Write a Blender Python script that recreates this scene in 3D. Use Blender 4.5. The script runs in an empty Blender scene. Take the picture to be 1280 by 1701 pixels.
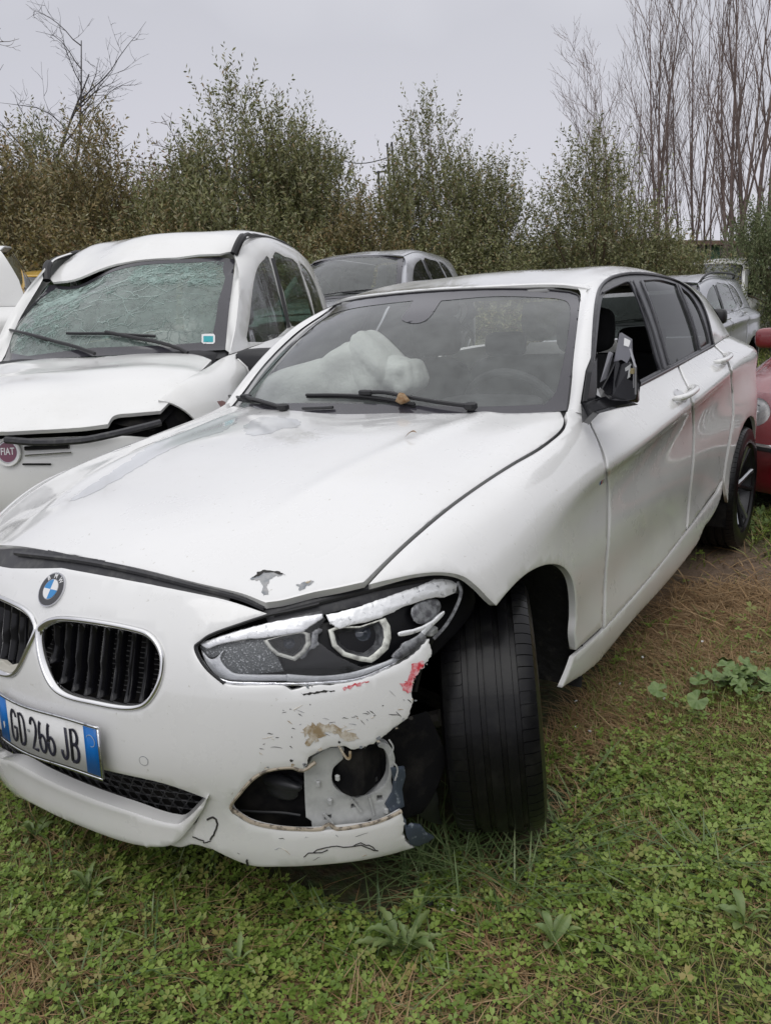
import bpy, math, random
import numpy as np
from mathutils import Vector, Matrix
from mathutils.geometry import delaunay_2d_cdt
random.seed(7); RNG = np.random.default_rng(11)
scene = bpy.context.scene
COL = scene.collection
# ------------------------------------------------------------------ camera
CP = np.array([1.62, -0.925, 1.307]); FPX = 1340.0
def _basis(y, p, r):
    f = np.array([-math.sin(y)*math.cos(p), math.cos(y)*math.cos(p), -math.sin(p)])
    rt = np.array([math.cos(y), math.sin(y), 0.0]); up = np.cross(rt, f)
    rt2 = rt*math.cos(r)+up*math.sin(r)
    return rt2, np.cross(rt2, f), f
RT, UP, FW = _basis(math.radians(34.2), math.radians(14.06), math.radians(-3.4))
cam = bpy.data.cameras.new('camera'); camo = bpy.data.objects.new('camera', cam); COL.objects.link(camo)
m = Matrix.Identity(4)
for i in range(3):
    m[i][0] = RT[i]; m[i][1] = UP[i]; m[i][2] = -FW[i]; m[i][3] = CP[i]
camo.matrix_world = m
cam.sensor_fit = 'VERTICAL'; cam.sensor_height = 36.0; cam.lens = 36.0*FPX/1701.0
cam.clip_start = 0.05; cam.clip_end = 2000
scene.camera = camo
# ------------------------------------------------------------------ world, sun, exposure (overcast)
world = bpy.data.worlds.new('World'); scene.world = world; world.use_nodes = True
nt = world.node_tree; nt.nodes.clear()
def N(nt, t, **k):
    n = nt.nodes.new(t)
    for a, b in k.items():
        if a in n.inputs.keys(): n.inputs[a].default_value = b
        else: setattr(n, a, b)
    return n
out = N(nt, 'ShaderNodeOutputWorld'); bg = N(nt, 'ShaderNodeBackground'); bg.inputs['Strength'].default_value = 1.0
sky = N(nt, 'ShaderNodeTexSky'); sky.sky_type = 'NISHITA'; sky.sun_disc = False
sky.sun_elevation = math.radians(40); sky.sun_rotation = math.radians(160)
bw = N(nt, 'ShaderNodeHueSaturation', Saturation=0.05, Value=0.02)
nt.links.new(sky.outputs[0], bw.inputs['Color'])
tc = N(nt, 'ShaderNodeTexCoord'); sep = N(nt, 'ShaderNodeSeparateXYZ'); nt.links.new(tc.outputs['Generated'], sep.inputs[0])
ns = N(nt, 'ShaderNodeTexNoise', Scale=1.6, Detail=4.0, Roughness=0.5); nt.links.new(tc.outputs['Generated'], ns.inputs['Vector'])
mr = N(nt, 'ShaderNodeMapRange'); mr.inputs['From Min'].default_value = .3; mr.inputs['From Max'].default_value = .7
mr.inputs['To Min'].default_value = -.16; mr.inputs['To Max'].default_value = .14
nt.links.new(ns.outputs['Fac'], mr.inputs['Value'])
ad = N(nt, 'ShaderNodeMath', operation='ADD'); nt.links.new(sep.outputs['Z'], ad.inputs[0]); nt.links.new(mr.outputs[0], ad.inputs[1])
cr = N(nt, 'ShaderNodeValToRGB'); nt.links.new(ad.outputs[0], cr.inputs[0])
e = cr.color_ramp.elements
e[0].position = 0.0; e[0].color = (.45, .45, .505, 1)
e[1].position = 1.0; e[1].color = (1.0, 1.0, 1.02, 1)
for pos, c in ((.12, (.435, .435, .49, 1)), (.30, (.42, .425, .475, 1)), (.45, (.53, .535, .58, 1)), (.7, (.86, .86, .90, 1))):
    q = e.new(pos); q.color = c
mx = N(nt, 'ShaderNodeMixRGB', blend_type='ADD'); mx.inputs[0].default_value = 1.0
nt.links.new(cr.outputs[0], mx.inputs[1]); nt.links.new(bw.outputs[0], mx.inputs[2])
nt.links.new(mx.outputs[0], bg.inputs['Color']); nt.links.new(bg.outputs[0], out.inputs['Surface'])
sl = bpy.data.lights.new('sun', 'SUN'); sl.energy = 0.5; sl.angle = math.radians(40); sl.color = (1, .98, .95)
so = bpy.data.objects.new('sun', sl); COL.objects.link(so)
so.rotation_euler = (math.radians(35), 0, math.radians(20))
vs = scene.view_settings; vs.view_transform = 'Standard'; vs.look = 'None'; vs.exposure = 0.20; vs.gamma = 1.0
vs.use_curve_mapping = False
# ------------------------------------------------------------------ measuring helpers
def ray(px, py): return FW+RT*(px-640)/FPX-UP*(py-850.5)/FPX
def U(px, py, x=None, y=None, z=None, d=None):
    v = ray(px, py)
    if x is not None: t = (x-CP[0])/v[0]
    elif y is not None: t = (y-CP[1])/v[1]
    elif z is not None: t = (z-CP[2])/v[2]
    else: t = d
    return CP+t*v
def project(P):
    D = np.asarray(P, float)-CP; w = D@FW
    return np.stack([640+FPX*(D@RT)/w, 850.5-FPX*(D@UP)/w], -1)
def terrain(x, y):
    x = np.asarray(x, float); y = np.asarray(y, float)
    a = -x-1.0+0.12*(y-2)
    return 0.085*np.clip(0.5*(a+np.sqrt(a*a+.3)), 0, 5.0)
def ground_at(px, dist):
    v = ray(px, 500.0); h = math.hypot(v[0], v[1]); x = CP[0]+v[0]/h*dist; y = CP[1]+v[1]/h*dist
    return x, y, float(terrain(x, y))
# ------------------------------------------------------------------ materials
def mat(name, col, rough=.5, metal=0., coat=0., spec=None, noise=None, bump=None, alpha=None, trans=None):
    """noise=(scale, second colour, lo, hi)  bump=(scale, strength, distance)"""
    M = bpy.data.materials.new(name); M.use_nodes = True; t = M.node_tree; b = t.nodes['Principled BSDF']
    b.inputs['Base Color'].default_value = (*col, 1); b.inputs['Roughness'].default_value = rough
    b.inputs['Metallic'].default_value = metal; b.inputs['Coat Weight'].default_value = coat
    b.inputs['Coat Roughness'].default_value = .08
    if spec is not None: b.inputs['Specular IOR Level'].default_value = spec
    tc = t.nodes.new('ShaderNodeTexCoord')
    if noise:
        n = N(t, 'ShaderNodeTexNoise', Scale=noise[0], Detail=6.0, Roughness=.6); t.links.new(tc.outputs['Object'], n.inputs['Vector'])
        r = N(t, 'ShaderNodeMapRange'); r.inputs['From Min'].default_value = noise[2]; r.inputs['From Max'].default_value = noise[3]
        t.links.new(n.outputs['Fac'], r.inputs['Value'])
        x = N(t, 'ShaderNodeMixRGB'); x.inputs[1].default_value = (*col, 1); x.inputs[2].default_value = (*noise[1], 1)
        t.links.new(r.outputs[0], x.inputs[0]); t.links.new(x.outputs[0], b.inputs['Base Color'])
    if bump:
        n = N(t, 'ShaderNodeTexNoise', Scale=bump[0], Detail=5.0); t.links.new(tc.outputs['Object'], n.inputs['Vector'])
        bp = N(t, 'ShaderNodeBump', Strength=bump[1], Distance=bump[2]); t.links.new(n.outputs['Fac'], bp.inputs['Height'])
        t.links.new(bp.outputs[0], b.inputs['Normal'])
    return M
def paint(name, col, dirt=(.42, .40, .34), amount=.25, drops=True, rough=.28, lowdirt=True):
    """wet car paint: clear coat, rain droplets as fine bump, patchy wetness in the gloss, road dirt"""
    M = bpy.data.materials.new(name); M.use_nodes = True; t = M.node_tree; b = t.nodes['Principled BSDF']; L = t.links.new
    tc = t.nodes.new('ShaderNodeTexCoord')
    b.inputs['Coat Weight'].default_value = 1.0; b.inputs['Coat Roughness'].default_value = .04; b.inputs['Coat IOR'].default_value = 1.6
    n = N(t, 'ShaderNodeTexNoise', Scale=3.0, Detail=8.0, Roughness=.65); L(tc.outputs['Object'], n.inputs['Vector'])
    r = N(t, 'ShaderNodeMapRange'); r.inputs['From Min'].default_value = .52; r.inputs['From Max'].default_value = .85
    r.inputs['To Max'].default_value = amount; L(n.outputs['Fac'], r.inputs['Value'])
    fac = r.outputs[0]
    # fine specks of dirt
    n2 = N(t, 'ShaderNodeTexNoise', Scale=95.0, Detail=2.0); L(tc.outputs['Object'], n2.inputs['Vector'])
    r2 = N(t, 'ShaderNodeMapRange'); r2.inputs['From Min'].default_value = .70; r2.inputs['From Max'].default_value = .78
    r2.inputs['To Max'].default_value = .55; L(n2.outputs['Fac'], r2.inputs['Value'])
    mxx = N(t, 'ShaderNodeMath', operation='MAXIMUM'); L(fac, mxx.inputs[0]); L(r2.outputs[0], mxx.inputs[1]); fac = mxx.outputs[0]
    if lowdirt:   # mud spray on the lower body
        sp = t.nodes.new('ShaderNodeSeparateXYZ'); L(tc.outputs['Object'], sp.inputs[0])
        z = N(t, 'ShaderNodeMapRange'); z.inputs['From Min'].default_value = .62; z.inputs['From Max'].default_value = .18
        z.inputs['To Max'].default_value = .30; L(sp.outputs['Z'], z.inputs['Value'])
        n3 = N(t, 'ShaderNodeTexNoise', Scale=9.0, Detail=8.0, Roughness=.7); L(tc.outputs['Object'], n3.inputs['Vector'])
        mu = N(t, 'ShaderNodeMath', operation='MULTIPLY'); L(z.outputs[0], mu.inputs[0]); L(n3.outputs['Fac'], mu.inputs[1])
        m2 = N(t, 'ShaderNodeMath', operation='MAXIMUM'); L(fac, m2.inputs[0]); L(mu.outputs[0], m2.inputs[1]); fac = m2.outputs[0]
    x = N(t, 'ShaderNodeMixRGB'); x.inputs[1].default_value = (*col, 1); x.inputs[2].default_value = (*dirt, 1)
    L(fac, x.inputs[0]); L(x.outputs[0], b.inputs['Base Color'])
    rr = N(t, 'ShaderNodeMapRange'); rr.inputs['To Min'].default_value = rough-.08; rr.inputs['To Max'].default_value = rough+.25
    rr.inputs['From Min'].default_value = .35; rr.inputs['From Max'].default_value = .65
    L(n.outputs['Fac'], rr.inputs['Value']); L(rr.outputs[0], b.inputs['Roughness'])
    if drops:
        v = N(t, 'ShaderNodeTexVoronoi', Scale=170.0); v.feature = 'F1'; L(tc.outputs['Object'], v.inputs['Vector'])
        d = N(t, 'ShaderNodeMapRange'); d.inputs['From Min'].default_value = .38; d.inputs['From Max'].default_value = .0
        L(v.outputs['Distance'], d.inputs['Value'])
        n4 = N(t, 'ShaderNodeTexNoise', Scale=5.0, Detail=3.0); L(tc.outputs['Object'], n4.inputs['Vector'])
        k = N(t, 'ShaderNodeMapRange'); k.inputs['From Min'].default_value = .48; k.inputs['From Max'].default_value = .60; L(n4.outputs['Fac'], k.inputs['Value'])
        mm = N(t, 'ShaderNodeMath', operation='MULTIPLY'); L(d.outputs[0], mm.inputs[0]); L(k.outputs[0], mm.inputs[1])
        bp = N(t, 'ShaderNodeBump', Strength=.16, Distance=.0004); L(mm.outputs[0], bp.inputs['Height'])
        L(bp.outputs[0], b.inputs['Coat Normal'])
        rc = N(t, 'ShaderNodeMapRange'); rc.inputs['From Min'].default_value = .42; rc.inputs['From Max'].default_value = .56
        rc.inputs['To Min'].default_value = .02; rc.inputs['To Max'].default_value = .13
        L(n.outputs['Fac'], rc.inputs['Value']); L(rc.outputs[0], b.inputs['Coat Roughness'])
    return M
def glass(name, tint=(.55, .62, .6), film=.10, filmcol=(.45, .5, .5), rough=.02, opac=0.0, ior=1.5, noise=True, refl=1.7):
    """thin car glass: tinted see-through + reflection + a thin diffuse film (wet dust, painted sky reflection)"""
    M = bpy.data.materials.new(name); M.use_nodes = True; t = M.node_tree; t.nodes.clear(); L = t.links.new
    o = t.nodes.new('ShaderNodeOutputMaterial')
    tr = N(t, 'ShaderNodeBsdfTransparent', Color=(*tint, 1)); gl = N(t, 'ShaderNodeBsdfGlossy', Roughness=rough)
    df = N(t, 'ShaderNodeBsdfDiffuse', Color=(*filmcol, 1)); fr = N(t, 'ShaderNodeFresnel', IOR=ior)
    f2 = N(t, 'ShaderNodeMath', operation='MULTIPLY'); f2.inputs[1].default_value = refl; f2.use_clamp = True
    L(fr.outputs[0], f2.inputs[0])
    m1 = t.nodes.new('ShaderNodeMixShader'); m2 = t.nodes.new('ShaderNodeMixShader')
    m1.inputs[0].default_value = film
    if noise:
        tc = t.nodes.new('ShaderNodeTexCoord'); n = N(t, 'ShaderNodeTexNoise', Scale=14.0, Detail=8.0, Roughness=.7)
        L(tc.outputs['Object'], n.inputs['Vector'])
        r = N(t, 'ShaderNodeMapRange'); r.inputs['From Min'].default_value = .3; r.inputs['From Max'].default_value = .7
        r.inputs['To Min'].default_value = film*.7; r.inputs['To Max'].default_value = film*1.35; L(n.outputs['Fac'], r.inputs['Value'])
        L(r.outputs[0], m1.inputs[0])
    L(tr.outputs[0], m1.inputs[1]); L(df.outputs[0], m1.inputs[2])
    L(f2.outputs[0], m2.inputs[0]); L(m1.outputs[0], m2.inputs[1]); L(gl.outputs[0], m2.inputs[2]); L(m2.outputs[0], o.inputs['Surface'])
    return M
def island_mat(name, cols, rough=.5, spec=.4, trans=0.0):
    """many leaves in one mesh: each loose piece takes its own colour from the ramp"""
    M = bpy.data.materials.new(name); M.use_nodes = True; t = M.node_tree; b = t.nodes['Principled BSDF']; L = t.links.new
    g = t.nodes.new('ShaderNodeNewGeometry'); c = t.nodes.new('ShaderNodeValToRGB'); L(g.outputs['Random Per Island'], c.inputs[0])
    el = c.color_ramp.elements
    for i, (p, k) in enumerate(cols):
        q = el[i] if i < 2 else el.new(p)
        q.position = p; q.color = (*k, 1)
    L(c.outputs[0], b.inputs['Base Color']); b.inputs['Roughness'].default_value = rough; b.inputs['Specular IOR Level'].default_value = spec
    if trans:
        o = t.nodes['Material Output']; tl = t.nodes.new('ShaderNodeBsdfTranslucent'); L(c.outputs[0], tl.inputs[0])
        ms = t.nodes.new('ShaderNodeMixShader'); ms.inputs[0].default_value = trans
        L(b.outputs[0], ms.inputs[1]); L(tl.outputs[0], ms.inputs[2]); L(ms.outputs[0], o.inputs['Surface'])
    return M
WHITE = paint('white_paint', (.80, .80, .79), amount=.14)
WHITE2 = paint('white_paint_dull', (.80, .80, .78), amount=.2, rough=.35)
BLACK = mat('black_plastic', (.018, .018, .02), .45, bump=(60, .15, .002))
GLOSSBLACK = mat('gloss_black', (.006, .006, .008), .16, spec=.35)
RUBBERSEAL = mat('rubber_seal', (.03, .03, .034), .42, noise=(30, (.09, .09, .085), .5, .75))
CAVITY = mat('underbody_black', (.008, .008, .009), .9, spec=.1, noise=(12, (.03, .028, .025), .45, .7))
CHROME = mat('chrome', (.78, .78, .78), .09, 1.0)
CHROME2 = mat('scuffed_chrome', (.75, .76, .78), .16, 1.0, noise=(60, (.25, .25, .26), .55, .68), bump=(40, .35, .004))
TYRE = mat('wet_tyre_rubber', (.006, .006, .007), .30, spec=.24, noise=(16, (.018, .018, .017), .5, .75), bump=(150, .2, .0008))
PRIMER = mat('grey_primer', (.20, .22, .24), .6, noise=(40, (.38, .38, .38), .4, .6))
REDMARK = mat('red_paint_scuff', (.62, .03, .05), .5, noise=(70, (.78, .45, .47), .42, .6))
CRACK = mat('crack_dark', (.03, .028, .025), .8)
MUDST = mat('mud_smear', (.30, .22, .12), .8, noise=(50, (.62, .58, .50), .4, .6))
INTER = mat('interior_trim', (.03, .03, .033), .7, bump=(200, .2, .001))
FABRIC = mat('seat_fabric', (.022, .022, .025), .9)
AIRBAG = mat('airbag_cloth', (.92, .93, .90), .8, bump=(6, .85, .03))
WS_GLASS = glass('windscreen_glass', (.90, .93, .91), film=.15, filmcol=(.54, .58, .57), refl=1.5, rough=.03)  # film colour: wet grime plus sky reflection painted as diffuse haze
SIDE_GLASS = glass('side_glass_tinted', (.16, .18, .17), film=.14, filmcol=(.07, .085, .075), rough=.03, ior=1.4, refl=.85)
SILVERED = mat('silvered_trim', (.86, .87, .88), .28, .45, noise=(70, (.40, .41, .42), .58, .66), bump=(90, .35, .003))
LENS = glass('lens_clear', (.97, .97, .98), film=.02, refl=.9, filmcol=(.6, .62, .64), rough=.05)
FRIT = mat('glass_edge_band', (.035, .034, .042), .14, coat=.6, noise=(500, (.075, .072, .085), .4, .7))
# ------------------------------------------------------------------ object helpers
def link(o, parent=None):
    COL.objects.link(o)
    if parent is not None: o.parent = parent
    return o
def thing(name, label, cat, loc=(0, 0, 0), rz=0., group=None, mw=None):
    o = bpy.data.objects.new(name, None); o.empty_display_size = .2; COL.objects.link(o)
    o.location = loc; o.rotation_euler = (0, 0, rz)
    if mw is not None: o.matrix_world = mw
    return tag(o, label, cat, group)
def tag(o, label=None, cat=None, group=None, kind=None):
    if label: o['label'] = label
    if cat: o['category'] = cat
    if group: o['group'] = group
    if kind: o['kind'] = kind
    return o
def mesh_obj(name, V, Fc, material, parent=None, smooth=True, mats=None, fm=None):
    me = bpy.data.meshes.new(name)
    me.from_pydata([tuple(map(float, v)) for v in V], [], [tuple(f) for f in Fc]); me.update()
    for q in (mats or [material]): me.materials.append(q)
    if fm is not None: me.polygons.foreach_set('material_index', fm)
    if smooth: me.polygons.foreach_set('use_smooth', [True]*len(me.polygons))
    return link(bpy.data.objects.new(name, me), parent)
def fast_mesh(name, V, Fc, material, parent=None, smooth=False):
    """V Nx3, Fc Mx3 or Mx4 numpy arrays"""
    V = np.asarray(V, np.float32); Fc = np.asarray(Fc, np.int32); k = Fc.shape[1]
    me = bpy.data.meshes.new(name); me.vertices.add(len(V)); me.vertices.foreach_set('co', V.ravel())
    me.loops.add(Fc.size); me.loops.foreach_set('vertex_index', Fc.ravel())
    me.polygons.add(len(Fc)); me.polygons.foreach_set('loop_start', np.arange(0, Fc.size, k, dtype=np.int32))
    me.polygons.foreach_set('loop_total', np.full(len(Fc), k, np.int32))
    if smooth: me.polygons.foreach_set('use_smooth', np.ones(len(Fc), bool))
    me.update(calc_edges=True); me.materials.append(material)
    return link(bpy.data.objects.new(name, me), parent)
class MB:
    def __init__(s): s.v = []; s.f = []
    def add(s, V, Fc):
        k = len(s.v); s.v += [tuple(map(float, q)) for q in V]; s.f += [tuple(i+k for i in f) for f in Fc]; return s
    def box(s, c, d, R=None, bev=0.0):
        d = np.array(d)/2.; c = np.array(c, float); V = []; Fc = []
        if bev <= 0:
            for sx in (-1, 1):
                for sy in (-1, 1):
                    for sz in (-1, 1): V.append(np.array([sx, sy, sz])*d)
            Fc = [(0, 1, 3, 2), (4, 6, 7, 5), (0, 4, 5, 1), (2, 3, 7, 6), (0, 2, 6, 4), (1, 5, 7, 3)]
        else:     # chamfered box as three nested slabs hull
            b = min(bev, *(d*.9)); pts = []
            for z, i in ((-d[2], b), (-d[2]+b, 0), (d[2]-b, 0), (d[2], b)):
                x, y = d[0]-i, d[1]-i
                pts.append([(x-b, -y, z), (x, -y+b, z), (x, y-b, z), (x-b, y, z), (-x+b, y, z), (-x, y-b, z), (-x, -y+b, z), (-x+b, -y, z)])
            V = [np.array(p) for r in pts for p in r]
            for r in range(3):
                for j in range(8): Fc.append((r*8+j, r*8+(j+1) % 8, r*8+8+(j+1) % 8, r*8+8+j))
            Fc.append(tuple(range(7, -1, -1))); Fc.append(tuple(range(24, 32)))
        if R is not None: V = [np.array(R) @ v for v in V]
        return s.add([v+c for v in V], Fc)
    def tube(s, pts, r, n=8, cap=True, flat=1.0):
        P = [np.array(p, float) for p in pts]; rs = r if hasattr(r, '__len__') else [r]*len(P)
        V = []; Fc = []; pu = None
        for i, p in enumerate(P):
            t = P[min(i+1, len(P)-1)]-P[max(i-1, 0)]; t = t/(np.linalg.norm(t)+1e-12)
            a = pu if pu is not None else (np.array([0, 0, 1.]) if abs(t[2]) < .9 else np.array([1., 0, 0]))
            a = a-t*(a@t); a /= np.linalg.norm(a)+1e-12; b = np.cross(t, a); pu = a
            for k in range(n):
                w = 2*math.pi*k/n; V.append(p+(a*math.cos(w)*flat+b*math.sin(w))*rs[i])
        for i in range(len(P)-1):
            for k in range(n): Fc.append((i*n+k, i*n+(k+1) % n, i*n+n+(k+1) % n, i*n+n+k))
        if cap: Fc.append(tuple(range(n-1, -1, -1))); Fc.append(tuple(range((len(P)-1)*n, len(P)*n)))
        return s.add(V, Fc)
    def lathe(s, prof, n, M=None, close=False):
        """prof (axial, radius) about local X; M 4x4"""
        V = []; Fc = []
        for k in range(n):
            w = 2*math.pi*k/n
            for a, r in prof: V.append((a, r*math.cos(w), r*math.sin(w)))
        m_ = len(prof)
        for k in range(n):
            for i in range(m_-1 if not close else m_):
                j = (i+1) % m_; k2 = (k+1) % n
                Fc.append((k*m_+i, k*m_+j, k2*m_+j, k2*m_+i))
        if M is not None: V = [(np.array(M) @ np.array([*v, 1]))[:3] for v in V]
        return s.add(V, Fc)
    def prism(s, poly, h, M=None):
        """poly in XY, extruded 0..h along Z"""
        n = len(poly); V = [(x, y, 0) for x, y in poly]+[(x, y, h) for x, y in poly]
        Fc = [tuple(range(n-1, -1, -1)), tuple(range(n, 2*n))]+[(i, (i+1) % n, n+(i+1) % n, n+i) for i in range(n)]
        if M is not None: V = [(np.array(M) @ np.array([*v, 1]))[:3] for v in V]
        return s.add(V, Fc)
    def obj(s, name, material, parent=None, smooth=True, sub=0, bevel=0., xf=None):
        o = mesh_obj(name, s.v, s.f, material, parent, smooth)
        if smooth: autosmooth(o.data)
        if bevel:
            b = o.modifiers.new('b', 'BEVEL'); b.width = bevel; b.segments = 2; b.limit_method = 'ANGLE'
        if sub:
            k = o.modifiers.new('s', 'SUBSURF'); k.levels = sub; k.render_levels = sub
        return o
def autosmooth(me, ang=38):
    """mark edges sharper than ang as sharp"""
    import bmesh
    bm = bmesh.new(); bm.from_mesh(me); lim = math.radians(ang)
    for ed in bm.edges:
        if len(ed.link_faces) == 2: ed.smooth = ed.calc_face_angle(0) < lim
    bm.to_mesh(me); bm.free()
def tubes(name, curves, r, material, parent=None, n=8, flat=1.0):
    b = MB()
    for c in curves: b.tube(c, r, n, flat=flat)
    return b.obj(name, material, parent)
def frame(o, x, z=None, y=None):
    """4x4 with given origin; x axis, and approximate z or y"""
    x = np.array(x, float); x /= np.linalg.norm(x)
    if z is not None:
        z = np.array(z, float); z -= x*(z@x); z /= np.linalg.norm(z); y = np.cross(z, x)
    else:
        y = np.array(y, float); y -= x*(y@x); y /= np.linalg.norm(y); z = np.cross(x, y)
    M = np.eye(4); M[:3, 0] = x; M[:3, 1] = y; M[:3, 2] = z; M[:3, 3] = o
    return M
def text_obj(name, s, size, M, material, parent, sx=1.0, ext=.0006, bold=0.0, align='CENTER'):
    cu = bpy.data.curves.new('t', 'FONT'); cu.body = s; cu.size = size; cu.extrude = ext; cu.offset = bold
    cu.align_x = align; cu.align_y = 'CENTER'; cu.resolution_u = 3
    ob = bpy.data.objects.new('t', cu); COL.objects.link(ob)
    dg = bpy.context.evaluated_depsgraph_get(); dg.update()
    me = bpy.data.meshes.new_from_object(ob.evaluated_get(dg)); bpy.data.objects.remove(ob)
    me.transform(Matrix.Diagonal((sx, 1, 1, 1))); me.transform(Matrix(M.tolist())); me.materials.clear(); me.materials.append(material)
    return link(bpy.data.objects.new(name, me), parent)
def mirrored(o, name=None, parent=None):
    me = o.data.copy(); me.transform(Matrix.Diagonal((-1, 1, 1, 1))); me.flip_normals()
    c = o.copy(); c.data = me; c.name = name or o.name.split('.')[0]
    COL.objects.link(c); c.parent = parent if parent is not None else o.parent
    return c
# ------------------------------------------------------------------ spline surfaces and cut panels
class Nat:
    def __init__(s, k):
        k = np.array(k, float); n = len(k); h = np.diff(k); A = np.eye(n); B = np.zeros((n, n))
        for i in range(1, n-1):
            A[i, i-1] = h[i-1]/6; A[i, i] = (h[i-1]+h[i])/3; A[i, i+1] = h[i]/6
            B[i, i-1] = 1/h[i-1]; B[i, i] = -1/h[i-1]-1/h[i]; B[i, i+1] = 1/h[i]
        s.M = np.linalg.solve(A, B); s.k = k; s.n = n
    def W(s, u):
        u = np.asarray(u, float); uc = np.clip(u, s.k[0], s.k[-1])
        i = np.clip(np.searchsorted(s.k, uc)-1, 0, s.n-2); h = s.k[i+1]-s.k[i]; a = (s.k[i+1]-uc)/h; b = 1-a
        W = np.zeros((len(u), s.n)); r = np.arange(len(u)); W[r, i] += a; W[r, i+1] += b
        W += ((a**3-a)*h*h/6)[:, None]*s.M[i]+((b**3-b)*h*h/6)[:, None]*s.M[i+1]
        ex = u-uc
        if np.any(ex != 0):
            D = np.zeros_like(W); D[r, i] -= 1/h; D[r, i+1] += 1/h
            D += (-(3*a*a-1)*h/6)[:, None]*s.M[i]+((3*b*b-1)*h/6)[:, None]*s.M[i+1]
            W += D*ex[:, None]
        return W
_hc = {}
class Surf:
    def __init__(s, uk, vk, pts, T=None, warp=None, off=0., flip=False):
        s.U = Nat(uk); s.V = Nat(vk); s.P = np.array(pts, float); s.T = np.eye(4) if T is None else np.array(T)
        s.warp = warp; s.off = off; s.flip = flip; s.ub = (uk[0], uk[-1]); s.vb = (vk[0], vk[-1]); s.field = None
    def raw(s, u, v):
        a = (s.U.W(u) @ s.P.reshape(s.P.shape[0], -1)).reshape(len(u), s.P.shape[1], 3); p = (a*s.V.W(v)[:, :, None]).sum(1)
        return s.warp(p) if s.warp else p
    def nor(s, u, v):
        h = 2e-3; a = s.raw(u+h, v)-s.raw(u-h, v); b = s.raw(u, v+h)-s.raw(u, v-h)
        n = np.cross(a, b); n /= np.linalg.norm(n, axis=1)[:, None]+1e-12
        return -n if s.flip else n
    def ev(s, u, v, d=0.):
        u = np.atleast_1d(np.asarray(u, float)); v = np.atleast_1d(np.asarray(v, float)); p = s.raw(u, v)
        if s.field is not None: d = d+s.field(u, v)
        dd = s.off+d
        if np.any(np.asarray(dd) != 0): p = p+s.nor(u, v)*(np.broadcast_to(dd, u.shape)[:, None])
        return p
    def offset(s, d):
        import copy
        c = copy.copy(s); c.off = s.off+d; return c
    def placed(s, T, warp=None):
        import copy
        c = copy.copy(s); c.T = np.array(T); c.warp = warp; return c
    def px(s, u, v):
        p = s.ev(u, v); return project(p @ s.T[:3, :3].T+s.T[:3, 3])
    def hit(s, pts, ub=None, vb=None):
        ub = ub or s.ub; vb = vb or s.vb; n = 70
        key = (id(s.P), id(s.warp), s.T.tobytes(), s.off, ub, vb, s.field is None)
        if key not in _hc:
            uu, vv = np.meshgrid(np.linspace(*ub, n), np.linspace(*vb, n)); uu = uu.ravel(); vv = vv.ravel()
            G = s.px(uu, vv); Wp = s.ev(uu, vv) @ s.T[:3, :3].T+s.T[:3, 3]; dep = (Wp-CP)@FW
            nn = s.nor(uu, vv) @ s.T[:3, :3].T; face = ((CP-Wp)*nn).sum(1) > 0
            _hc[key] = (uu, vv, G, np.where(face & (dep > .1), 0, 400), s.P)
        uu, vv, G, pen, _ = _hc[key]
        pts = np.array(pts, float); u = []; v = []
        for p in pts:
            q = np.hypot(*(G-p).T)+pen; k = q.argmin(); u.append(uu[k]); v.append(vv[k])
        u = np.array(u); v = np.array(v); h = 1e-3; eu = (ub[1]-ub[0])/n*3; evv = (vb[1]-vb[0])/n*3
        for _ in range(9):
            f = s.px(u, v)-pts; a = (s.px(u+h, v)-s.px(u-h, v))/(2*h); b = (s.px(u, v+h)-s.px(u, v-h))/(2*h)
            det = a[:, 0]*b[:, 1]-a[:, 1]*b[:, 0]; det = np.where(abs(det) < 1e-3, 1e-3, det)
            du = (f[:, 0]*b[:, 1]-f[:, 1]*b[:, 0])/det; dv = (a[:, 0]*f[:, 1]-a[:, 1]*f[:, 0])/det
            u = u-np.clip(du, -eu, eu); v = v-np.clip(dv, -evv, evv)
        return np.stack([u, v], 1)
def smooth(pts, n=5, closed=True):
    """Catmull-Rom through points; a third entry 'c' keeps a corner sharp"""
    P = [np.array(p[:2], float) for p in pts]; c = [len(p) > 2 for p in pts]; N_ = len(P); R = []
    for i in range(N_ if closed else N_-1):
        p0, p1, p2, p3 = P[(i-1) % N_], P[i], P[(i+1) % N_], P[(i+2) % N_]
        if not closed and i == 0: p0 = p1
        if not closed and i == N_-2: p3 = p2
        if c[i]: p0 = p1-(p2-p1)*.3
        if c[(i+1) % N_]: p3 = p2+(p2-p1)*.3
        L = np.linalg.norm(p2-p1); t1 = (p2-p0); t2 = (p3-p1)
        t1 = t1/(np.linalg.norm(t1)+1e-9)*L; t2 = t2/(np.linalg.norm(t2)+1e-9)*L
        for k in range(n):
            t = k/n; R.append((2*t**3-3*t*t+1)*p1+(t**3-2*t*t+t)*t1+(-2*t**3+3*t*t)*p2+(t**3-t*t)*t2)
    if not closed: R.append(P[-1])
    return np.array(R)
def inside(poly, q):
    x, y = q[:, 0], q[:, 1]; r = np.zeros(len(q), bool); n = len(poly); j = n-1
    for i in range(n):
        xi, yi = poly[i]; xj, yj = poly[j]
        c = ((yi > y) != (yj > y)); r ^= c & (x < (xj-xi)*(y-yi)/((yj-yi) if yj != yi else 1e-12)+xi); j = i
    return r
def resample(poly, step):
    R = []; n = len(poly)
    for i in range(n):
        a, b = poly[i], poly[(i+1) % n]; L = np.linalg.norm(b-a); k = max(1, int(math.ceil(L/step)))
        for t in range(k): R.append(a+(b-a)*t/k)
    R = np.array(R); keep = [0]
    for i in range(1, len(R)):
        if np.linalg.norm(R[i]-R[keep[-1]]) > 8e-4: keep.append(i)
    return R[keep]
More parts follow.
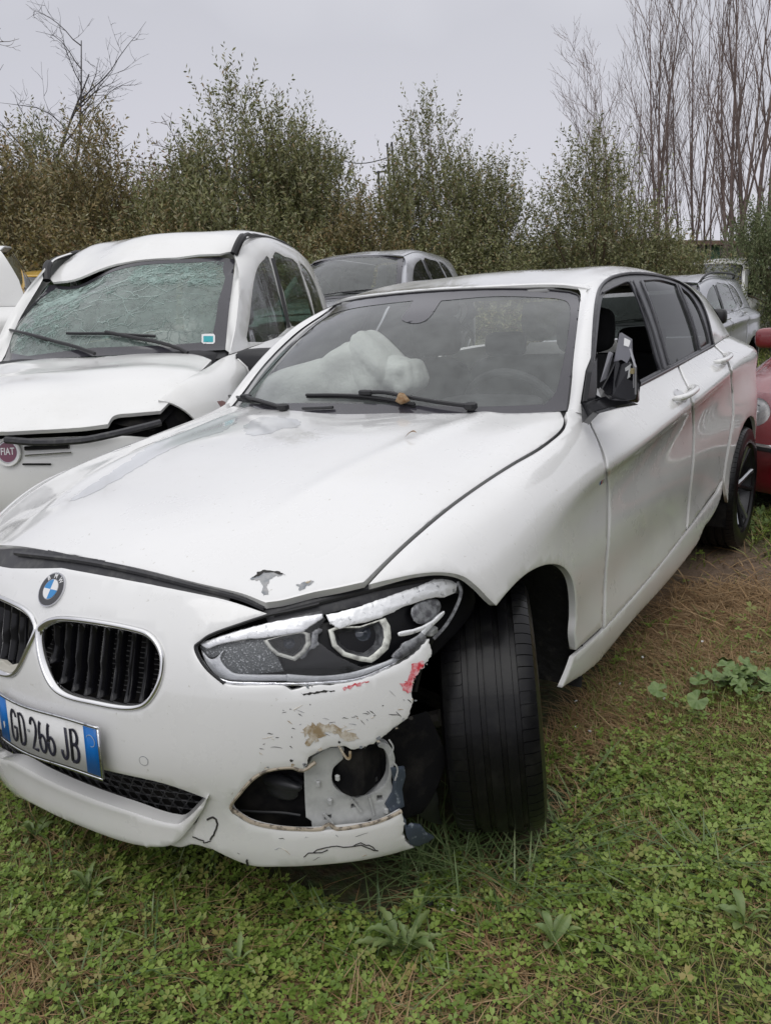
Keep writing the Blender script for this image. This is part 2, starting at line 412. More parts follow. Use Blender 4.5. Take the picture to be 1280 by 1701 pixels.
def inset(poly, d):
    n = len(poly); A = 0.5*np.sum(poly[:, 0]*np.roll(poly[:, 1], -1)-np.roll(poly[:, 0], -1)*poly[:, 1]); sg = 1 if A > 0 else -1
    t = np.roll(poly, -1, 0)-np.roll(poly, 1, 0); t /= np.linalg.norm(t, axis=1)[:, None]+1e-9
    return poly+sg*d*np.stack([-t[:, 1], t[:, 0]], 1)
def panel(name, S, outline, material, parent, holes=(), step=.03, rim=.012, roll=.0015, rw=.004, d=0.0, jag=0.0):
    """cut a panel out of a surface: outline/holes are (u,v) polygons; edges rolled in and given a return flange"""
    def prep(o):
        o = resample(np.array(o, float), step*.8)
        if jag: o = o+RNG.normal(0, jag, o.shape)
        return o
    outline = prep(outline); hs = [prep(h) for h in holes]
    loops = [outline]+hs; verts = []; edges = []
    for L in loops:
        k = len(verts); verts += [tuple(p) for p in L]; edges += [(k+i, k+(i+1) % len(L)) for i in range(len(L))]
    nb = len(verts)
    lo = outline.min(0); hi = outline.max(0)
    gx = np.arange(lo[0]+step*.5, hi[0], step); gy = np.arange(lo[1]+step*.5, hi[1], step)
    G = np.array([(x+(step*.5 if j % 2 else 0), y) for j, y in enumerate(gy) for x in gx]).reshape(-1, 2)
    cand = [G]
    if roll:
        cand.append(inset(outline, rw))
        for h in hs: cand.append(inset(h, -rw))
    allb = np.array(verts)
    for ci, c in enumerate(cand):
        if not len(c): continue
        ok = inside(outline, c)
        for h in hs: ok &= ~inside(h, c)
        c = c[ok]; lim = step*.45 if ci == 0 else rw*.6
        if len(c):
            dm = np.min(((c[:, None, :]-allb[None])**2).sum(2), axis=1) if len(c)*len(allb) < 6e6 else np.array([np.min(((q-allb)**2).sum(1)) for q in c])
            c = c[dm > lim*lim]
            verts += [tuple(p) for p in c]
    r = delaunay_2d_cdt([Vector(p) for p in verts], edges, [], 0, 1e-6)
    vo = np.array([tuple(p) for p in r[0]]); fo = np.array(r[2]); orig = r[3]
    cen = vo[fo].mean(1); ok = inside(outline, cen)
    for h in hs: ok &= ~inside(h, cen)
    fo = fo[ok]
    isb = np.zeros(len(vo), bool)
    ed = {}
    for f in fo:
        for a, b in ((f[0], f[1]), (f[1], f[2]), (f[2], f[0])): ed.setdefault((min(a, b), max(a, b)), []).append((a, b))
    be = [v[0] for v in ed.values() if len(v) == 1]
    for a, b in be: isb[a] = isb[b] = True
    dd = np.where(isb, -roll, 0.0)+d
    P = S.ev(vo[:, 0], vo[:, 1], dd); Nn = S.nor(vo[:, 0], vo[:, 1])
    F = [tuple(f) for f in fo]
    # orientation: make face normals agree with surface normal
    f0 = fo[len(fo)//2]; g = np.cross(P[f0[1]]-P[f0[0]], P[f0[2]]-P[f0[0]])
    if g@Nn[f0[0]] < 0: F = [(a, c, b) for a, b, c in F]; be = [(b, a) for a, b in be]
    V = list(P)
    if rim:
        mp = {}
        for a, b in be:
            for q in (a, b):
                if q not in mp:
                    mp[q] = len(V); V.append(P[q]); V.append(P[q]-Nn[q]*rim)
            F.append((mp[b], mp[a], mp[a]+1, mp[b]+1))
    used = np.zeros(len(V), bool)
    for f in F: used[list(f)] = True
    idx = np.cumsum(used)-1; V = [V[i] for i in range(len(V)) if used[i]]; F = [tuple(int(idx[i]) for i in f) for f in F]
    return mesh_obj(name, V, F, material, parent)
def pxpanel(name, S, pts, material, parent, holes=(), sm=True, ub=None, vb=None, **k):
    o = S.hit(smooth(pts) if sm else np.array([p[:2] for p in pts]), ub, vb)
    hh = [S.hit(smooth(h) if sm else np.array([p[:2] for p in h]), ub, vb) for h in holes]
    return panel(name, S, o, material, parent, hh, **k)
def pxcurve(S, pts, n=5, closed=False, d=0., ub=None, vb=None, sm=True):
    q = smooth(pts, n, closed) if sm else np.array([p[:2] for p in pts], float)
    uv = S.hit(q, ub, vb); return S.ev(uv[:, 0], uv[:, 1], d)
def ruled(name, A, B, material, parent, n=24, m=6, bulge=0., nrm=None, rim=0.0):
    """strip between two 3D curves with an outward bulge"""
    def rs(C):
        C = np.array(C); s = np.r_[0, np.cumsum(np.linalg.norm(np.diff(C, axis=0), axis=1))]; s /= s[-1]; t = np.linspace(0, 1, n)
        return np.stack([np.interp(t, s, C[:, k]) for k in range(3)], 1)
    A = rs(A); B = rs(B); V = []; F = []
    for i in range(n):
        t_ = (A[min(i+1, n-1)]-A[max(i-1, 0)]); q = np.cross(B[i]-A[i], t_); q /= np.linalg.norm(q)+1e-9
        if nrm is not None and q@np.array(nrm) < 0: q = -q
        for j in range(m+1):
            t = j/m; V.append(A[i]*(1-t)+B[i]*t+q*bulge*math.sin(math.pi*t))
    for i in range(n-1):
        for j in range(m): F.append((i*(m+1)+j, i*(m+1)+j+1, (i+1)*(m+1)+j+1, (i+1)*(m+1)+j))
    return mesh_obj(name, V, F, material, parent)
# ================================================================== car body surfaces (metres, front bumper at y=0, left side +x)
def car_surfaces(T=None, warp=None):
    S = {}
    # hood: u = x, v = y
    hx = [0, .25, .45, .60, .72, .80]
    hz = {.10: [.760, .745, .700, .660, .615, .57], .22: [.822, .808, .752, .700, .655, .60], .45: [.882, .876, .852, .820, .778, .715],
          .80: [.940, .940, .928, .906, .872, .815], 1.15: [.975, .978, .968, .951, .917, .86], 1.5: [1.0, 1.0, .995, .985, .966, .915]}
    X = [-x for x in hx[:0:-1]]+hx
    P = [[(x, y, (z[:0:-1]+z)[i]) for y, z in hz.items()] for i, x in enumerate(X)]
    S['hood'] = Surf(X, list(hz), P, T, warp)
    # body side: u = station, v = girth from belt / hood edge down to the sill
    vk = [0, .055, .115, .17, .215, .36, .54, .70, .84]
    st = {.20: [(.55, .70), (.59, .69), (.62, .665), (.645, .63), (.655, .60), (.665, .52), (.665, .42), (.65, .28), (.62, .15)],
          .35: [(.63, .765), (.69, .745), (.735, .71), (.765, .665), (.775, .63), (.79, .53), (.79, .42), (.775, .28), (.74, .15)],
          .55: [(.70, .835), (.755, .815), (.80, .775), (.835, .72), (.85, .675), (.868, .56), (.865, .42), (.85, .28), (.82, .15)],
          .77: [(.715, .870), (.775, .85), (.822, .808), (.855, .75), (.866, .705), (.887, .58), (.887, .43), (.875, .29), (.85, .15)],
          1.0: [(.73, .903), (.785, .88), (.828, .835), (.857, .782), (.861, .738), (.874, .60), (.872, .44), (.865, .29), (.835, .15)],
          1.25: [(.742, .935), (.79, .912), (.828, .868), (.858, .812), (.852, .768), (.858, .61), (.855, .44), (.86, .29), (.83, .15)],
          1.5: [(.766, .96), (.796, .935), (.834, .888), (.866, .828), (.854, .782), (.855, .62), (.850, .44), (.86, .29), (.83, .15)],
          2.0: [(.776, 1.0), (.805, .965), (.846, .920), (.877, .868), (.860, .82), (.856, .64), (.848, .44), (.862, .29), (.835, .15)],
          2.5: [(.773, 1.028), (.805, .992), (.85, .952), (.881, .905), (.863, .855), (.858, .66), (.850, .45), (.862, .29), (.835, .15)],
          3.0: [(.758, 1.045), (.795, 1.012), (.842, .985), (.878, .945), (.866, .89), (.868, .70), (.866, .47), (.868, .29), (.84, .15)],
          3.46: [(.735, 1.06), (.778, 1.03), (.828, 1.005), (.868, .965), (.866, .91), (.884, .72), (.886, .48), (.88, .29), (.85, .15)],
          3.9: [(.69, 1.06), (.74, 1.035), (.79, 1.01), (.835, .97), (.836, .915), (.848, .72), (.845, .48), (.83, .30), (.80, .18)],
          4.2: [(.60, 1.05), (.65, 1.03), (.69, 1.005), (.73, .97), (.74, .915), (.755, .72), (.75, .48), (.735, .30), (.70, .2)]}
    S['side'] = Surf(list(st), vk, [[(x, y, z) for x, z in r] for y, r in st.items()], T, warp, flip=True)
    # greenhouse and roof: u = station, v across (0 = left belt, 1 = centre line, 2 = right belt)
    gk = [0, .14, .28, .37, .43, .66, 1.0]
    gs = {1.25: [(.742, .94), (.70, 1.05), (.655, 1.15), (.62, 1.21), (.58, 1.25), (.35, 1.28), (0, 1.29)],
          1.5: [(.766, .962), (.722, 1.09), (.675, 1.21), (.64, 1.275), (.595, 1.315), (.35, 1.342), (0, 1.352)],
          1.8: [(.772, .985), (.725, 1.105), (.675, 1.225), (.632, 1.290), (.58, 1.322), (.35, 1.362), (0, 1.374)],
          2.1: [(.777, 1.004), (.726, 1.130), (.670, 1.260), (.625, 1.325), (.570, 1.358), (.35, 1.398), (0, 1.412)],
          2.5: [(.773, 1.030), (.722, 1.155), (.660, 1.290), (.615, 1.360), (.558, 1.398), (.35, 1.432), (0, 1.442)],
          3.0: [(.758, 1.047), (.710, 1.165), (.648, 1.290), (.602, 1.352), (.548, 1.390), (.35, 1.424), (0, 1.434)],
          3.46: [(.735, 1.062), (.688, 1.168), (.626, 1.275), (.582, 1.330), (.530, 1.362), (.34, 1.395), (0, 1.406)],
          3.9: [(.690, 1.062), (.640, 1.145), (.585, 1.235), (.545, 1.285), (.50, 1.318), (.33, 1.352), (0, 1.365)]}
    P = [[(x, y, z) for x, z in r]+[(-x, y, z) for x, z in r[-2::-1]] for y, r in gs.items()]
    S['top'] = Surf(list(gs), gk+[2-g for g in gk[-2::-1]], P, T, warp)
    # windscreen: u = x, v = base to top
    wx = [0, .25, .45, .62, .72]
    def wrow(v):
        r = []
        for x in wx:
            q = x/.70; b = np.array([x, 1.225+.235*q**2.2, .985-.012*q*q]); t = np.array([x*.825, 1.795+.185*q**2.2, 1.368-.045*q**2])
            p = b+(t-b)*v; p = p+np.array([0, -.018, .030])*math.sin(math.pi*min(max(v, 0), 1)); r.append(p)
        return r
    vv = [-.12, 0, .25, .5, .75, 1.0, 1.08]; rows = [wrow(v) for v in vv]
    Xs = [-x for x in wx[:0:-1]]+wx
    P = []
    for x in Xs:
        i = wx.index(abs(x)); sg = 1 if x >= 0 else -1
        P.append([(rows[j][i][0]*sg, rows[j][i][1], rows[j][i][2]) for j in range(len(vv))])
    S['ws'] = Surf(Xs, vv, P, T, warp)
    # nose: u along the plan curve, v = z
    uk = [0, .20, .39, .55, .70, .84, .97, 1.11]
    zr = {.13: ([0, .2, .37, .53, .65, .74, .80, .835], [.06, .068, .105, .165, .245, .35, .46, .60]),
          .18: ([0, .2, .37, .53, .66, .755, .82, .855], [.035, .045, .085, .15, .235, .345, .46, .60]),
          .26: ([0, .2, .37, .53, .66, .76, .83, .865], [.03, .04, .08, .145, .235, .35, .47, .61]),
          .37: ([0, .2, .375, .53, .66, .765, .835, .868], [.0, .013, .058, .13, .23, .35, .48, .62]),
          .50: ([0, .2, .375, .53, .66, .765, .835, .868], [.002, .015, .062, .137, .235, .352, .48, .62]),
          .60: ([0, .2, .375, .525, .65, .75, .82, .858], [.02, .034, .085, .162, .26, .37, .49, .62]),
          .70: ([0, .2, .37, .515, .635, .73, .795, .835], [.065, .08, .138, .215, .31, .41, .51, .62]),
          .78: ([0, .2, .365, .505, .61, .70, .765, .80], [.125, .145, .20, .275, .36, .45, .54, .63])}
    U_ = [-u for u in uk[:0:-1]]+uk; P = []
    for i, u in enumerate(U_):
        k = uk.index(abs(u)); sg = 1 if u >= 0 else -1
        P.append([(sg*a[k], b[k], z) for z, (a, b) in zr.items()])
    S['nose'] = Surf(U_, list(zr), P, T, warp)
    return S
def make_wheel(car, cen, R_, width, steer=0., camber=0., side=1, rimmat=None, detail=2, spokes=5, name='wheel', dark=None):
    """rim is the wheel part; tyre, spokes and hub are its children. local +X = outboard"""
    d = math.radians(steer); c = math.radians(camber)
    Mw = Matrix.Translation(cen) @ Matrix.Rotation(math.radians(0 if side > 0 else 180)+d, 4, 'Z') @ Matrix.Rotation(c, 4, 'Y')
    w = width/2; rr = R_*.70
    n = 40 if detail > 1 else 28
    rim = MB().lathe([(-w*.85, rr*.98), (-w*.85, rr*.90), (w*.1, rr*.84), (w*.55, rr*.88), (w*.86, rr*.95), (w*.90, rr*1.01), (w*.80, rr*1.03)], n).obj(name, dark or rimmat, car)
    rim.matrix_local = Mw
    if detail > 1:
        nseg = 288; g = .010
        prof = [(-w*.80, rr, 0), (-w*.98, rr*1.05, 0), (-w*1.02, rr+.35*(R_-rr), 0), (-w*1.0, rr+.62*(R_-rr), 0), (-w*.93, rr+.86*(R_-rr), 0), (-w*.86, R_-.008, 1), (-w*.76, R_-.003, 2), (-w*.56, R_-.0012, 2)]
        for x0 in (-.52, -.20, .16, .48):
            q = w*x0; prof += [(q, R_-.0008, 0), (q+.0012, R_-g, 0), (q+.0125, R_-g, 0), (q+.0137, R_-.0008, 0)]
            if x0 < .48: prof += [(q+w*.17, R_, 0)]
        prof += [(w*.62, R_-.0012, 3), (w*.76, R_-.003, 3), (w*.86, R_-.008, 3), (w*.93, rr+.86*(R_-rr), 4), (w*1.0, rr+.62*(R_-rr), 0), (w*1.02, rr+.35*(R_-rr), 0), (w*.98, rr*1.05, 0), (w*.80, rr, 0)]
        V = []; F = []; m_ = len(prof)
        offs = (0, .0008, .0068, .0076, .047); nseg = 72*5
        for k in range(nseg):
            a = 2*math.pi*(k//5)/72+offs[k % 5]; cut = k % 5 in (1, 2)
            for x, r, fl in prof:
                if fl in (2, 3, 1) and cut: r = r-(.006 if fl == 3 else .0012)
                if fl == 4 and cut: r = r-.002
                sk = -.010*(x/w) if fl in (2, 3, 1, 4) else 0
                V.append((x, r*math.cos(a+sk*2), r*math.sin(a+sk*2)))
        for k in range(nseg):
            for i in range(m_-1):
                k2 = (k+1) % nseg; F.append((k*m_+i, k*m_+i+1, k2*m_+i+1, k2*m_+i))
        ty = mesh_obj('tyre', V, F, TYRE, rim, True); autosmooth(ty.data, 30)
    else:
        MB().lathe([(-w*.8, rr), (-w, rr*1.06), (-w*.98, R_*.93), (-w*.7, R_*.995), (w*.7, R_*.995), (w*.98, R_*.93), (w, rr*1.06), (w*.8, rr)], n).obj('tyre', TYRE, rim)
    dm = dark or rimmat
    hub = MB().lathe([(w*.1, 0.0), (w*.62, 0.0), (w*.62, rr*.07), (w*.55, rr*.20), (w*.1, rr*.25)], 20).obj('hub', rimmat, rim)
    MB().lathe([(-w*.3, 0), (-w*.25, rr*.62), (-w*.35, rr*.62)], 24).obj('brake_disc', mat_cache('brake', (.12, .11, .10), .5, .6), rim)
    for k in range(spokes):
        for j, da in enumerate((-.17, .17)):
            a = 2*math.pi*k/spokes; b = MB(); a1 = a+da*.55; a2 = a+da*1.35
            P = [np.array([w*x, r*math.cos(t), r*math.sin(t)]) for x, r, t in ((.50, rr*.16, a1), (.62, rr*.45, (a1+a2)/2), (.78, rr*.80, a2), (.84, rr*.97, a2))]
            b.tube(P, [rr*.075, rr*.05, rr*.05, rr*.07], 6); b.obj('spoke', rimmat if j else dm, rim, sub=0)
    return rim
_mc = {}
def mat_cache(n, *a, **k):
    if n not in _mc: _mc[n] = mat(n, *a, **k)
    return _mc[n]
# ================================================================== the crashed hatchback in front
S = car_surfaces()
HOOD, SIDE, TOP, WS, NOSE = S['hood'], S['side'], S['top'], S['ws'], S['nose']
def dents(u, v):     # shallow buckles beside the mirror and on the front door
    k = np.clip((u-.95)/.35, 0, 1)*np.clip((3.5-u)/.5, 0, 1)
    return -.010*np.exp(-(((u-1.52)/.10)**2+((v-.05)/.03)**2))+.0065*k*np.exp(-np.abs(v-.168)/.022)-.004*k*np.exp(-((v-.20)/.02)**2)
SIDE.field = dents
car = thing('hatchback_car', 'white crashed hatchback in the foreground with torn front bumper, broken headlight and loose left mirror', 'car')
def B(name, o): return o
# --- hood
hood_left = [(104, 917, 'c'), (140, 925), (230, 943), (330, 968), (400, 985), (441, 1001, 'c'), (470, 997), (520, 984), (560, 976), (604, 966, 'c'),
             (640, 930), (680, 893), (740, 843), (800, 800), (850, 768), (890, 745), (915, 727), (931, 712), (936, 698), (930, 683, 'c')]
hu = HOOD.hit(smooth(hood_left, closed=False))
hu[0, 0] = 0.0
back = HOOD.hit(smooth([(930, 683), (860, 686), (783, 686), (700, 686), (600, 684), (560, 684)], closed=False)); back = back[back[:, 0] > .01]
left = np.vstack([hu, back[1:], [[0.0, back[-1, 1]-.005]]])
right = left[::-1].copy(); right[:, 0] *= -1; right = right[1:-1]
def hfield(u, v):    # two soft power-dome creases, slight buckle at the front left corner
    c = .006*np.exp(-((np.abs(u)-(.33+.12*v))/.035)**2)*np.clip((v-.25)*3, 0, 1)
    b = .004*np.sin(9*u+3)*np.sin(7*v)*np.exp(-((u-.45)/.2)**2-((v-.35)/.15)**2)
    c2 = -.005*np.exp(-(((u+.42)/.10)**2+((v-1.02)/.16)**2))
    return c+b+c2
HOOD.field = hfield
panel('hood', HOOD, np.vstack([left, right]), WHITE, car, step=.022, rim=.02)
dark_hood = HOOD.offset(-.035)
panel('hood_underside', dark_hood, [(-.70, .42), (-.60, .33), (-.45, .25), (-.25, .195), (0, .17), (.25, .195), (.45, .25), (.60, .34), (.70, .42), (.775, .58), (.775, 1.40), (.74, 1.50), (-.74, 1.50), (-.775, 1.4), (-.775, .45)], RUBBERSEAL, car, step=.06, rim=0)
# --- front bumper
top_edge = [(101, 943, 'c'), (205, 962), (307, 982), (380, 998), (443, 1019, 'c'), (397, 1036), (348, 1055), (325, 1070), (326, 1085), (338, 1105), (352, 1122), (377, 1137), (421, 1139), (469, 1139), (484, 1147, 'c'), (518, 1139, 'c'),
            (590, 1132), (639, 1113), (678, 1094), (700, 1074), (712, 1060, 'c'), (717, 1080, 'c'), (716, 1092, 'c'), (704, 1108, 'c'), (690, 1122), (684, 1148, 'c'), (684, 1171), (677, 1195, 'c'), (653, 1210, 'c'), (639, 1222),
            (615, 1239), (588, 1246, 'c'), (571, 1240, 'c'), (545, 1243, 'c'), (518, 1256), (506, 1279, 'c'), (484, 1275, 'c'), (445, 1280), (421, 1291), (404, 1309), (390, 1328), (382, 1342, 'c'), (389, 1354), (416, 1370), (455, 1379), (494, 1382),
            (532, 1381), (571, 1377), (615, 1372), (639, 1365), (667, 1350, 'c'), (672, 1370, 'c'), (669, 1385, 'c'), (675, 1400, 'c'), (688, 1410, 'c'), (639, 1423), (591, 1432), (518, 1439), (460, 1441), (421, 1440), (390, 1430), (348, 1409), (318, 1390, 'c'), (329, 1360), (344, 1328, 'c'),
            (273, 1303), (170, 1279), (100, 1256), (62, 1244, 'c')]
tb = NOSE.hit(smooth(top_edge, closed=False))
tp_ = NOSE.px(tb[:, 0], tb[:, 1]); tj_ = (tp_[:, 0] > 502) & (((tp_[:, 1] > 1060) & (tp_[:, 1] < 1284)) | (tp_[:, 0] > 664)); tb[tj_] += RNG.normal(0, .0013, (tj_.sum(), 2))
tb[0, 0] = 0.0; c_int = tb[-1].copy()
# mirrored, undamaged right half closes the outline (headlight recess, lower intake, fog opening left solid with its own hole)
rt = np.array([(0, tb[-1, 1]), (-.20, c_int[1]), (-.36, c_int[1]-.005), (-.44, .285), (-.47, .20), (-.45, .135), (-.62, .135), (-.84, .15), (-1.0, .20), (-1.08, .30), (-1.08, .62), (-.90, .585), (-.62, .555), (-.45, .58), (-.415, .635), (-.46, .668), (-.52, .70), (-.35, .735), (-.20, .75)])
bump_outline = np.vstack([tb, rt])
kid = [(61, 1050), (67, 1037), (85, 1026), (109, 1023), (170, 1030), (222, 1040), (250, 1050), (268, 1072), (274, 1098), (269, 1132), (253, 1163), (235, 1177), (205, 1180), (153, 1171), (113, 1161), (89, 1146), (73, 1119), (63, 1083)]
kuv = NOSE.hit(smooth(kid)); kuv_r = kuv[::-1]*np.array([-1, 1])
fog_r = np.array([(-.52, .22), (-.72, .20), (-.82, .24), (-.80, .36), (-.66, .36), (-.56, .30)])
bump = panel('front_bumper', NOSE, bump_outline, WHITE, car, [kuv, kuv_r, fog_r], step=.02, rim=.016, roll=.002, rw=.005)
inner_nose = NOSE.offset(-.07)
panel('bumper_core', inner_nose, [(-1.05, .13), (0, .13), (.66, .13), (.66, .40), (.60, .76), (-.75, .76), (-1.05, .70)], CAVITY, car, step=.06, rim=0)
# black weather strip between hood and bumper
seal = NOSE.offset(-.018)
su_ = tb[:26]; su_ = su_[(su_[:, 0] < .50)]; us_ = np.linspace(0, .47, 24); zs_ = np.interp(us_, su_[:, 0], su_[:, 1])
half_t = np.stack([us_, zs_+.030], 1); half_b = np.stack([us_, zs_-.03], 1); mir_ = lambda q: q[::-1]*np.array([-1, 1])
panel('hood_seal', seal, np.vstack([mir_(half_b)[:-1], half_b, half_t[::-1], mir_(half_t)[::-1][1:]][0:3]+[half_t[::-1][-1:]*0+np.array([[0, zs_[0]+.030]])]+[np.stack([-us_, zs_+.030], 1)[1:]]), RUBBERSEAL, car, step=.03, rim=0, roll=0)
pxpanel('hood_seal', seal, [(430, 1000, 'c'), (520, 978), (606, 960, 'c'), (700, 948), (770, 950, 'c'), (770, 985, 'c'), (700, 985), (610, 1003), (540, 1020), (450, 1045, 'c')], RUBBERSEAL, car, step=.025, rim=.01)
st = pxcurve(seal, [(30, 921), (140, 934), (230, 952), (330, 977), (400, 995), (440, 1012)], 6, d=.006)
tubes('seal_bead', [st], .006, RUBBERSEAL, car, n=6)
st = pxcurve(seal, [(455, 1022), (520, 1005), (600, 985), (680, 968), (750, 958)], 6, d=.004)
tubes('seal_bead', [st], .005, BLACK, car, n=6)
# --- kidneys
def kidney(uv, flip=False):
    c = uv.mean(0); ring = []; n = len(uv)
    fr = []
    sec = [(0, -.004), (.001, .004), (.005, .007), (.010, .004), (.012, -.012)]
    V = []; F = []
    t = np.roll(uv, -1, 0)-np.roll(uv, 1, 0); t /= np.linalg.norm(t, axis=1)[:, None]; A = np.sum(uv[:, 0]*np.roll(uv[:, 1], -1)-np.roll(uv[:, 0], -1)*uv[:, 1])
    nn = np.stack([-t[:, 1], t[:, 0]], 1)*(1 if A > 0 else -1)
    for din, h in sec:
        q = uv+nn*din; V += list(NOSE.ev(q[:, 0], q[:, 1], h))
    for j in range(len(sec)-1):
        for i in range(n): F.append((j*n+i, j*n+(i+1) % n, (j+1)*n+(i+1) % n, (j+1)*n+i))
    g = mesh_obj('kidney_grille', V, F, CHROME, car)
    lo = uv.min(0); hi = uv.max(0); xs = np.linspace(lo[0]+.035, hi[0]-.022, 9)
    for x in xs:
        # vertical span of the opening at x
        ys = []
        for i in range(n):
            a, b = uv[i], uv[(i+1) % n]
            if (a[0]-x)*(b[0]-x) < 0: ys.append(a[1]+(b[1]-a[1])*(x-a[0])/(b[0]-a[0]))
        if len(ys) < 2: continue
        y0, y1 = min(ys)+.010, max(ys)-.010; zz = np.linspace(y0, y1, 9); V = []; F = []
        for k, z in enumerate(zz):
            s_ = (z-y0)/(y1-y0); dep = -.016-.012*math.sin(math.pi*s_)**.7+(.004 if s_ > .5 else 0); w = .0048
            for dx, dz in ((-w, -.028), (-w*.7, 0), (w*.7, 0), (w, -.028)):
                V.append(NOSE.ev([x+dx], [z], dep+dz)[0])
        for k in range(8):
            for j in range(3): F.append((k*4+j, k*4+j+1, k*4+5+j, k*4+4+j))
        F.append((0, 1, 2, 3)); F.append((35, 34, 33, 32))
        mesh_obj('grille_slat', V, F, GLOSSBLACK if True else BLACK, g)
    # radiator fins behind
    q = MB()
    for zf in np.linspace(lo[1]+.02, hi[1]-.02, 12):
        p = [NOSE.ev([a], [zf], -.062)[0] for a in np.linspace(lo[0]+.02, hi[0]-.02, 6)]
        q.tube(p, .0012, 4)
    q.obj('radiator_fins', mat_cache('radiator', (.10, .10, .10), .5, .3), g)
    return g
kidney(kuv); kidney(kuv_r)
# broken corner of the right kidney surround: pale inner frame showing
pxpanel('broken_grille_surround', NOSE.offset(-.008), [(-40, 1085, 'c'), (5, 1098, 'c'), (14, 1106, 'c'), (30, 1102, 'c'), (37, 1116, 'c'), (50, 1116), (50, 1128), (40, 1133), (0, 1124), (-40, 1112, 'c')], mat_cache('raw_plastic', (.50, .48, .42), .6), car, sm=False, step=.01, rim=.01)
# --- roundel
def local_frame(Sf, uv, d=0.):
    p = Sf.ev([uv[0]], [uv[1]], d)[0]; n = Sf.nor(np.array([uv[0]]), np.array([uv[1]]))[0]
    a = Sf.ev([uv[0]+.01], [uv[1]], d)[0]-p
    return frame(p, a, z=n)
def roundel(parent, M, r, ring, letters, quarters=True):
    def disc(rad, z0, z1, a0=0, a1=2*math.pi, n=40, dome=0.):
        b = MB(); ps = [(rad*math.cos(a0+(a1-a0)*k/n), rad*math.sin(a0+(a1-a0)*k/n)) for k in range(n+(0 if abs(a1-a0-2*math.pi) < 1e-6 else 1))]
        if abs(a1-a0-2*math.pi) > 1e-6: ps = [(0, 0)]+ps
        b.prism(ps, z1-z0, M @ np.array(Matrix.Translation((0, 0, z0)))); return b
    badge = disc(r, -.004, .0025).obj('roundel_badge', mat_cache('badge_ring_silver', (.6, .6, .62), .2, .9), parent)
    disc(r*.93, .0022, .0034).obj('badge_ring', ring, badge)
    return badge, disc
bm_uv = NOSE.hit([(88, 980)])[0]
Mb = local_frame(NOSE, bm_uv, .002)
DARKRING = mat_cache('badge_black', (.012, .012, .014), .15, coat=1)
badge, disc = roundel(car, Mb, .041, DARKRING, None)
disc(.0245, .0030, .0040).obj('badge_inner_ring', mat_cache('badge_ring_silver2', (.6, .6, .62), .2, .9), badge)
BLUE = mat_cache('badge_blue', (.0, .22, .55), .15, coat=1); BWH = mat_cache('badge_white', (.8, .8, .8), .15, coat=1)
for k in range(4):
    disc(.0228, .0036, .0048, k*math.pi/2, (k+1)*math.pi/2, 12).obj('badge_quarter', BLUE if k % 2 else BWH, badge)
for ch, a in (('B', 132), ('M', 90), ('W', 48)):
    t = math.radians(a); Mt = Mb @ np.array(Matrix.Translation((.0315*math.cos(t), .0315*math.sin(t), .0037)) @ Matrix.Rotation(t-math.pi/2, 4, 'Z'))
    text_obj('badge_letter', ch, .015, Mt, BWH, badge, .95, .0004, .0003)
# --- licence plate
PW = mat_cache('plate_white', (.72, .72, .71), .35, noise=(25, (.55, .54, .50), .5, .8)); PB = mat_cache('plate_blue', (.0, .14, .48), .35)
p1 = U(166, 1270, x=.187); p2 = U(150, 1192, x=.182)
cz = (p1[2]+p2[2])/2
def plate_pt(x, z):    # slightly bent plate in the x-z plane
    s_ = x/.18; x = x+.055
    y = -.022+.012*s_*s_+.06*(z-cz)
    zz = z+.004*math.sin(3*s_)
    return (x, y, zz)
def plate_patch(name, x0, x1, z0, z1, off, material, parent, n=24):
    V = []; F = []
    for i in range(n+1):
        x = x0+(x1-x0)*i/n
        for z in (z0, z1):
            p = plate_pt(x, z); V.append((p[0], p[1]-off, p[2]))
        for z in (z0, z1):
            p = plate_pt(x, z); V.append((p[0], p[1]-off+.0015, p[2]))
    for i in range(n):
        a = i*4; b = a+4; F += [(a, b, b+1, a+1), (a+2, a+3, b+3, b+2), (a, a+2, b+2, b), (a+1, b+1, b+3, a+3)]
    F += [(0, 1, 3, 2), (n*4, n*4+2, n*4+3, n*4+1)]
    return mesh_obj(name, V, F, material, parent)
hz_ = .056
plate = plate_patch('licence_plate', -.185, .186, cz-hz_-.004, cz+hz_+.004, 0., mat_cache('plate_frame', (.35, .35, .37), .3, .7), car)
for (z0, z1) in ((cz-hz_-.005, cz-hz_), (cz+hz_, cz+hz_+.005)):
    plate_patch('plate_rim', -.186, .187, z0, z1, .005, CHROME2, plate)
plate_patch('plate_rim', .183, .188, cz-hz_, cz+hz_, .005, CHROME2, plate, 1)
plate_patch('plate_face', -.181, .181, cz-hz_+.0015, cz+hz_-.0015, .002, PW, plate)
plate_patch('plate_band', .143, .1805, cz-hz_+.003, cz+hz_-.003, .0032, PB, plate, 3)
plate_patch('plate_band', -.1805, -.143, cz-hz_+.003, cz+hz_-.003, .0032, PB, plate, 3)
TX = mat_cache('plate_black', (.015, .015, .03), .4)
def arcp(cx, cy, rx_, ry_, a0, a1, n=10): return [(cx+rx_*math.cos(math.radians(a0+(a1-a0)*k/n)), cy+ry_*math.sin(math.radians(a0+(a1-a0)*k/n))) for k in range(n+1)]
six = arcp(.5, .27, .42, .27, 150, 510, 16)+[]; sixt = arcp(.62, .27, .54, .73, 172, 108, 7)
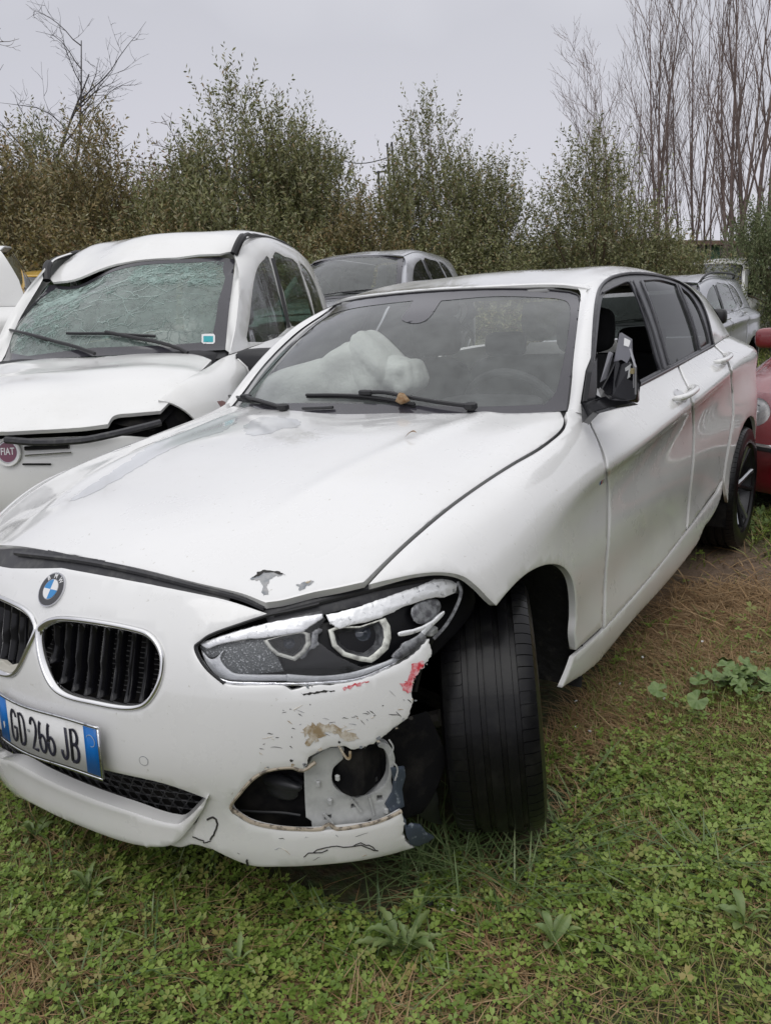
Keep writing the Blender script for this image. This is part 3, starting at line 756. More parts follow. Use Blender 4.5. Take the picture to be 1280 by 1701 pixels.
GLYPH = {'G': [arcp(.5, .72, .42, .28, 20, 180)+arcp(.5, .28, .42, .28, 180, 360)+[(.92, .45), (.52, .45)]], 'D': [[(.1, 0), (.1, 1), (.45, 1)]+arcp(.45, .70, .45, .30, 90, 0, 6)+arcp(.45, .30, .45, .30, 0, -90, 6)+[(.1, 0)]],
         '2': [arcp(.5, .74, .40, .26, 170, -20, 9)+[(.72, .45), (.1, .0), (.92, .0)]], '6': [six, sixt], 'J': [[(.80, 1), (.80, .26)]+arcp(.45, .26, .35, .26, 0, -180, 9)], 'B': [[(.1, 0), (.1, 1), (.5, 1)]+arcp(.5, .77, .33, .23, 90, -90, 7)+[(.1, .54)], [(.5, .54)]+arcp(.5, .27, .40, .27, 90, -90, 7)+[(.1, 0)]]}
for ch, x in (('G', -.113), ('D', -.078), ('2', -.030), ('6', .001), ('6', .032), ('J', .079), ('B', .112)):
    p = plate_pt(x, cz); e_ = np.array(plate_pt(x+.01, cz))-np.array(plate_pt(x-.01, cz)); gw, gh = .026, .074; Mg = frame((p[0], p[1]-.0036, p[2]-.001), e_, z=(0, -1, .06)); gb = MB()
    for stx in GLYPH[ch]: gb.tube([((u_-.5)*gw, (v_-.5)*gh, 0) for u_, v_ in stx], .0043, 8)
    Vg = [(Mg @ np.array([q[0], q[1], q[2]*.18, 1]))[:3] for q in gb.v]; mesh_obj('plate_character', Vg, gb.f, TX, plate)
for dx in (0,):
    p = plate_pt(-.050, cz); MB().lathe([(0, 0), (.001, 0), (.001, .004), (0, .004)], 12, frame((p[0], p[1]-.0032, cz), (0, -1, 0), z=(0, 0, 1))).obj('plate_seal', PRIMER, plate)
p = plate_pt(.162, cz+.024)
b = MB(); M_ = frame((p[0], p[1]-.0036, p[2]), (0, -1, 0), z=(0, 0, 1)); b.lathe([(0, .0128), (.0008, .0128), (.0008, .0142), (0, .0142)], 28, M_, close=True); b.obj('plate_circle', mat_cache('plate_ring', (.35, .45, .55), .4), plate)
M_ = frame((plate_pt(-.162, cz)[0], plate_pt(-.162, cz)[1]-.004, cz-.028), (1, 0, 0), z=(0, -1, 0)); text_obj('plate_character', 'I', .045, M_, PW, plate, .8, .0005, .001)
# --- parking sensor
su = NOSE.hit([(239, 1264)])[0]; Mx = local_frame(NOSE, su, 0); Mx = Mx[:, [2, 0, 1, 3]]
MB().lathe([(-.002, .0100), (.0006, .0100), (.0006, .0112), (-.002, .0112)], 28, Mx, close=True).obj('parking_sensor', PRIMER, car)
MB().lathe([(0, 0), (.0008, 0.0), (.0006, .0095), (-.002, .0098)], 24, Mx).obj('parking_sensor', WHITE, car)
# --- lower intake with honeycomb mesh and lip
intake = [(0, 1224, 'c'), (62, 1243), (100, 1254), (170, 1277), (273, 1301), (344, 1326, 'c'), (329, 1350), (314, 1362, 'c'), (290, 1372, 'c'), (205, 1349), (136, 1325), (68, 1296), (24, 1272), (-60, 1240, 'c'), (-60, 1205, 'c')]
deep = NOSE.offset(-.045)
pxpanel('intake_back', deep, [(-60, 1190, 'c'), (62, 1225), (170, 1262), (273, 1290), (360, 1320, 'c'), (345, 1380, 'c'), (290, 1388), (136, 1345), (-60, 1260, 'c')], CAVITY, car, step=.03, rim=0)
hb = MB(); dd = NOSE.offset(-.034); iu = NOSE.hit(smooth(intake)); lo = iu.min(0); hi = iu.max(0); sx = .034; sz = .020; row = 0
z = lo[1]
while z < hi[1]:
    x = lo[0]+(sx/2 if row % 2 else 0)
    while x < hi[0]:
        hx_ = [(x+sx*.48*math.cos(a), z+sz*.62*math.sin(a)) for a in np.radians([0, 55, 125, 180, 235, 305, 360])]
        if inside(iu, np.array([[x, z]]))[0]:
            P_ = [NOSE.ev([a], [c], -.030)[0] for a, c in hx_]
            hb.tube(P_, .0022, 4, cap=False)
        x += sx
    z += sz; row += 1
hb.obj('intake_mesh', BLACK, car)
lipS = NOSE.offset(.014)
lip = [(-60, 1222, 'c'), (0, 1262, 'c'), (24, 1269), (68, 1293), (136, 1323), (205, 1347), (290, 1371), (314, 1358), (344, 1327, 'c'), (333, 1352), (314, 1378), (290, 1402), (266, 1409), (222, 1405), (170, 1389), (102, 1361), (48, 1334), (0, 1310), (-60, 1275, 'c')]
lu = lipS.hit(smooth(lip)); 
panel('front_lip', lipS, lu, WHITE, car, step=.015, rim=.03, roll=.004, rw=.006)
# underside lip from bumper corner
pxpanel('lower_spoiler_edge', NOSE.offset(-.006), [(283, 1405, 'c'), (314, 1376), (330, 1368), (350, 1402), (360, 1412), (320, 1403), (300, 1408)], WHITE, car, step=.015, rim=.02)
# --- fog light opening: broken white bracket, dark ducts behind
BR = mat_cache('unpainted_bracket', (.52, .53, .52), .5, noise=(18, (.33, .34, .34), .45, .7)); BLUEGREY = mat_cache('torn_plastic', (.05, .065, .09), .45, noise=(60, (.30, .34, .38), .58, .72))
br_s = NOSE.offset(-.028)
bracket = [(519, 1258, 'c'), (545, 1244), (571, 1242, 'c'), (574, 1258, 'c'), (562, 1268, 'c'), (553, 1278), (552, 1300), (562, 1314), (583, 1322), (592, 1326, 'c'), (618, 1317), (636, 1306), (645, 1290), (646, 1265), (638, 1245), (628, 1240), (632, 1232, 'c'), (648, 1240), (656, 1262), (652, 1280, 'c'), (650, 1300), (660, 1330), (652, 1356, 'c'), (620, 1368), (560, 1380), (519, 1382, 'c'), (517, 1364, 'c'), (508, 1358, 'c'), (506, 1320), (505, 1282, 'c')]
sl1 = [(583, 1343, 'c'), (594, 1341, 'c'), (594, 1334, 'c'), (583, 1336, 'c')]; sl2 = [(626, 1331, 'c'), (636, 1329, 'c'), (635, 1321, 'c'), (626, 1322, 'c')]; sl3 = [(539, 1362, 'c'), (551, 1360, 'c'), (550, 1353, 'c'), (539, 1356, 'c')]; sl4 = [(598, 1372, 'c'), (618, 1366, 'c'), (616, 1360, 'c')]
br = pxpanel('fog_lamp_bracket', br_s, bracket, BR, car, [sl1, sl2, sl3, sl4], step=.008, rim=.02, roll=.001, rw=.002)
for a, c in (((583, 1325), (600, 1348)), ((612, 1322), (620, 1352)), ((538, 1350), (552, 1366))):
    g = br_s.ev(*br_s.hit([a]).T, .004)[0]; h = br_s.ev(*br_s.hit([c]).T, .004)[0]
    MB().tube([g, h], .003, 5).obj('bracket_rib', BR, br)
for cpts in ([(388, 1352), (382, 1341), (397, 1320), (421, 1294), (445, 1281), (484, 1276), (503, 1281), (524, 1268)], [(386, 1347), (416, 1367), (455, 1376), (494, 1379), (533, 1379), (546, 1371), (560, 1379), (615, 1370), (640, 1362), (668, 1349)]):
    st = pxcurve(NOSE, cpts, 4, d=-.004); tubes('opening_trim', [st], .0045, mat_cache('dirty_trim', (.42, .36, .28), .6, noise=(60, (.12, .10, .08), .5, .6)), car, n=6)
dk = NOSE.offset(-.06)
panel('fog_duct', dk, [(.46, .17), (.92, .17), (.98, .30), (.92, .44), (.5, .44)], CAVITY, car, step=.04, rim=.0)
# rounded duct shapes inside the hole
def blob(name, P, r, material, parent, sc=(1, 1, 1), seed=0, amp=.15, n=14):
    rg = np.random.default_rng(seed); V = []; F = []
    for i in range(n+1):
        th = math.pi*i/n
        for j in range(2*n):
            ph = math.pi*j/n; q = np.array([math.sin(th)*math.cos(ph), math.sin(th)*math.sin(ph), math.cos(th)])
            k = 1+amp*(math.sin(3*q[0]+seed)+math.sin(4*q[1]+seed*2)+math.sin(5*q[2]+seed*3))/2
            V.append(np.array(P)+q*r*k*np.array(sc))
    m_ = 2*n
    for i in range(n):
        for j in range(m_): F.append((i*m_+j, (i+1)*m_+j, (i+1)*m_+(j+1) % m_, i*m_+(j+1) % m_))
    return mesh_obj(name, V, F, material, parent)
DUCT = mat_cache('duct_plastic', (.016, .017, .02), .42, bump=(30, .2, .003))
blob('brake_duct', dk.ev(*dk.hit([(470, 1300)]).T, .0)[0], .045, DUCT, car, (1.4, .5, .6), 2, .25)
blob('brake_duct', dk.ev(*dk.hit([(600, 1288)]).T, -.02)[0], .040, DUCT, car, (1.1, .5, .7), 5, .2)
tubes('duct_edge', [pxcurve(dk, [(398, 1335), (430, 1338), (470, 1340), (500, 1345)], 4, d=.02)], .003, DUCT, car, n=5)
tubes('loose_wire', [pxcurve(NOSE, [(648, 1232), (655, 1245), (650, 1262), (662, 1280), (658, 1300)], 5, d=-.008)], .002, BR, car, n=5)
tubes('loose_wire', [pxcurve(NOSE, [(565, 1243), (572, 1256), (580, 1262), (582, 1250)], 5, d=-.004)], .003, MUDST, car, n=5)
for a_, b_ in ((560, 1290), (548, 1330), (640, 1345), (655, 1300), (528, 1300)):
    MB().box(br_s.ev(*br_s.hit([(a_, b_)]).T, .004)[0], (.010, .008, .014), bev=.002).obj('bracket_clip', BR if a_ != 655 else BLUEGREY, br)
pxpanel('torn_liner', NOSE.offset(-.020), [(650, 1278, 'c'), (672, 1275, 'c'), (674, 1290, 'c'), (668, 1312, 'c'), (672, 1340, 'c'), (650, 1352, 'c'), (640, 1338, 'c'), (652, 1318, 'c'), (655, 1300, 'c')], BLUEGREY, car, sm=False, step=.01, rim=.006)
pxpanel('torn_liner', NOSE.offset(-.004), [(667, 1352, 'c'), (674, 1362, 'c'), (676, 1376, 'c'), (684, 1370, 'c'), (700, 1372, 'c'), (710, 1386, 'c'), (722, 1392, 'c'), (712, 1400, 'c'), (692, 1407, 'c'), (682, 1404, 'c'), (676, 1392, 'c')], BLUEGREY, car, sm=False, step=.008, rim=.006)
pxpanel('torn_liner', NOSE.offset(-.07), [(655, 1240, 'c'), (680, 1210, 'c'), (712, 1240, 'c'), (722, 1300, 'c'), (728, 1340, 'c'), (735, 1370, 'c'), (700, 1360, 'c'), (672, 1340, 'c')], DUCT, car, sm=False, step=.02, rim=.006, ub=(.3, 1.1))
# --- damage marks on bumper and hood
def mark(Sf, pts, material, name='scrape', d=.0009, jag=.0012, sm=False, step=.006):
    return pxpanel(name, Sf, pts, material, car, sm=sm, step=step, rim=0, roll=0, d=d, jag=jag)
mark(HOOD, [(415, 961), (432, 951), (447, 948), (462, 950), (474, 955), (458, 958), (449, 963), (443, 972), (446, 985), (438, 992), (434, 984), (437, 972), (430, 963), (420, 964)], PRIMER, 'paint_chip')
mark(HOOD, [(428, 952), (440, 947.5), (455, 949), (462, 949), (475, 955), (466, 955), (452, 951), (438, 952), (430, 957), (418, 962)], CRACK, 'paint_chip', d=.0018)
mark(HOOD, [(492, 972), (505, 967), (520, 965), (522, 969), (510, 973), (505, 979), (495, 981), (499, 975)], PRIMER, 'paint_chip')
mark(HOOD, [(505, 968), (517, 965), (512, 969)], MUDST, 'paint_chip', d=.0018)
mark(NOSE, [(682, 1104), (692, 1101), (705, 1098), (700, 1110), (690, 1122), (684, 1140), (680, 1152), (671, 1148), (675, 1133), (680, 1122)], REDMARK, 'red_scuff', jag=.002)
mark(NOSE, [(666, 1136), (676, 1128), (672, 1146), (665, 1150)], REDMARK, 'red_scuff', jag=.002)
mark(NOSE, [(568, 1143), (590, 1136), (612, 1131), (612, 1133), (590, 1140), (570, 1146)], REDMARK, 'red_scuff')
mark(NOSE, [(498, 1152), (530, 1147), (554, 1147), (556, 1149), (530, 1151), (508, 1155)], CRACK)
mark(NOSE, [(505, 1208), (530, 1200), (560, 1205), (580, 1208), (565, 1216), (548, 1213), (536, 1222), (520, 1232), (508, 1236), (514, 1222), (500, 1212)], MUDST, 'mud_streak', jag=.003)
mark(NOSE, [(556, 1216), (580, 1218), (600, 1224), (590, 1232), (568, 1230)], MUDST, 'mud_streak', jag=.003)
rg = np.random.default_rng(5)
for k in range(64):
    if k < 34: x = rg.uniform(430, 650); y = 1232-(x-440)*.20+rg.normal(0, 10)
    elif k < 44: x, y = rg.uniform(470, 525), rg.uniform(1170, 1215)
    elif k < 54: x, y = rg.uniform(590, 680), rg.uniform(1150, 1230)
    else: x, y = rg.uniform(380, 640), rg.uniform(1385, 1428)
    a = rg.uniform(-.5, .9); L_ = rg.uniform(4, 18)*(.6 if k % 3 else 1.3); q = np.array([(x+t*L_*math.cos(a), y+t*L_*math.sin(a)+rg.normal(0, .5)+2*t*t) for t in (-.5, -.2, .15, .5)])
    uv = NOSE.hit(q); tubes('scratch', [NOSE.ev(uv[:, 0], uv[:, 1], .0003)], [.0003, rg.uniform(.0005, .0012), rg.uniform(.0004, .0010), .0002], [CRACK, CRACK, MUDST, PRIMER][k % 4], car, n=4)
for k in range(26):    # chips of bare plastic along the torn edge
    tx, ty = [(700, 1112), (689, 1135), (684, 1165), (674, 1196), (650, 1212), (625, 1232), (600, 1243), (565, 1240), (530, 1250), (508, 1272), (480, 1275), (445, 1279), (520, 1142)][k % 13]
    x = tx+rg.normal(0, 5); y = ty-abs(rg.normal(0, 4)); r_ = rg.uniform(1.5, 4.5)
    mark(NOSE, [(x+r_*rg.uniform(.5, 1.3)*math.cos(t), y+r_*rg.uniform(.4, 1)*math.sin(t)) for t in np.linspace(0, 6.28, 7, endpoint=False)], [PRIMER, CRACK, MUDST][k % 3], 'paint_chip', jag=.0006)
def crack(pts, r=.0011, Sf=NOSE, d=.0006):
    q = smooth(pts, 3, False)+RNG.normal(0, .8, ((len(pts)-1)*3+1, 2)); uv = Sf.hit(q)
    return Sf.ev(uv[:, 0], uv[:, 1], d)
tubes('crack', [crack([(345, 1361), (356, 1358), (361, 1368), (358, 1382), (350, 1393)])], .0022, CRACK, car, n=5)
tubes('crack', [crack([(321, 1390), (335, 1395), (341, 1400), (350, 1396)])], .0015, CRACK, car, n=5)
tubes('crack', [crack([(520, 1416), (540, 1407), (570, 1407), (600, 1405), (622, 1413)])], .0012, CRACK, car, n=5)
tubes('crack', [crack([(505, 1425), (512, 1418), (545, 1414)]), crack([(585, 1405), (600, 1400), (612, 1405), (628, 1414)])], .0012, CRACK, car, n=5)
tubes('crack', [crack([(410, 1428), (412, 1436)])], .0025, CRACK, car, n=5)
def superbox(name, c, d, material, parent, p=.35, rot=(0, 0, 0), n=10, taper=0.):
    Rm = np.array(Matrix.Rotation(rot[2], 3, 'Z') @ Matrix.Rotation(rot[1], 3, 'Y') @ Matrix.Rotation(rot[0], 3, 'X')); V = []; F = []
    f = lambda t: math.copysign(abs(t)**p, t)
    for i in range(n+1):
        th = -math.pi/2+math.pi*i/n
        for j in range(2*n):
            ph = math.pi*j/n; q = np.array([f(math.cos(th))*f(math.cos(ph)), f(math.cos(th))*f(math.sin(ph)), f(math.sin(th))])
            q = q*np.array(d)/2; q[0] *= 1-taper*(q[2]/d[2]+.5); V.append(np.array(c)+Rm@q)
    m_ = 2*n
    for i in range(n):
        for j in range(m_): F.append((i*m_+j, i*m_+(j+1) % m_, (i+1)*m_+(j+1) % m_, (i+1)*m_+j))
    return mesh_obj(name, V, F, material, parent)
# --- headlight (left, broken): bowl, reflectors, rings, chrome brow, light bar and cracked lens
hl = [(329, 1070), (348, 1057), (397, 1040), (444, 1027), (500, 1012), (540, 1003), (600, 985), (660, 970), (720, 960), (750, 962), (765, 975), (762, 1000), (748, 1030), (725, 1055), (712, 1060), (678, 1092), (639, 1111), (590, 1130), (518, 1137), (469, 1137), (421, 1137), (377, 1134), (352, 1119), (338, 1101)]
bowl = NOSE.offset(-.075)
bw_o = pxpanel('headlight', bowl, [(310, 1060, 'c'), (444, 1005), (600, 965), (760, 950, 'c'), (790, 1000), (740, 1070), (690, 1110), (590, 1150), (400, 1155), (330, 1120)], mat_cache('headlight_housing', (.006, .006, .008), .4, spec=.2), car, step=.03, rim=.0)
def hp(name, d, pts, material, sm=True, rim=.006, step=.012, holes=(), jag=0., roll=.001, ub=None, rw=.002):
    return pxpanel(name, NOSE.offset(d), pts, material, bw_o, holes, sm=sm, rim=rim, step=step, jag=jag, roll=roll, ub=ub, rw=rw)
hp('chrome_brow', -.010, [(330, 1069, 'c'), (380, 1052), (432, 1038), (480, 1028), (535, 1019, 'c'), (536, 1026, 'c'), (525, 1034, 'c'), (512, 1042, 'c'), (504, 1049, 'c'), (480, 1053), (440, 1059), (400, 1063), (360, 1071), (345, 1077)], SILVERED, jag=.0004)
hp('chrome_brow', -.008, [(541, 1021, 'c'), (560, 1017), (600, 1006), (640, 992), (690, 975), (725, 962), (748, 964), (760, 970, 'c'), (757, 984, 'c'), (738, 992, 'c'), (722, 992), (700, 998), (670, 1008), (650, 1018, 'c'), (620, 1030), (584, 1038), (566, 1044), (556, 1040, 'c'), (548, 1036, 'c')], SILVERED, jag=.0005)
HLG = mat_cache('reflector_dull', (.32, .33, .34), .35, .5, noise=(60, (.12, .12, .13), .4, .6)); STRIP = mat_cache('light_bar', (.66, .68, .70), .3, .25, bump=(260, .5, .002))
DROPM = mat_cache('wet_reflector', (.13, .14, .145), .2, .3, noise=(240, (.5, .52, .54), .56, .62), bump=(240, .9, .003))
hp('side_reflector', -.025, [(333, 1074, 'c'), (400, 1064), (440, 1061, 'c'), (455, 1080), (472, 1115, 'c'), (400, 1122, 'c'), (383, 1116), (365, 1095), (370, 1083, 'c'), (350, 1092)], DROPM, rim=0)
hp('inner_bezel', -.018, [(334, 1080, 'c'), (352, 1095), (372, 1079, 'c'), (366, 1095), (384, 1116), (402, 1120), (478, 1121, 'c'), (478, 1131, 'c'), (400, 1131), (365, 1125), (345, 1105)], STRIP)
hp('light_bar', -.014, [(476, 1120, 'c'), (530, 1123), (580, 1118), (625, 1105), (660, 1090), (690, 1066), (700, 1068, 'c'), (678, 1088), (639, 1107), (590, 1126), (518, 1133), (476, 1132, 'c')], STRIP)
hp('chrome_edge', -.006, [(350, 1120, 'c'), (380, 1131), (421, 1133), (470, 1134), (520, 1133), (590, 1127), (640, 1108), (672, 1092, 'c'), (640, 1113), (592, 1131), (520, 1138), (470, 1139), (380, 1137), (352, 1126, 'c')], CHROME2, rim=.003, step=.008)
def ring_poly(pts, k=.72, dx=0., dy=0.):
    c = np.mean([p[:2] for p in pts], axis=0); return [(c[0]+(p[0]-c[0])*k+dx, c[1]+(p[1]-c[1])*k+dy) for p in pts]
RG = mat_cache('halo_ring', (.68, .69, .63), .35, .2, noise=(50, (.30, .30, .28), .45, .65))
def projector(o, inner_shift, cx, cy, r):
    ho = ring_poly(o, .80, *inner_shift)
    g = hp('halo_ring', -.012, [(*p, 'c') for p in o], RG, rim=.022, holes=[[(*p, 'c') for p in ho]], step=.01, roll=.0015)
    # bowl walls going back from the ring
    Sf = NOSE.offset(-.012); uv0 = Sf.hit(resample(np.array(ho), 3)); n = len(uv0); c = uv0.mean(0); V = []; F = []
    for s_, d in ((1.0, -.002), (.92, -.018), (.72, -.04)): 
        q = c+(uv0-c)*s_; V += list(Sf.ev(q[:, 0], q[:, 1], d))
    for j in range(2):
        for i in range(n): F.append((j*n+i, j*n+(i+1) % n, (j+1)*n+(i+1) % n, (j+1)*n+i))
    mesh_obj('projector_bowl', V, F, HLG, bw_o)
    q = Sf.hit([(cx, cy)])[0]; Mx = local_frame(Sf, q, -.050); Mx = Mx[:, [2, 0, 1, 3]]
    MB().lathe([(.022, 0.0), (.020, r*.4), (.012, r*.8), (0, r), (-.01, r*1.05)], 24, Mx).obj('projector_lens', mat_cache('projector_glass', (.05, .06, .08), .05, .1, coat=1), bw_o)
projector([(545, 1046), (560, 1040), (598, 1040), (640, 1026), (648, 1040), (650, 1060), (645, 1078), (628, 1094), (617, 1101), (596, 1098), (570, 1090), (552, 1074)], (-3, -2), 607, 1050, .030)
projector([(437, 1064), (470, 1055), (505, 1049), (515, 1052), (516, 1070), (507, 1085), (490, 1098), (460, 1089), (447, 1078)], (-2, -2), 478, 1066, .022)
hp('ring_side', -.020, [(520, 1048), (535, 1045), (528, 1056), (529, 1072), (515, 1080), (505, 1093), (498, 1092), (512, 1075), (516, 1060)], HLG, jag=.0008)
hp('projector_carrier', -.045, [(430, 1050, 'c'), (560, 1030, 'c'), (700, 990, 'c'), (700, 1065, 'c'), (620, 1110, 'c'), (470, 1112, 'c')], mat_cache('headlight_carrier', (.008, .008, .010), .3, spec=.25), rim=0, step=.02)
hp('turn_signal_reflector', -.020, [(684, 1010), (700, 998), (722, 994), (732, 1004), (728, 1020), (712, 1034), (694, 1036), (685, 1026)], HLG, jag=.0006, rim=.004)
hp('signal_light_guide', -.006, [(662, 1051), (690, 1044), (715, 1033), (737, 1015), (738, 1020), (718, 1040), (692, 1051), (664, 1057)], SILVERED, jag=.0003, rim=.006)
hp('signal_light_guide', -.006, [(662, 1086), (690, 1066), (702, 1046), (715, 1036), (718, 1040), (706, 1054), (694, 1073), (668, 1092)], STRIP, jag=.0004, rim=.006)
hp('lens_fragment', -.004, [(650, 1092, 'c'), (668, 1070, 'c'), (690, 1058, 'c'), (700, 1050, 'c'), (710, 1058, 'c'), (690, 1080, 'c'), (664, 1096, 'c')], HLG, sm=False, jag=.001)
lens = hp('headlight_lens', -.003, [(331, 1070, 'c'), (397, 1046), (470, 1028), (534, 1014, 'c'), (541, 1030, 'c'), (520, 1060, 'c'), (560, 1090, 'c'), (600, 1108, 'c'), (640, 1100, 'c'), (690, 1066, 'c'), (712, 1060, 'c'), (678, 1092), (639, 1111), (590, 1130), (518, 1137), (421, 1137), (377, 1134), (345, 1112)], LENS, rim=0, step=.02)
# right headlight: the same lamp unbroken, plain
rh = [(-.42, .638), (-.46, .668), (-.55, .70), (-.75, .735), (-.95, .755), (-1.02, .73), (-.95, .66), (-.80, .60), (-.60, .575), (-.46, .585)]
h2 = panel('headlight', NOSE.offset(-.03), smooth(rh), HLG, car, step=.03); panel('headlight_lens', NOSE.offset(-.004), smooth(rh), LENS, h2, step=.03, rim=0)
# headlight outer rim: dark edge plus silver corner trim at the fender
tubes('lamp_gasket', [pxcurve(NOSE, [(330, 1068), (324, 1074), (330, 1092), (345, 1113), (372, 1136)], 4, d=-.002), pxcurve(NOSE, [(330, 1068), (348, 1055), (397, 1037), (444, 1022), (480, 1015), (530, 1003)], 4, d=-.003)], .0035, BLACK, car, n=6)
tubes('lamp_gasket', [pxcurve(NOSE, [(763, 965), (768, 985), (757, 1015), (742, 1040), (722, 1062)], 4, d=-.006)], .004, HLG, car, n=6)
# --- structure behind the torn corner
b = MB(); b.box((.55, .32, .36), (.30, .10, .14), bev=.02); b.box((.62, .42, .50), (.06, .18, .06), bev=.01); b.obj('crash_beam', CAVITY, car)
tubes('suspension_arm', [[(.45, .66, .24), (.62, .60, .30), (.70, .62, .33)]], .022, mat_cache('dirty_metal', (.16, .15, .14), .6, .5), car)
tubes('suspension_arm', [[(.40, .9, .22), (.60, .85, .22)]], .022, mat_cache('dirty_metal', (.16, .15, .14), .6, .5), car)
tubes('wiring', [[(.72, .38, .50), (.70, .42, .42), (.66, .43, .35), (.70, .40, .30)], [(.78, .47, .62), (.74, .48, .55), (.73, .46, .48)]], .005, BLACK, car)
MB().box((.765, .475, .625), (.03, .03, .018), bev=.004).obj('lamp_bracket', BR, car)
# --- wheel arch liner
V = []; F = []; n = 20
prof = [(.885-.035, 0), (.55, 0)]
for i in range(n+1):
    a = math.radians(-14+152*i/n)
    for x in (.855, .70, .42):
        V.append((x if i < 13 or x < .6 else x-.05-.02*(i-13)*(x > .8), .79+.385*math.cos(a), .30+.405*math.sin(a)+(0.0 if x > .8 else .0)))
for i in range(n):
    for j in range(2): F.append((i*3+j, i*3+j+1, i*3+4+j, i*3+3+j))
ln = mesh_obj('wheel_arch_liner', V, F, mat_cache('arch_liner', (.014, .014, .014), .7, noise=(35, (.06, .055, .045), .6, .75), bump=(30, .8, .01)), car)
mesh_obj('inner_wing', [(.42, .30, .10), (.42, 1.25, .10), (.42, 1.25, .75), (.42, .30, .70)], [(0, 1, 2, 3)], CAVITY, car)
V = []; F = []
for i in range(n+1):
    a = math.radians(-20+220*i/n)
    for x in (.865, .50): V.append((x, 3.46+.36*math.cos(a), .31+.375*math.sin(a)))
for i in range(n): F.append((i*2, i*2+1, i*2+3, i*2+2))
mesh_obj('wheel_arch_liner', V, F, CAVITY, car)
# --- body side, left: fender, doors, quarter, sill traced on the side surface
arch = [(825, 1006, 'c'), (841, 986), (866, 960), (890, 944), (914, 937), (935, 941), (949, 959), (955, 988), (956, 1024), (954, 1053), (957, 1080, 'c')]
fender = [(612, 970, 'c'), (645, 935), (684, 898), (744, 847), (803, 804), (853, 772), (893, 749), (919, 730), (936, 714), (942, 697), (940, 684, 'c'), (972, 668, 'c'), (974, 692, 'c'), (980, 706), (992, 731), (1001, 757), (1007, 790), (1009, 850), (1008, 900), (1003, 960), (1001, 1040, 'c')] + arch[::-1] + [(812, 994), (795, 976), (770, 957), (735, 950), (690, 953), (650, 961)]
pxpanel('fender', SIDE, fender, WHITE, car, step=.022, rim=.018, roll=.002, ub=(.2, 1.6))
d1 = [(977, 690, 'c'), (1062, 640), (1124, 607, 'c'), (1132, 626), (1144, 652), (1149, 690), (1149, 760), (1143, 820), (1138, 883, 'c'), (1090, 945), (1004, 1044, 'c'), (1006, 960), (1011, 900), (1012, 850), (1010, 790), (1005, 757), (995, 731), (983, 706)]
door1 = pxpanel('front_door', SIDE, d1, WHITE, car, step=.014, rim=.012, roll=.002, ub=(1.2, 2.7))
uD = SIDE.hit([(1126, 612), (1184, 575), (1145, 655), (1151, 760), (1140, 880)], ub=(1.8, 3.6))
d2 = [(1127, 606, 'c'), (1184, 575, 'c'), (1200, 590), (1211, 615), (1214, 650), (1215, 690), (1211, 720), (1204, 760), (1199, 797, 'c'), (1141, 879, 'c'), (1146, 820), (1152, 760), (1152, 690), (1147, 652), (1135, 626)]
door2 = pxpanel('rear_door', SIDE, d2, WHITE, car, step=.014, rim=.012, roll=.002, ub=(2.1, 3.4))
q_uv = list(SIDE.hit([(1187, 573), (1203, 588), (1214, 614), (1217, 650), (1218, 690), (1214, 722), (1207, 762), (1202, 800)], ub=(2.6, 3.6)))
# quarter panel and rear corner in surface coordinates
arc = [(3.46+.365*math.cos(math.radians(a)), a) for a in range(180, -5, -12)]
def side_v(u, z):   # girth parameter at station u and height z
    vv = np.linspace(0, .84, 120); zz = SIDE.ev(np.full(120, u), vv)[:, 2]; return float(np.interp(-z, -zz, vv))
arch_r = [(u, side_v(u, .315+.365*math.sin(math.radians(a)))) for u, a in arc]
quarter = q_uv+[np.array(p) for p in arch_r if p[0] > q_uv[-1][0]+.002]+[np.array((3.85, .78)), np.array((4.15, .78)), np.array((4.19, .4)), np.array((4.17, .1)), np.array((4.12, 0.0)), np.array((3.6, 0.0))]
panel('rear_quarter_panel', SIDE, quarter, WHITE, car, step=.025, rim=.014)
sill = [(953, 1092, 'c'), (1004, 1046), (1077, 964), (1134, 892), (1191, 819), (1200, 799, 'c'), (1198, 822, 'c'), (1191, 842), (1180, 862), (1170, 875), (1158, 902), (1114, 960), (1045, 1037), (988, 1105), (933, 1143, 'c'), (945, 1115)]
SIL = SIDE.offset(.002)
pxpanel('side_skirt', SIL, sill, WHITE, car, step=.018, rim=.012, roll=.002, rw=.005, ub=(.9, 3.4))
pxpanel('sill_inner', SIDE.offset(-.03), [(957, 1075, 'c'), (1003, 1035, 'c'), (1140, 870, 'c'), (1198, 780, 'c'), (1196, 830, 'c'), (1100, 960, 'c'), (940, 1120, 'c')], WHITE, car, sm=False, step=.03, rim=0, ub=(.9, 3.4))
for o in [x for x in car.children if x.name.split('.')[0] in ('fender', 'front_door', 'rear_door', 'rear_quarter_panel', 'side_skirt')]: mirrored(o)
panel('door_shell', SIDE.offset(-.05), [(1.1, .03), (2.6, .03), (3.4, .04), (3.2, .5), (3.05, .72), (1.2, .72)], INTER, car, step=.06, rim=0)
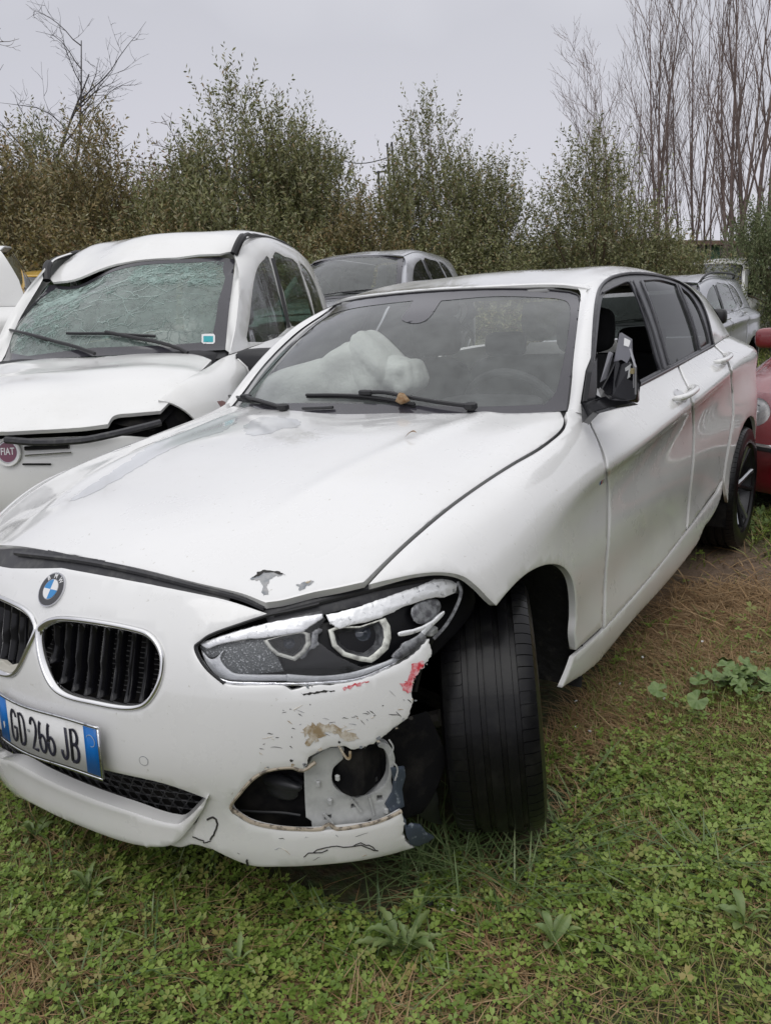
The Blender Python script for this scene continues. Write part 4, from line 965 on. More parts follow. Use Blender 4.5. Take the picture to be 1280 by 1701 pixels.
# door handles; each cup's shade is painted as a flat grey ellipse
def handle(px1, px2, parent, cup):
    a = SIDE.ev(*SIDE.hit([px1], ub=(1.8, 3.4)).T, .022)[0]; c = SIDE.ev(*SIDE.hit([px2], ub=(1.8, 3.4)).T, .024)[0]
    ax = c-a; L_ = np.linalg.norm(ax); mid = (a+c)/2; V = MB()
    pts = [a-np.array([.03, 0, 0]), a-ax*.02, a+ax*.2+np.array([.012, 0, 0]), a+ax*.5+np.array([.015, 0, 0]), a+ax*.8+np.array([.012, 0, 0]), c+ax*.02, c-np.array([.03, 0, 0])]
    V.tube(pts, [.012, .016, .0165, .016, .0165, .017, .013], 10, flat=.75); h = V.obj('door_handle', WHITE, parent, sub=1)
    q = SIDE.hit([cup], ub=(1.8, 3.4))[0]
    el = [(q[0]+.048*math.cos(t), q[1]+.028*math.sin(t)) for t in np.linspace(0, 2*math.pi, 20, endpoint=False)]
    panel('handle_recess_shade', SIDE, el, mat_cache('recess_shade', (.55, .55, .56), .3, coat=1), parent, step=.01, rim=0, roll=0, d=.0012)
    return h
handle((1121, 668), (1147, 650), door1, (1129, 657)); handle((1190, 608), (1206, 596), door2, (1196, 600))
# crease highlight / dirt line and small badge on fender
bu = SIDE.hit([(998, 802)], ub=(1.0, 1.6))[0]; Mq = local_frame(SIDE, bu, .001)
f1 = MB(); 
for k, (c_, w) in enumerate((((.10, .25, .5), .006), ((.02, .04, .2), .006), ((.5, .02, .04), .006), ((.55, .56, .58), .018))):
    x0 = -.018+k*.0065; q = MB().prism([(x0, -.009), (x0+w, -.009), (x0+w+.004, .009), (x0+.004, .009)], .002, Mq @ np.array(Matrix.Rotation(math.pi, 4, 'X'))); q.obj('fender_badge', mat_cache('mb%d' % k, c_, .25, .4 if k == 3 else 0), car, smooth=False)
# --- glass house, left side
ditch = [(945, 487, 'c'), (956, 470), (975, 455), (1000, 447)]
ub = (1.2, 3.9)
def TH(pts, **k): return TOP.hit(pts, ub=ub, vb=(0, 1.0), **k)
dlo_top = smooth([(986, 536, 'c'), (990, 499), (996, 478), (1009, 464), (1028, 457), (1052, 454), (1089, 457), (1121, 466), (1144, 480), (1163, 502), (1174, 528), (1180, 552), (1185, 573, 'c')], closed=False)
duv = TH(dlo_top)
# frame above the doors: from DLO line up to the roof ditch (v=.425)
us = np.linspace(duv[-1][0]+.72, 1.97, 30)
fr = np.vstack([duv[12:], [[3.93, .0]], [[3.90, .2]], [[3.86, .425]], np.stack([us[us < 3.8], np.full((us < 3.8).sum(), .425)], 1)])
tp = TH([(966, 497), (975, 470), (1000, 452)])
panel('roof_side_frame', TOP, fr, WHITE, car, step=.025, rim=.012, roll=.0015)
mirrored(car.children[-1])
# A pillar: strip from the windscreen edge to the door opening
Aw = pxcurve(WS, [(940, 690), (945, 668), (951, 600), (958, 540), (962, 505), (963, 489), (957, 480)], 5, d=.006, ub=(.4, .74), vb=(-.12, 1.08))
Ad = TOP.ev(*TH(smooth([(973, 692), (975, 668), (980, 616), (986, 536), (990, 499), (996, 478), (1008, 464)], closed=False)).T, .0)
ap = ruled('a_pillar', Aw, Ad, WHITE, car, 30, 8, .012, nrm=(1, -.4, .3)); mirrored(ap)
# roof skin
front_u = WS.ev(np.linspace(-.70, .70, 33), np.full(33, 1.015))   # top edge of the windscreen
ru = []
for p in front_u:
    xx = p[0]; vv = np.linspace(.3, 1.7, 240); q = TOP.ev(np.full(240, p[1]), vv); k = np.argmin(abs(q[:, 0]-xx)); ru.append((p[1], vv[k]))
ru = np.array(ru); ru = ru[(ru[:, 1] > .435) & (ru[:, 1] < 1.565)]
ru = ru[np.argsort(ru[:, 1])]
roof_o = np.vstack([ru, [[ru[-1, 0]+.03, 1.575], [3.80, 1.575], [3.90, 1.4], [3.93, 1.0], [3.90, .6], [3.80, .435-.01], [ru[0, 0]+.03, .425]]])
panel('roof', TOP, roof_o, WHITE, car, step=.035, rim=.01, roll=.003, rw=.008)
# roof fin
fp = TOP.ev([3.25], [.985])[0]
MB().add([(fp[0]-.02, fp[1]-.09, fp[2]), (fp[0]+.02, fp[1]-.09, fp[2]), (fp[0]+.028, fp[1]+.07, fp[2]), (fp[0]-.028, fp[1]+.07, fp[2]), (fp[0]-.004, fp[1]-.02, fp[2]+.035), (fp[0]+.004, fp[1]-.02, fp[2]+.035), (fp[0]+.005, fp[1]+.05, fp[2]+.055), (fp[0]-.005, fp[1]+.05, fp[2]+.055)],
         [(0, 1, 5, 4), (1, 2, 6, 5), (2, 3, 7, 6), (3, 0, 4, 7), (4, 5, 6, 7)]).obj('roof_antenna', WHITE, car, sub=2)
# --- door window trims and glasses
TRIM = mat_cache('window_trim_black', (.02, .02, .024), .3, noise=(40, (.05, .05, .055), .4, .7))
bl = [(974, 693, 'c'), (1062, 641), (1124, 607), (1185, 574, 'c')]
dl_all = [(975, 690, 'c'), (976, 668), (981, 616), (986, 536), (990, 499), (996, 478), (1009, 464), (1028, 457), (1052, 454), (1089, 457), (1121, 466), (1144, 480), (1163, 502), (1174, 528), (1180, 552), (1185, 574, 'c'), (1152, 593), (1099, 620), (1061, 643)]
w1 = [(985, 676, 'c'), (988, 610), (994, 540), (999, 500), (1006, 484), (1024, 473), (1047, 467, 'c'), (1060, 492), (1078, 545), (1090, 590), (1097, 613, 'c'), (1061, 632), (1020, 655)]
w2 = [(1068, 465, 'c'), (1095, 464), (1122, 471, 'c'), (1140, 515), (1152, 550), (1160, 581, 'c'), (1113, 607, 'c'), (1100, 560), (1085, 510)]
w3 = [(1130, 476, 'c'), (1146, 490), (1160, 512), (1170, 538), (1177, 563), (1178, 570, 'c'), (1164, 578, 'c'), (1155, 545), (1143, 508)]
GH = TOP.offset(-.004)
kw = dict(ub=ub, vb=(-.02, .6))
pxpanel('window_surround', GH, dl_all, TRIM, car, [w1, w2, w3], step=.02, rim=.012, **kw)
GL = TOP.offset(-.012)
g2 = pxpanel('rear_door_window', GL, w2, SIDE_GLASS, car, step=.03, rim=0, roll=0, **kw); g3 = pxpanel('quarter_window', GL, w3, SIDE_GLASS, car, step=.03, rim=0, roll=0, **kw)
for nme in ('window_surround', 'rear_door_window', 'quarter_window'):
    for o in [x for x in car.children if x.name.split('.')[0] == nme]: mirrored(o)
# right front window is up
rw1 = GL.hit(smooth(w1), ub=ub, vb=(-.02, .6)); g1 = panel('front_door_window', GL, rw1, SIDE_GLASS, car, step=.03, rim=0, roll=0); m1 = mirrored(g1); bpy.data.objects.remove(g1)
# trim mouldings
for pts in ([(975, 691), (1020, 664), (1062, 640), (1124, 607), (1184, 574)], [(976, 668), (981, 616), (986, 536), (990, 499), (996, 478), (1009, 464), (1028, 457), (1052, 454), (1089, 457), (1121, 466), (1144, 480), (1163, 502), (1174, 528), (1184, 572)]):
    tubes('window_moulding', [pxcurve(TOP, pts, 5, d=.001, ub=ub, vb=(-.03, .6))], .006, TRIM, car, n=6)
for pts in ([(1052, 466), (1066, 500), (1086, 555), (1102, 612)], [(1064, 466), (1082, 510), (1098, 560), (1111, 606)], [(1126, 472), (1142, 512), (1155, 550), (1162, 580)], [(1000, 486), (1024, 474), (1044, 469), (1055, 490), (1075, 545), (1090, 598), (1096, 614)]):
    tubes('window_channel', [pxcurve(TOP, pts, 5, d=.0, ub=ub, vb=(-.03, .6))], .0035, mat_cache('channel_rubber', (.06, .06, .07), .35), car, n=6)
# --- windscreen with dark edge band and sensor housing
ws_o = [(372, 690, 'c'), (390, 664), (430, 613), (480, 561), (515, 531), (545, 513), (580, 501), (640, 492), (720, 485), (820, 481), (900, 482), (945, 486, 'c'), (961, 494), (962, 520), (957, 560), (951, 610), (945, 660), (942, 682, 'c'), (900, 686), (800, 688), (650, 690), (500, 690)]
ws_i = [(400, 672, 'c'), (425, 640), (470, 590), (510, 552), (545, 526), (580, 514), (640, 505), (686, 500, 'c'), (667, 533, 'c'), (700, 534, 'c'), (733, 500, 'c'), (820, 493), (900, 495), (938, 500), (946, 512), (942, 560), (932, 615), (922, 652), (905, 672, 'c'), (800, 676), (690, 674), (600, 671), (500, 670)]
pxpanel('windscreen', WS, ws_o, WS_GLASS, car, step=.04, rim=.004, roll=0)
pxpanel('windscreen_band', WS, ws_o, FRIT, car, [ws_i], step=.02, rim=0, roll=0, d=.0016)
tubes('windscreen_seal', [pxcurve(WS, ws_o[:-4], 3, d=.003)], .004, BLACK, car, n=5)
pxpanel('mirror_housing', WS.offset(.0018), [(690, 500, 'c'), (733, 498, 'c'), (705, 533), (668, 532), (676, 515)], FRIT, car, step=.02, rim=0, roll=0)
superbox('rear_view_mirror', (.0, 1.86, 1.30), (.24, .03, .07), INTER, car, p=.5)
# cowl
pxpanel('cowl_panel', WS.offset(-.004), [(366, 668, 'c'), (374, 690), (391, 703, 'c'), (500, 704), (800, 704), (930, 700, 'c'), (942, 682, 'c'), (800, 686), (600, 686), (400, 682)], BLACK, car, step=.02, vb=(-.12, .3))
pxpanel('cowl_corner', WS.offset(.002), [(360, 666, 'c'), (372, 666), (380, 676), (386, 688), (374, 688, 'c')], mat_cache('rusty_corner', (.10, .035, .03), .7), car, step=.02, ub=(-.8, 0), vb=(-.2, .4))
# wipers
def wiper(px_arm, px_blade, nm='wiper'):
    a = pxcurve(WS, px_arm, 4, d=.022, vb=(-.2, 1)); bl_ = pxcurve(WS, px_blade, 4, d=.012, vb=(-.2, 1))
    w = MB(); w.tube(a, [.010]+[.0065]*(len(a)-2)+[.005], 6); w.box(a[0], (.035, .035, .025), bev=.006); o = w.obj(nm, BLACK, car)
    w = MB(); w.tube(bl_, .0055, 6); w.tube([p-np.array([0, 0, .008]) for p in bl_], .003, 4); w.obj('wiper_blade', BLACK, o)
    w = MB(); mid = a[-2]; w.box(mid, (.05, .02, .018), bev=.004); w.obj('wiper_joint', BLACK, o)
wiper([(782, 683), (730, 676), (680, 667), (640, 659), (602, 660)], [(512, 660), (560, 660), (604, 662), (650, 668), (690, 676)])
wiper([(476, 684), (450, 676), (425, 668), (412, 664)], [(384, 661), (420, 666), (450, 673), (478, 682)])
tubes('washer_pipe', [pxcurve(WS, [(505, 682), (540, 681), (555, 680)], 3, d=.01, vb=(-.2, 1))], .005, BLACK, car)
# --- wing mirror, broken: shell hanging, arm, loose glass plate
bx = SIDE.ev(*SIDE.hit([(990, 684)], ub=(1.3, 1.8)).T, 0)[0]
def rx(px, py, x): return U(px, py, x=x)
mp = [rx(974, 670, .79), rx(1000, 660, .80), rx(1030, 658, .87), rx(1058, 672, .95), rx(1025, 678, .93), rx(995, 687, .87), rx(976, 705, .815)]
V = [p for p in mp]+[p+np.array([-.03, .035, .0]) for p in mp]; n = len(mp)
mir = mesh_obj('wing_mirror', V, [tuple(range(n)), tuple(range(2*n-1, n-1, -1))]+[(i, (i+1) % n, n+(i+1) % n, n+i) for i in range(n)], GLOSSBLACK, car, smooth=False)
bv = mir.modifiers.new('b', 'BEVEL'); bv.width = .006; bv.segments = 2
def shard(name, pts, x, material, th=(.0, .02, .0), par=None, smooth=False):
    P = [U(p[0], p[1], x=x if len(p) < 3 else p[2]) for p in pts]; n = len(P); V = P+[p+np.array(th) for p in P]
    o = mesh_obj(name, V, [tuple(range(n)), tuple(range(2*n-1, n-1, -1))]+[(i, (i+1) % n, n+(i+1) % n, n+i) for i in range(n)], material, par or mir, smooth)
    bv = o.modifiers.new('b', 'BEVEL'); bv.width = .003; bv.segments = 2; bv.limit_method = 'ANGLE'; return o
shard('mirror_shell', [(1002, 650, .86), (1020, 606, .86), (1026, 590, .87), (1048, 612, .94), (1058, 640, .96), (1060, 672, .96), (1040, 666, .94), (1012, 659, .88)], .9, GLOSSBLACK, (-.01, .05, 0))
shard('mirror_backing', [(1020, 598, .87), (1029, 556, .88), (1045, 566, .92), (1046, 590, .93), (1040, 600, .92), (1030, 596, .90)], .9, mat_cache('mirror_backing_grey', (.14, .14, .16), .3, coat=.3), (0, .015, 0))
shard('mirror_label', [(1037, 562, .905), (1046, 566, .922), (1045, 576, .922), (1036, 573, .905)], .9, BWH, (0, -.002, 0))
shard('mirror_stalk', [(998, 632, .85), (1011, 586, .85), (1014, 588, .855), (1004, 628, .855)], .86, mat_cache('stalk_grey', (.2, .2, .22), .4), (0, .012, 0))
shard('mirror_motor', [(1039, 612, .92), (1047, 606, .94), (1046, 625, .94), (1042, 628, .93)], .9, BR, (0, -.006, 0))
shard('mirror_connector', [(1048, 613, .95), (1054, 613, .955), (1054, 620, .955), (1048, 620, .95)], .9, mat_cache('beige_connector', (.45, .38, .22), .6), (0, -.012, 0))
tubes('mirror_wires', [[rx(1046, 580, .93), rx(1052, 600, .95), rx(1052, 640, .95), rx(1054, 665, .95)], [rx(1048, 590, .94), rx(1055, 610, .96), rx(1055, 655, .96)], [rx(1044, 630, .93), rx(1050, 640, .94), rx(1049, 655, .94)]], .003, mat_cache('wire_mixed', (.3, .3, .32), .4, .5), mir, n=5)
shard('mirror_pivot', [(996, 645, .85), (1004, 650, .86), (1009, 656, .865), (1001, 658, .86), (995, 654, .85)], .86, mat_cache('cast_metal', (.4, .4, .4), .35, .6), (0, -.02, 0))
shard('mirror_triangle', [(976, 668, .785), (983, 618, .775), (990, 600, .77), (990, 640, .78), (985, 668, .79)], .78, GLOSSBLACK, (-.02, .0, 0))
for o in [mir]+[c for c in mir.children if c.name.split('.')[0] in ('mirror_shell', 'mirror_backing', 'mirror_triangle')]:
    o.modifiers.clear(); b_ = o.modifiers.new('b', 'BEVEL'); b_.width = .012 if o.name.startswith(('wing', 'mirror_shell')) else .005; b_.segments = 4; b_.limit_method = 'NONE'
    o.data.polygons.foreach_set('use_smooth', [True]*len(o.data.polygons)); w_ = o.modifiers.new('w', 'WEIGHTED_NORMAL')
GREYFILM = mat('grey_film_on_paint', (.69, .705, .72), .15, coat=1)  # slightly greyer, glossy ragged patches laid just above the hood paint
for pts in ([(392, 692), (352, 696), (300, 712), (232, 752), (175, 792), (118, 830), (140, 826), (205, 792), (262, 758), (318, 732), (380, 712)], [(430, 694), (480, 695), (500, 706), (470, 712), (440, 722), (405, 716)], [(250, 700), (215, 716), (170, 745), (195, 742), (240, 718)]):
    pxpanel('grey_patch', HOOD, pts, GREYFILM, car, step=.02, rim=0, roll=0, d=.0006, jag=.004)
# --- wheels
RIMM = mat_cache('alloy_machined', (.42, .43, .45), .28, .9); RIMD = mat_cache('alloy_dark', (.015, .015, .018), .35, .3)
make_wheel(car, (.748, .80, .303), .318, .225, steer=27, camber=-3, side=1, rimmat=RIMM, dark=RIMD)
make_wheel(car, (.775, 3.46, .31), .317, .235, side=1, rimmat=RIMM, dark=RIMD)
make_wheel(car, (-.775, 3.46, .31), .317, .235, side=-1, rimmat=RIMM, dark=RIMD, detail=1)
make_wheel(car, (-.76, .79, .31), .317, .225, side=-1, rimmat=RIMM, dark=RIMD, detail=1)
# --- rear end, floor
V = []; F = []
st_ = [(1.04, 4.22, .60), (.90, 4.25, .74), (.70, 4.28, .76), (.50, 4.30, .75), (.30, 4.25, .70)]
for z, y, x in st_:
    for s_ in np.linspace(-1, 1, 13): V.append((x*s_, y+.06*(1-s_*s_)-.06, z))
for i in range(len(st_)-1):
    for j in range(12): F.append((i*13+j, i*13+j+1, i*13+14+j, i*13+13+j))
tg = mesh_obj('tailgate', V, F, WHITE, car)
V = []; F = []
for z, y, x in [(1.05, 4.17, .63), (1.18, 4.04, .60), (1.30, 3.93, .53)]:
    for s_ in np.linspace(-1, 1, 9): V.append((x*s_, y+.03*(1-s_*s_)-.02, z))
for i in range(2):
    for j in range(8): F.append((i*9+j, i*9+j+1, i*9+10+j, i*9+9+j))
mesh_obj('rear_window', V, F, SIDE_GLASS, tg)
MB().box((0, 2.35, .19), (1.1, 3.2, .04)).obj('floor_pan', CAVITY, car, smooth=False)
# --- interior
SEAT = FABRIC
def seat(x, y, z0=.35, mt=FABRIC, parent=car):
    s = superbox('seat', (x, y, z0+.10), (.50, .52, .18), mt, parent)
    superbox('seat_back', (x, y+.30, z0+.42), (.48, .16, .62), mt, s, rot=(math.radians(-18), 0, 0), taper=.22)
    superbox('headrest', (x, y+.43, z0+.82), (.25, .10, .19), mt, s, p=.5)
    tubes('headrest_post', [[(x+k, y+.40, z0+.66), (x+k, y+.42, z0+.78)] for k in (-.06, .06)], .006, CHROME2, s, n=6)
    return s
seat(.37, 2.10); seat(-.37, 2.10)
rs_ = superbox('rear_bench', (0, 2.95, .45), (1.2, .5, .18), FABRIC, car); superbox('bench_back', (0, 3.25, .75), (1.2, .16, .55), FABRIC, rs_, rot=(math.radians(-15), 0, 0))
for x in (-.38, .38): superbox('headrest', (x, 3.32, 1.08), (.24, .09, .14), FABRIC, rs_, p=.5)
superbox('dashboard', (0, 1.52, .84), (1.40, .42, .24), INTER, car, p=.3); superbox('instrument_hood', (.37, 1.58, .965), (.36, .22, .07), INTER, car, p=.5)
MB().lathe([(0, 0)], 3)
sw = MB(); cs = np.array([.37, 1.78, .90]); ax = np.array([0, .90, .42]); ax = ax/np.linalg.norm(ax); e1 = np.array([1., 0, 0]); e2 = np.cross(ax, e1)
sw.tube([cs+.185*(e1*math.cos(t)+e2*math.sin(t)) for t in np.linspace(0, 2*math.pi, 33)], .016, 8, cap=False); swo = sw.obj('steering_wheel', INTER, car)
superbox('steering_hub', cs-ax*.01, (.17, .05, .13), INTER, swo, p=.6, rot=(math.radians(-25), 0, 0))
tubes('steering_spoke', [[cs, cs+e1*.18], [cs, cs-e1*.18], [cs, cs+e2*.18]], .012, INTER, swo)
# milky draped driver airbag and inflated passenger airbag (cloth)
def airbag(name, c, d, seed, rot=(0, 0, 0), n=26, material=AIRBAG):
    Rm = np.array(Matrix.Rotation(rot[2], 3, 'Z') @ Matrix.Rotation(rot[1], 3, 'Y') @ Matrix.Rotation(rot[0], 3, 'X')); V = []; F = []; f = lambda t: math.copysign(abs(t)**.62, t)
    for i in range(n+1):
        th = -math.pi/2+math.pi*i/n
        for j in range(2*n):
            ph = math.pi*j/n; q = np.array([f(math.cos(th))*f(math.cos(ph)), f(math.cos(th))*f(math.sin(ph)), f(math.sin(th))])
            k = 1+.05*abs(math.sin(5*ph+seed))*math.cos(th)+.07*math.sin(3*q[0]*2+seed)*math.sin(4*q[2]+seed)-.10*math.exp(-((q[0]-.25)/.12)**2)
            V.append(np.array(c)+Rm@(q*k*np.array(d)/2))
    m_ = 2*n
    for i in range(n):
        for j in range(m_): F.append((i*m_+j, i*m_+(j+1) % m_, (i+1)*m_+(j+1) % m_, (i+1)*m_+j))
    return mesh_obj(name, V, F, material, car)
airbag('airbag', (-.38, 1.64, 1.03), (.60, .28, .22), 1.3, rot=(0, math.radians(-17), math.radians(8)))
airbag('airbag', (-.16, 1.66, 1.10), (.20, .22, .25), 3.1, rot=(0, math.radians(-40), 0))
airbag('airbag', (-.04, 1.66, 1.07), (.20, .16, .13), 2.1, rot=(0, math.radians(12), 0))
superbox('headliner', (0, 2.8, 1.335), (1.02, 1.9, .03), mat_cache('headliner_grey', (.25, .25, .25), .9), car, p=.2)
# ================================================================== other vehicles, on the same kind of surfaces with their own proportions
def warp_fn(wx, ys, zs, dent=None):
    yr = [-1, 0, .79, 1.22, 1.80, 3.46, 4.28, 5.28]; yt = [ys[0]-1+0]+list(ys)+[ys[-1]+1]
    yr = [-1, 0, .79, 1.22, 1.80, 3.46, 4.28, 5.28]; yt = [ys[0]-1, *ys, ys[-1]+1]
    zr = [-1, .15, .62, .80, .99, 1.43, 2.43]; ztt = [zs[0]-1.15, *zs, zs[-1]+1]
    ya = Nat(yr); za = Nat(zr)
    def f(p):
        y = np.interp(p[:, 1], yr, yt); z = np.interp(p[:, 2], zr, ztt)
        # smooth the kinks a little
        for d in (.12,):
            y = (y+np.interp(p[:, 1]-d, yr, yt)+np.interp(p[:, 1]+d, yr, yt))/3
            z = (z*2+np.interp(p[:, 2]-.05, zr, ztt)+np.interp(p[:, 2]+.05, zr, ztt))/4
        q = np.stack([p[:, 0]*wx, y, z], 1)
        return dent(q) if dent else q
    return f
def wpt(f, p): return f(np.array([p], float))[0]
W_F = [(1.66, .035), (1.78, .14), (1.93, .24), (2.08, .292), (2.25, .315), (2.34, .315), (2.37, .18), (2.38, .03)]
W_R = [(2.47, .035), (2.46, .18), (2.43, .318), (2.70, .318), (2.98, .30), (3.04, .18), (3.08, .035)]
W_Q = [(3.13, .035), (3.10, .17), (3.04, .295), (3.25, .275), (3.38, .20), (3.44, .10), (3.46, .04)]
def generic_car(name, label, pose, wx, ys, zs, pm, rimmat=None, estate=False, rails=False, head='slant', dent=None, low=False, front=True, glassm=None, quarter=True):
    x, y, a, z = pose
    T = np.array(Matrix.Translation((x, y, z)) @ Matrix.Rotation(a, 4, 'Z'))
    root = thing(name, label, 'car', mw=Matrix(T.tolist()))
    f = warp_fn(wx, ys, zs, dent)
    def est(p):
        if estate:
            p = p.copy(); k = np.clip((p[:, 1]-2.6)/1.3, 0, 1); up = p[:, 2] > 1.07
            p[:, 2] = np.where(up, p[:, 2]+k*k*.055*(p[:, 2]-1.07)/.3, p[:, 2])
        return f(p)
    Q = car_surfaces(T, est); gm = glassm or SIDE_GLASS
    st = .05
    # hood, fenders, doors
    hu = [(.0, .155), (.25, .18), (.48, .245), (.62, .36), (.705, .55), (.725, .80), (.742, 1.1), (.735, 1.30), (.70, 1.41), (.5, 1.32), (.25, 1.25), (0, 1.225)]
    hr = [(-a_, b_) for a_, b_ in hu[::-1] if a_ > 0]
    panel('hood', Q['hood'], smooth(hu[:9], 3, False).tolist()+[list(q) for q in hu[9:]]+[list(q) for q in hr], pm, root, step=st*1.2)
    arc = lambda yc, r, a0, a1: [(yc+r*math.cos(math.radians(t)), .315+r*math.sin(math.radians(t))) for t in np.linspace(a0, a1, 12)]
    sd = Q['side']; raw = car_surfaces()['side']
    vz = np.linspace(0, .84, 60)
    def sv(u, zz): return float(np.interp(-zz, -raw.raw(np.full(60, u), vz)[:, 2], vz))
    fe = [(.36, .0), (.8, .002), (1.3, .002), (1.46, .002), (1.33, .06), (1.31, .3), (1.32, .62)]+[(u, sv(u, zz)) for u, zz in arc(.79, .36, -10, 190)]+[(.42, .55), (.36, .3)]
    parts = [('fender', fe), ('front_door', [(1.47, .0), (2.40, .0), (2.40, .35), (2.34, .64), (1.325, .64), (1.32, .3), (1.34, .07)]),
             ('rear_door', [(2.41, .0), (3.2, .0), (3.23, .1), (3.16, .25), (3.06, .45), (3.03, .64), (2.35, .64), (2.41, .35)]),
             ('rear_quarter_panel', [(3.21, .0), (4.15, 0), (4.19, .3), (4.15, .72), (3.85, .72)]+[(u, sv(u, zz)) for u, zz in arc(3.46, .37, 0, 180)]+[(3.04, .62), (3.07, .45), (3.17, .26), (3.24, .1)]),
             ('side_skirt', [(1.15, .645), (3.02, .645), (3.05, .76), (1.12, .76)])]
    for nme, o in parts:
        k = panel(nme, sd, o, pm, root, step=st, rim=.01, roll=.003, rw=.01)
        if nme.endswith('door'):
            u0 = o[1][0]-.16; hd = MB(); P_ = [sd.ev([u0+t], [.10-.0*t], .03)[0] for t in (-.09, -.03, .03, .09)]; hd.tube(P_, .014, 6); ho = hd.obj('door_handle', pm, k); mirrored(ho)
        mirrored(k)
    # roof and side frames with window openings
    fr = [(1.36, .0), (1.50, .10), (1.68, .24), (1.84, .36), (1.95, .43), (3.80, .43), (3.90, .2), (3.93, 0)]
    wq = [W_F, W_R, W_Q] if quarter else [W_F, W_R]
    k = panel('roof_side_frame', Q['top'], fr, pm, root, [smooth(w, 3) for w in wq], step=st, rim=.01, roll=.001); mirrored(k)
    for nme, w in zip(('front_door_window', 'rear_door_window', 'quarter_window'), wq):
        k = panel(nme, Q['top'].offset(-.006), smooth(w, 3), gm, root, step=st*1.5, rim=0, roll=0); mirrored(k)
    c_ = Q['top'].ev([2.37]*4+[2.44]*4, [.03, .12, .22, .31, .31, .22, .12, .03], .002)
    k = mesh_obj('b_pillar', c_, [(0, 1, 6, 7), (1, 2, 5, 6), (2, 3, 4, 5)], BLACK, root); mirrored(k)
    panel('roof', Q['top'], [(1.97, .44), (1.90, .50), (1.83, .72), (1.81, 1.0), (1.83, 1.28), (1.90, 1.5), (1.97, 1.56), (3.8, 1.56), (3.92, 1.3), (3.95, 1.0), (3.92, .7), (3.8, .44)], pm, root, step=st*1.5)
    # windscreen
    wso = [(-.70, .0), (-.35, -.0), (0, 0), (.35, 0), (.70, 0), (.70, .5), (.69, .97), (.60, 1.0), (0, 1.0), (-.60, 1.0), (-.69, .97), (-.70, .5)]
    wsi = [(-.64, .06), (0, .05), (.64, .06), (.645, .5), (.62, .92), (.4, .95), (0, .955), (-.4, .95), (-.62, .92), (-.645, .5)]
    panel('windscreen', Q['ws'], wso, WS_GLASS, root, step=.08, rim=0, roll=0)
    panel('windscreen_band', Q['ws'], wso, FRIT, root, [wsi], step=.06, rim=0, roll=0, d=.002)
    A = Q['ws'].ev([.695]*9, np.linspace(0, 1.0, 9), .002); Bc = Q['top'].ev(np.array([p[0] for p in fr[:5]]), np.array([p[1] for p in fr[:5]]), 0)
    k = ruled('a_pillar', A, Bc, pm, root, 14, 4, .008, nrm=(1, -.4, .3)); mirrored(k)
    for sgn in (0, 1):
        P1 = Q['ws'].ev([.55-sgn*.7], [-.02], .02)[0]; P2 = Q['ws'].ev([.10-sgn*.62], [.10], .02)[0]; P3 = Q['ws'].ev([-.12-sgn*.5], [.07], .015)[0]; P4 = Q['ws'].ev([.42-sgn*.6], [.14], .015)[0]
        wp = tubes('wiper', [[P1, (P1+P2)/2, P2]], .009, BLACK, root, n=6); tubes('wiper_blade', [[P3, P2, P4]], .006, BLACK, wp, n=5)
    panel('cowl_panel', Q['ws'].offset(-.008), [(-.72, -.12), (.72, -.12), (.72, .01), (-.72, .01)], BLACK, root, step=.08, rim=0)
    panel('hood_underside', Q['hood'].offset(-.03), [(-.70, .35), (-.5, .2), (0, .12), (.5, .2), (.70, .35), (.775, .55), (.775, 1.45), (-.775, 1.45), (-.775, .55)], CAVITY, root, step=.15, rim=0)
    # bumper with grille opening and lamps
    if front:
        bo = [(-1.08, .14), (-.6, .13), (0, .13), (.6, .13), (1.08, .14), (1.09, .55), (1.05, .66), (.9, .76), (.6, .78), (0, .775), (-.6, .78), (-.9, .76), (-1.05, .66), (-1.09, .55)]
        lamp = [(.42, .60), (.60, .57), (.85, .60), (1.0, .68), (.9, .735), (.65, .735), (.48, .69)]
        lampr = [(-a_, b_) for a_, b_ in lamp[::-1]]
        gr = [(-.26, .60), (.26, .60), (.30, .66), (.27, .72), (-.27, .72), (-.30, .66)]
        lowg = [(-.42, .22), (.42, .22), (.46, .28), (.40, .36), (-.40, .36), (-.46, .28)]
        if head == 'round':
            lamp = [(.66+.14*math.cos(t), .655+.088*math.sin(t)) for t in np.linspace(0, 2*math.pi, 20, endpoint=False)]; lampr = [(-a_, b_) for a_, b_ in lamp[::-1]]
        sm_ = (lambda q: q) if head == 'round' else (lambda q: smooth(q, 3))
        panel('front_bumper', Q['nose'], smooth(bo, 3), pm, root, [sm_(lamp), sm_(lampr), smooth(gr, 3), smooth(lowg, 3)], step=.035)
        panel('bumper_core', Q['nose'].offset(-.07), [(-1.05, .14), (1.05, .14), (1.05, .74), (-1.05, .74)], CAVITY, root, step=.1, rim=0)
        for lp in (lamp, lampr):
            h = panel('headlight', Q['nose'].offset(-.012 if head == 'round' else -.03), sm_(lp), mat_cache('lamp_bowl', (.80, .80, .78), .5, .1, noise=(18, (.55, .55, .55), .4, .6)) if head == 'round' else mat_cache('lamp_reflector', (.62, .63, .65), .22, .8, noise=(18, (.25, .25, .27), .4, .6)), root, step=.03, rim=0)
            panel('headlight_lens', Q['nose'].offset(.004), sm_(lp), LENS, h, step=.03, rim=.01, roll=.004)
            c = np.mean(lp, axis=0); Mx = np.eye(4); fm = frame(Q['nose'].ev([c[0]], [c[1]], -.02)[0], Q['nose'].ev([c[0]+.01], [c[1]], -.02)[0]-Q['nose'].ev([c[0]], [c[1]], -.02)[0], z=Q['nose'].nor(np.array([c[0]]), np.array([c[1]]))[0])[:, [2, 0, 1, 3]]
            MB().lathe([(.012, 0), (.008, .03), (-.01, .052)], 20, fm).obj('headlight_bulb', CHROME, h)
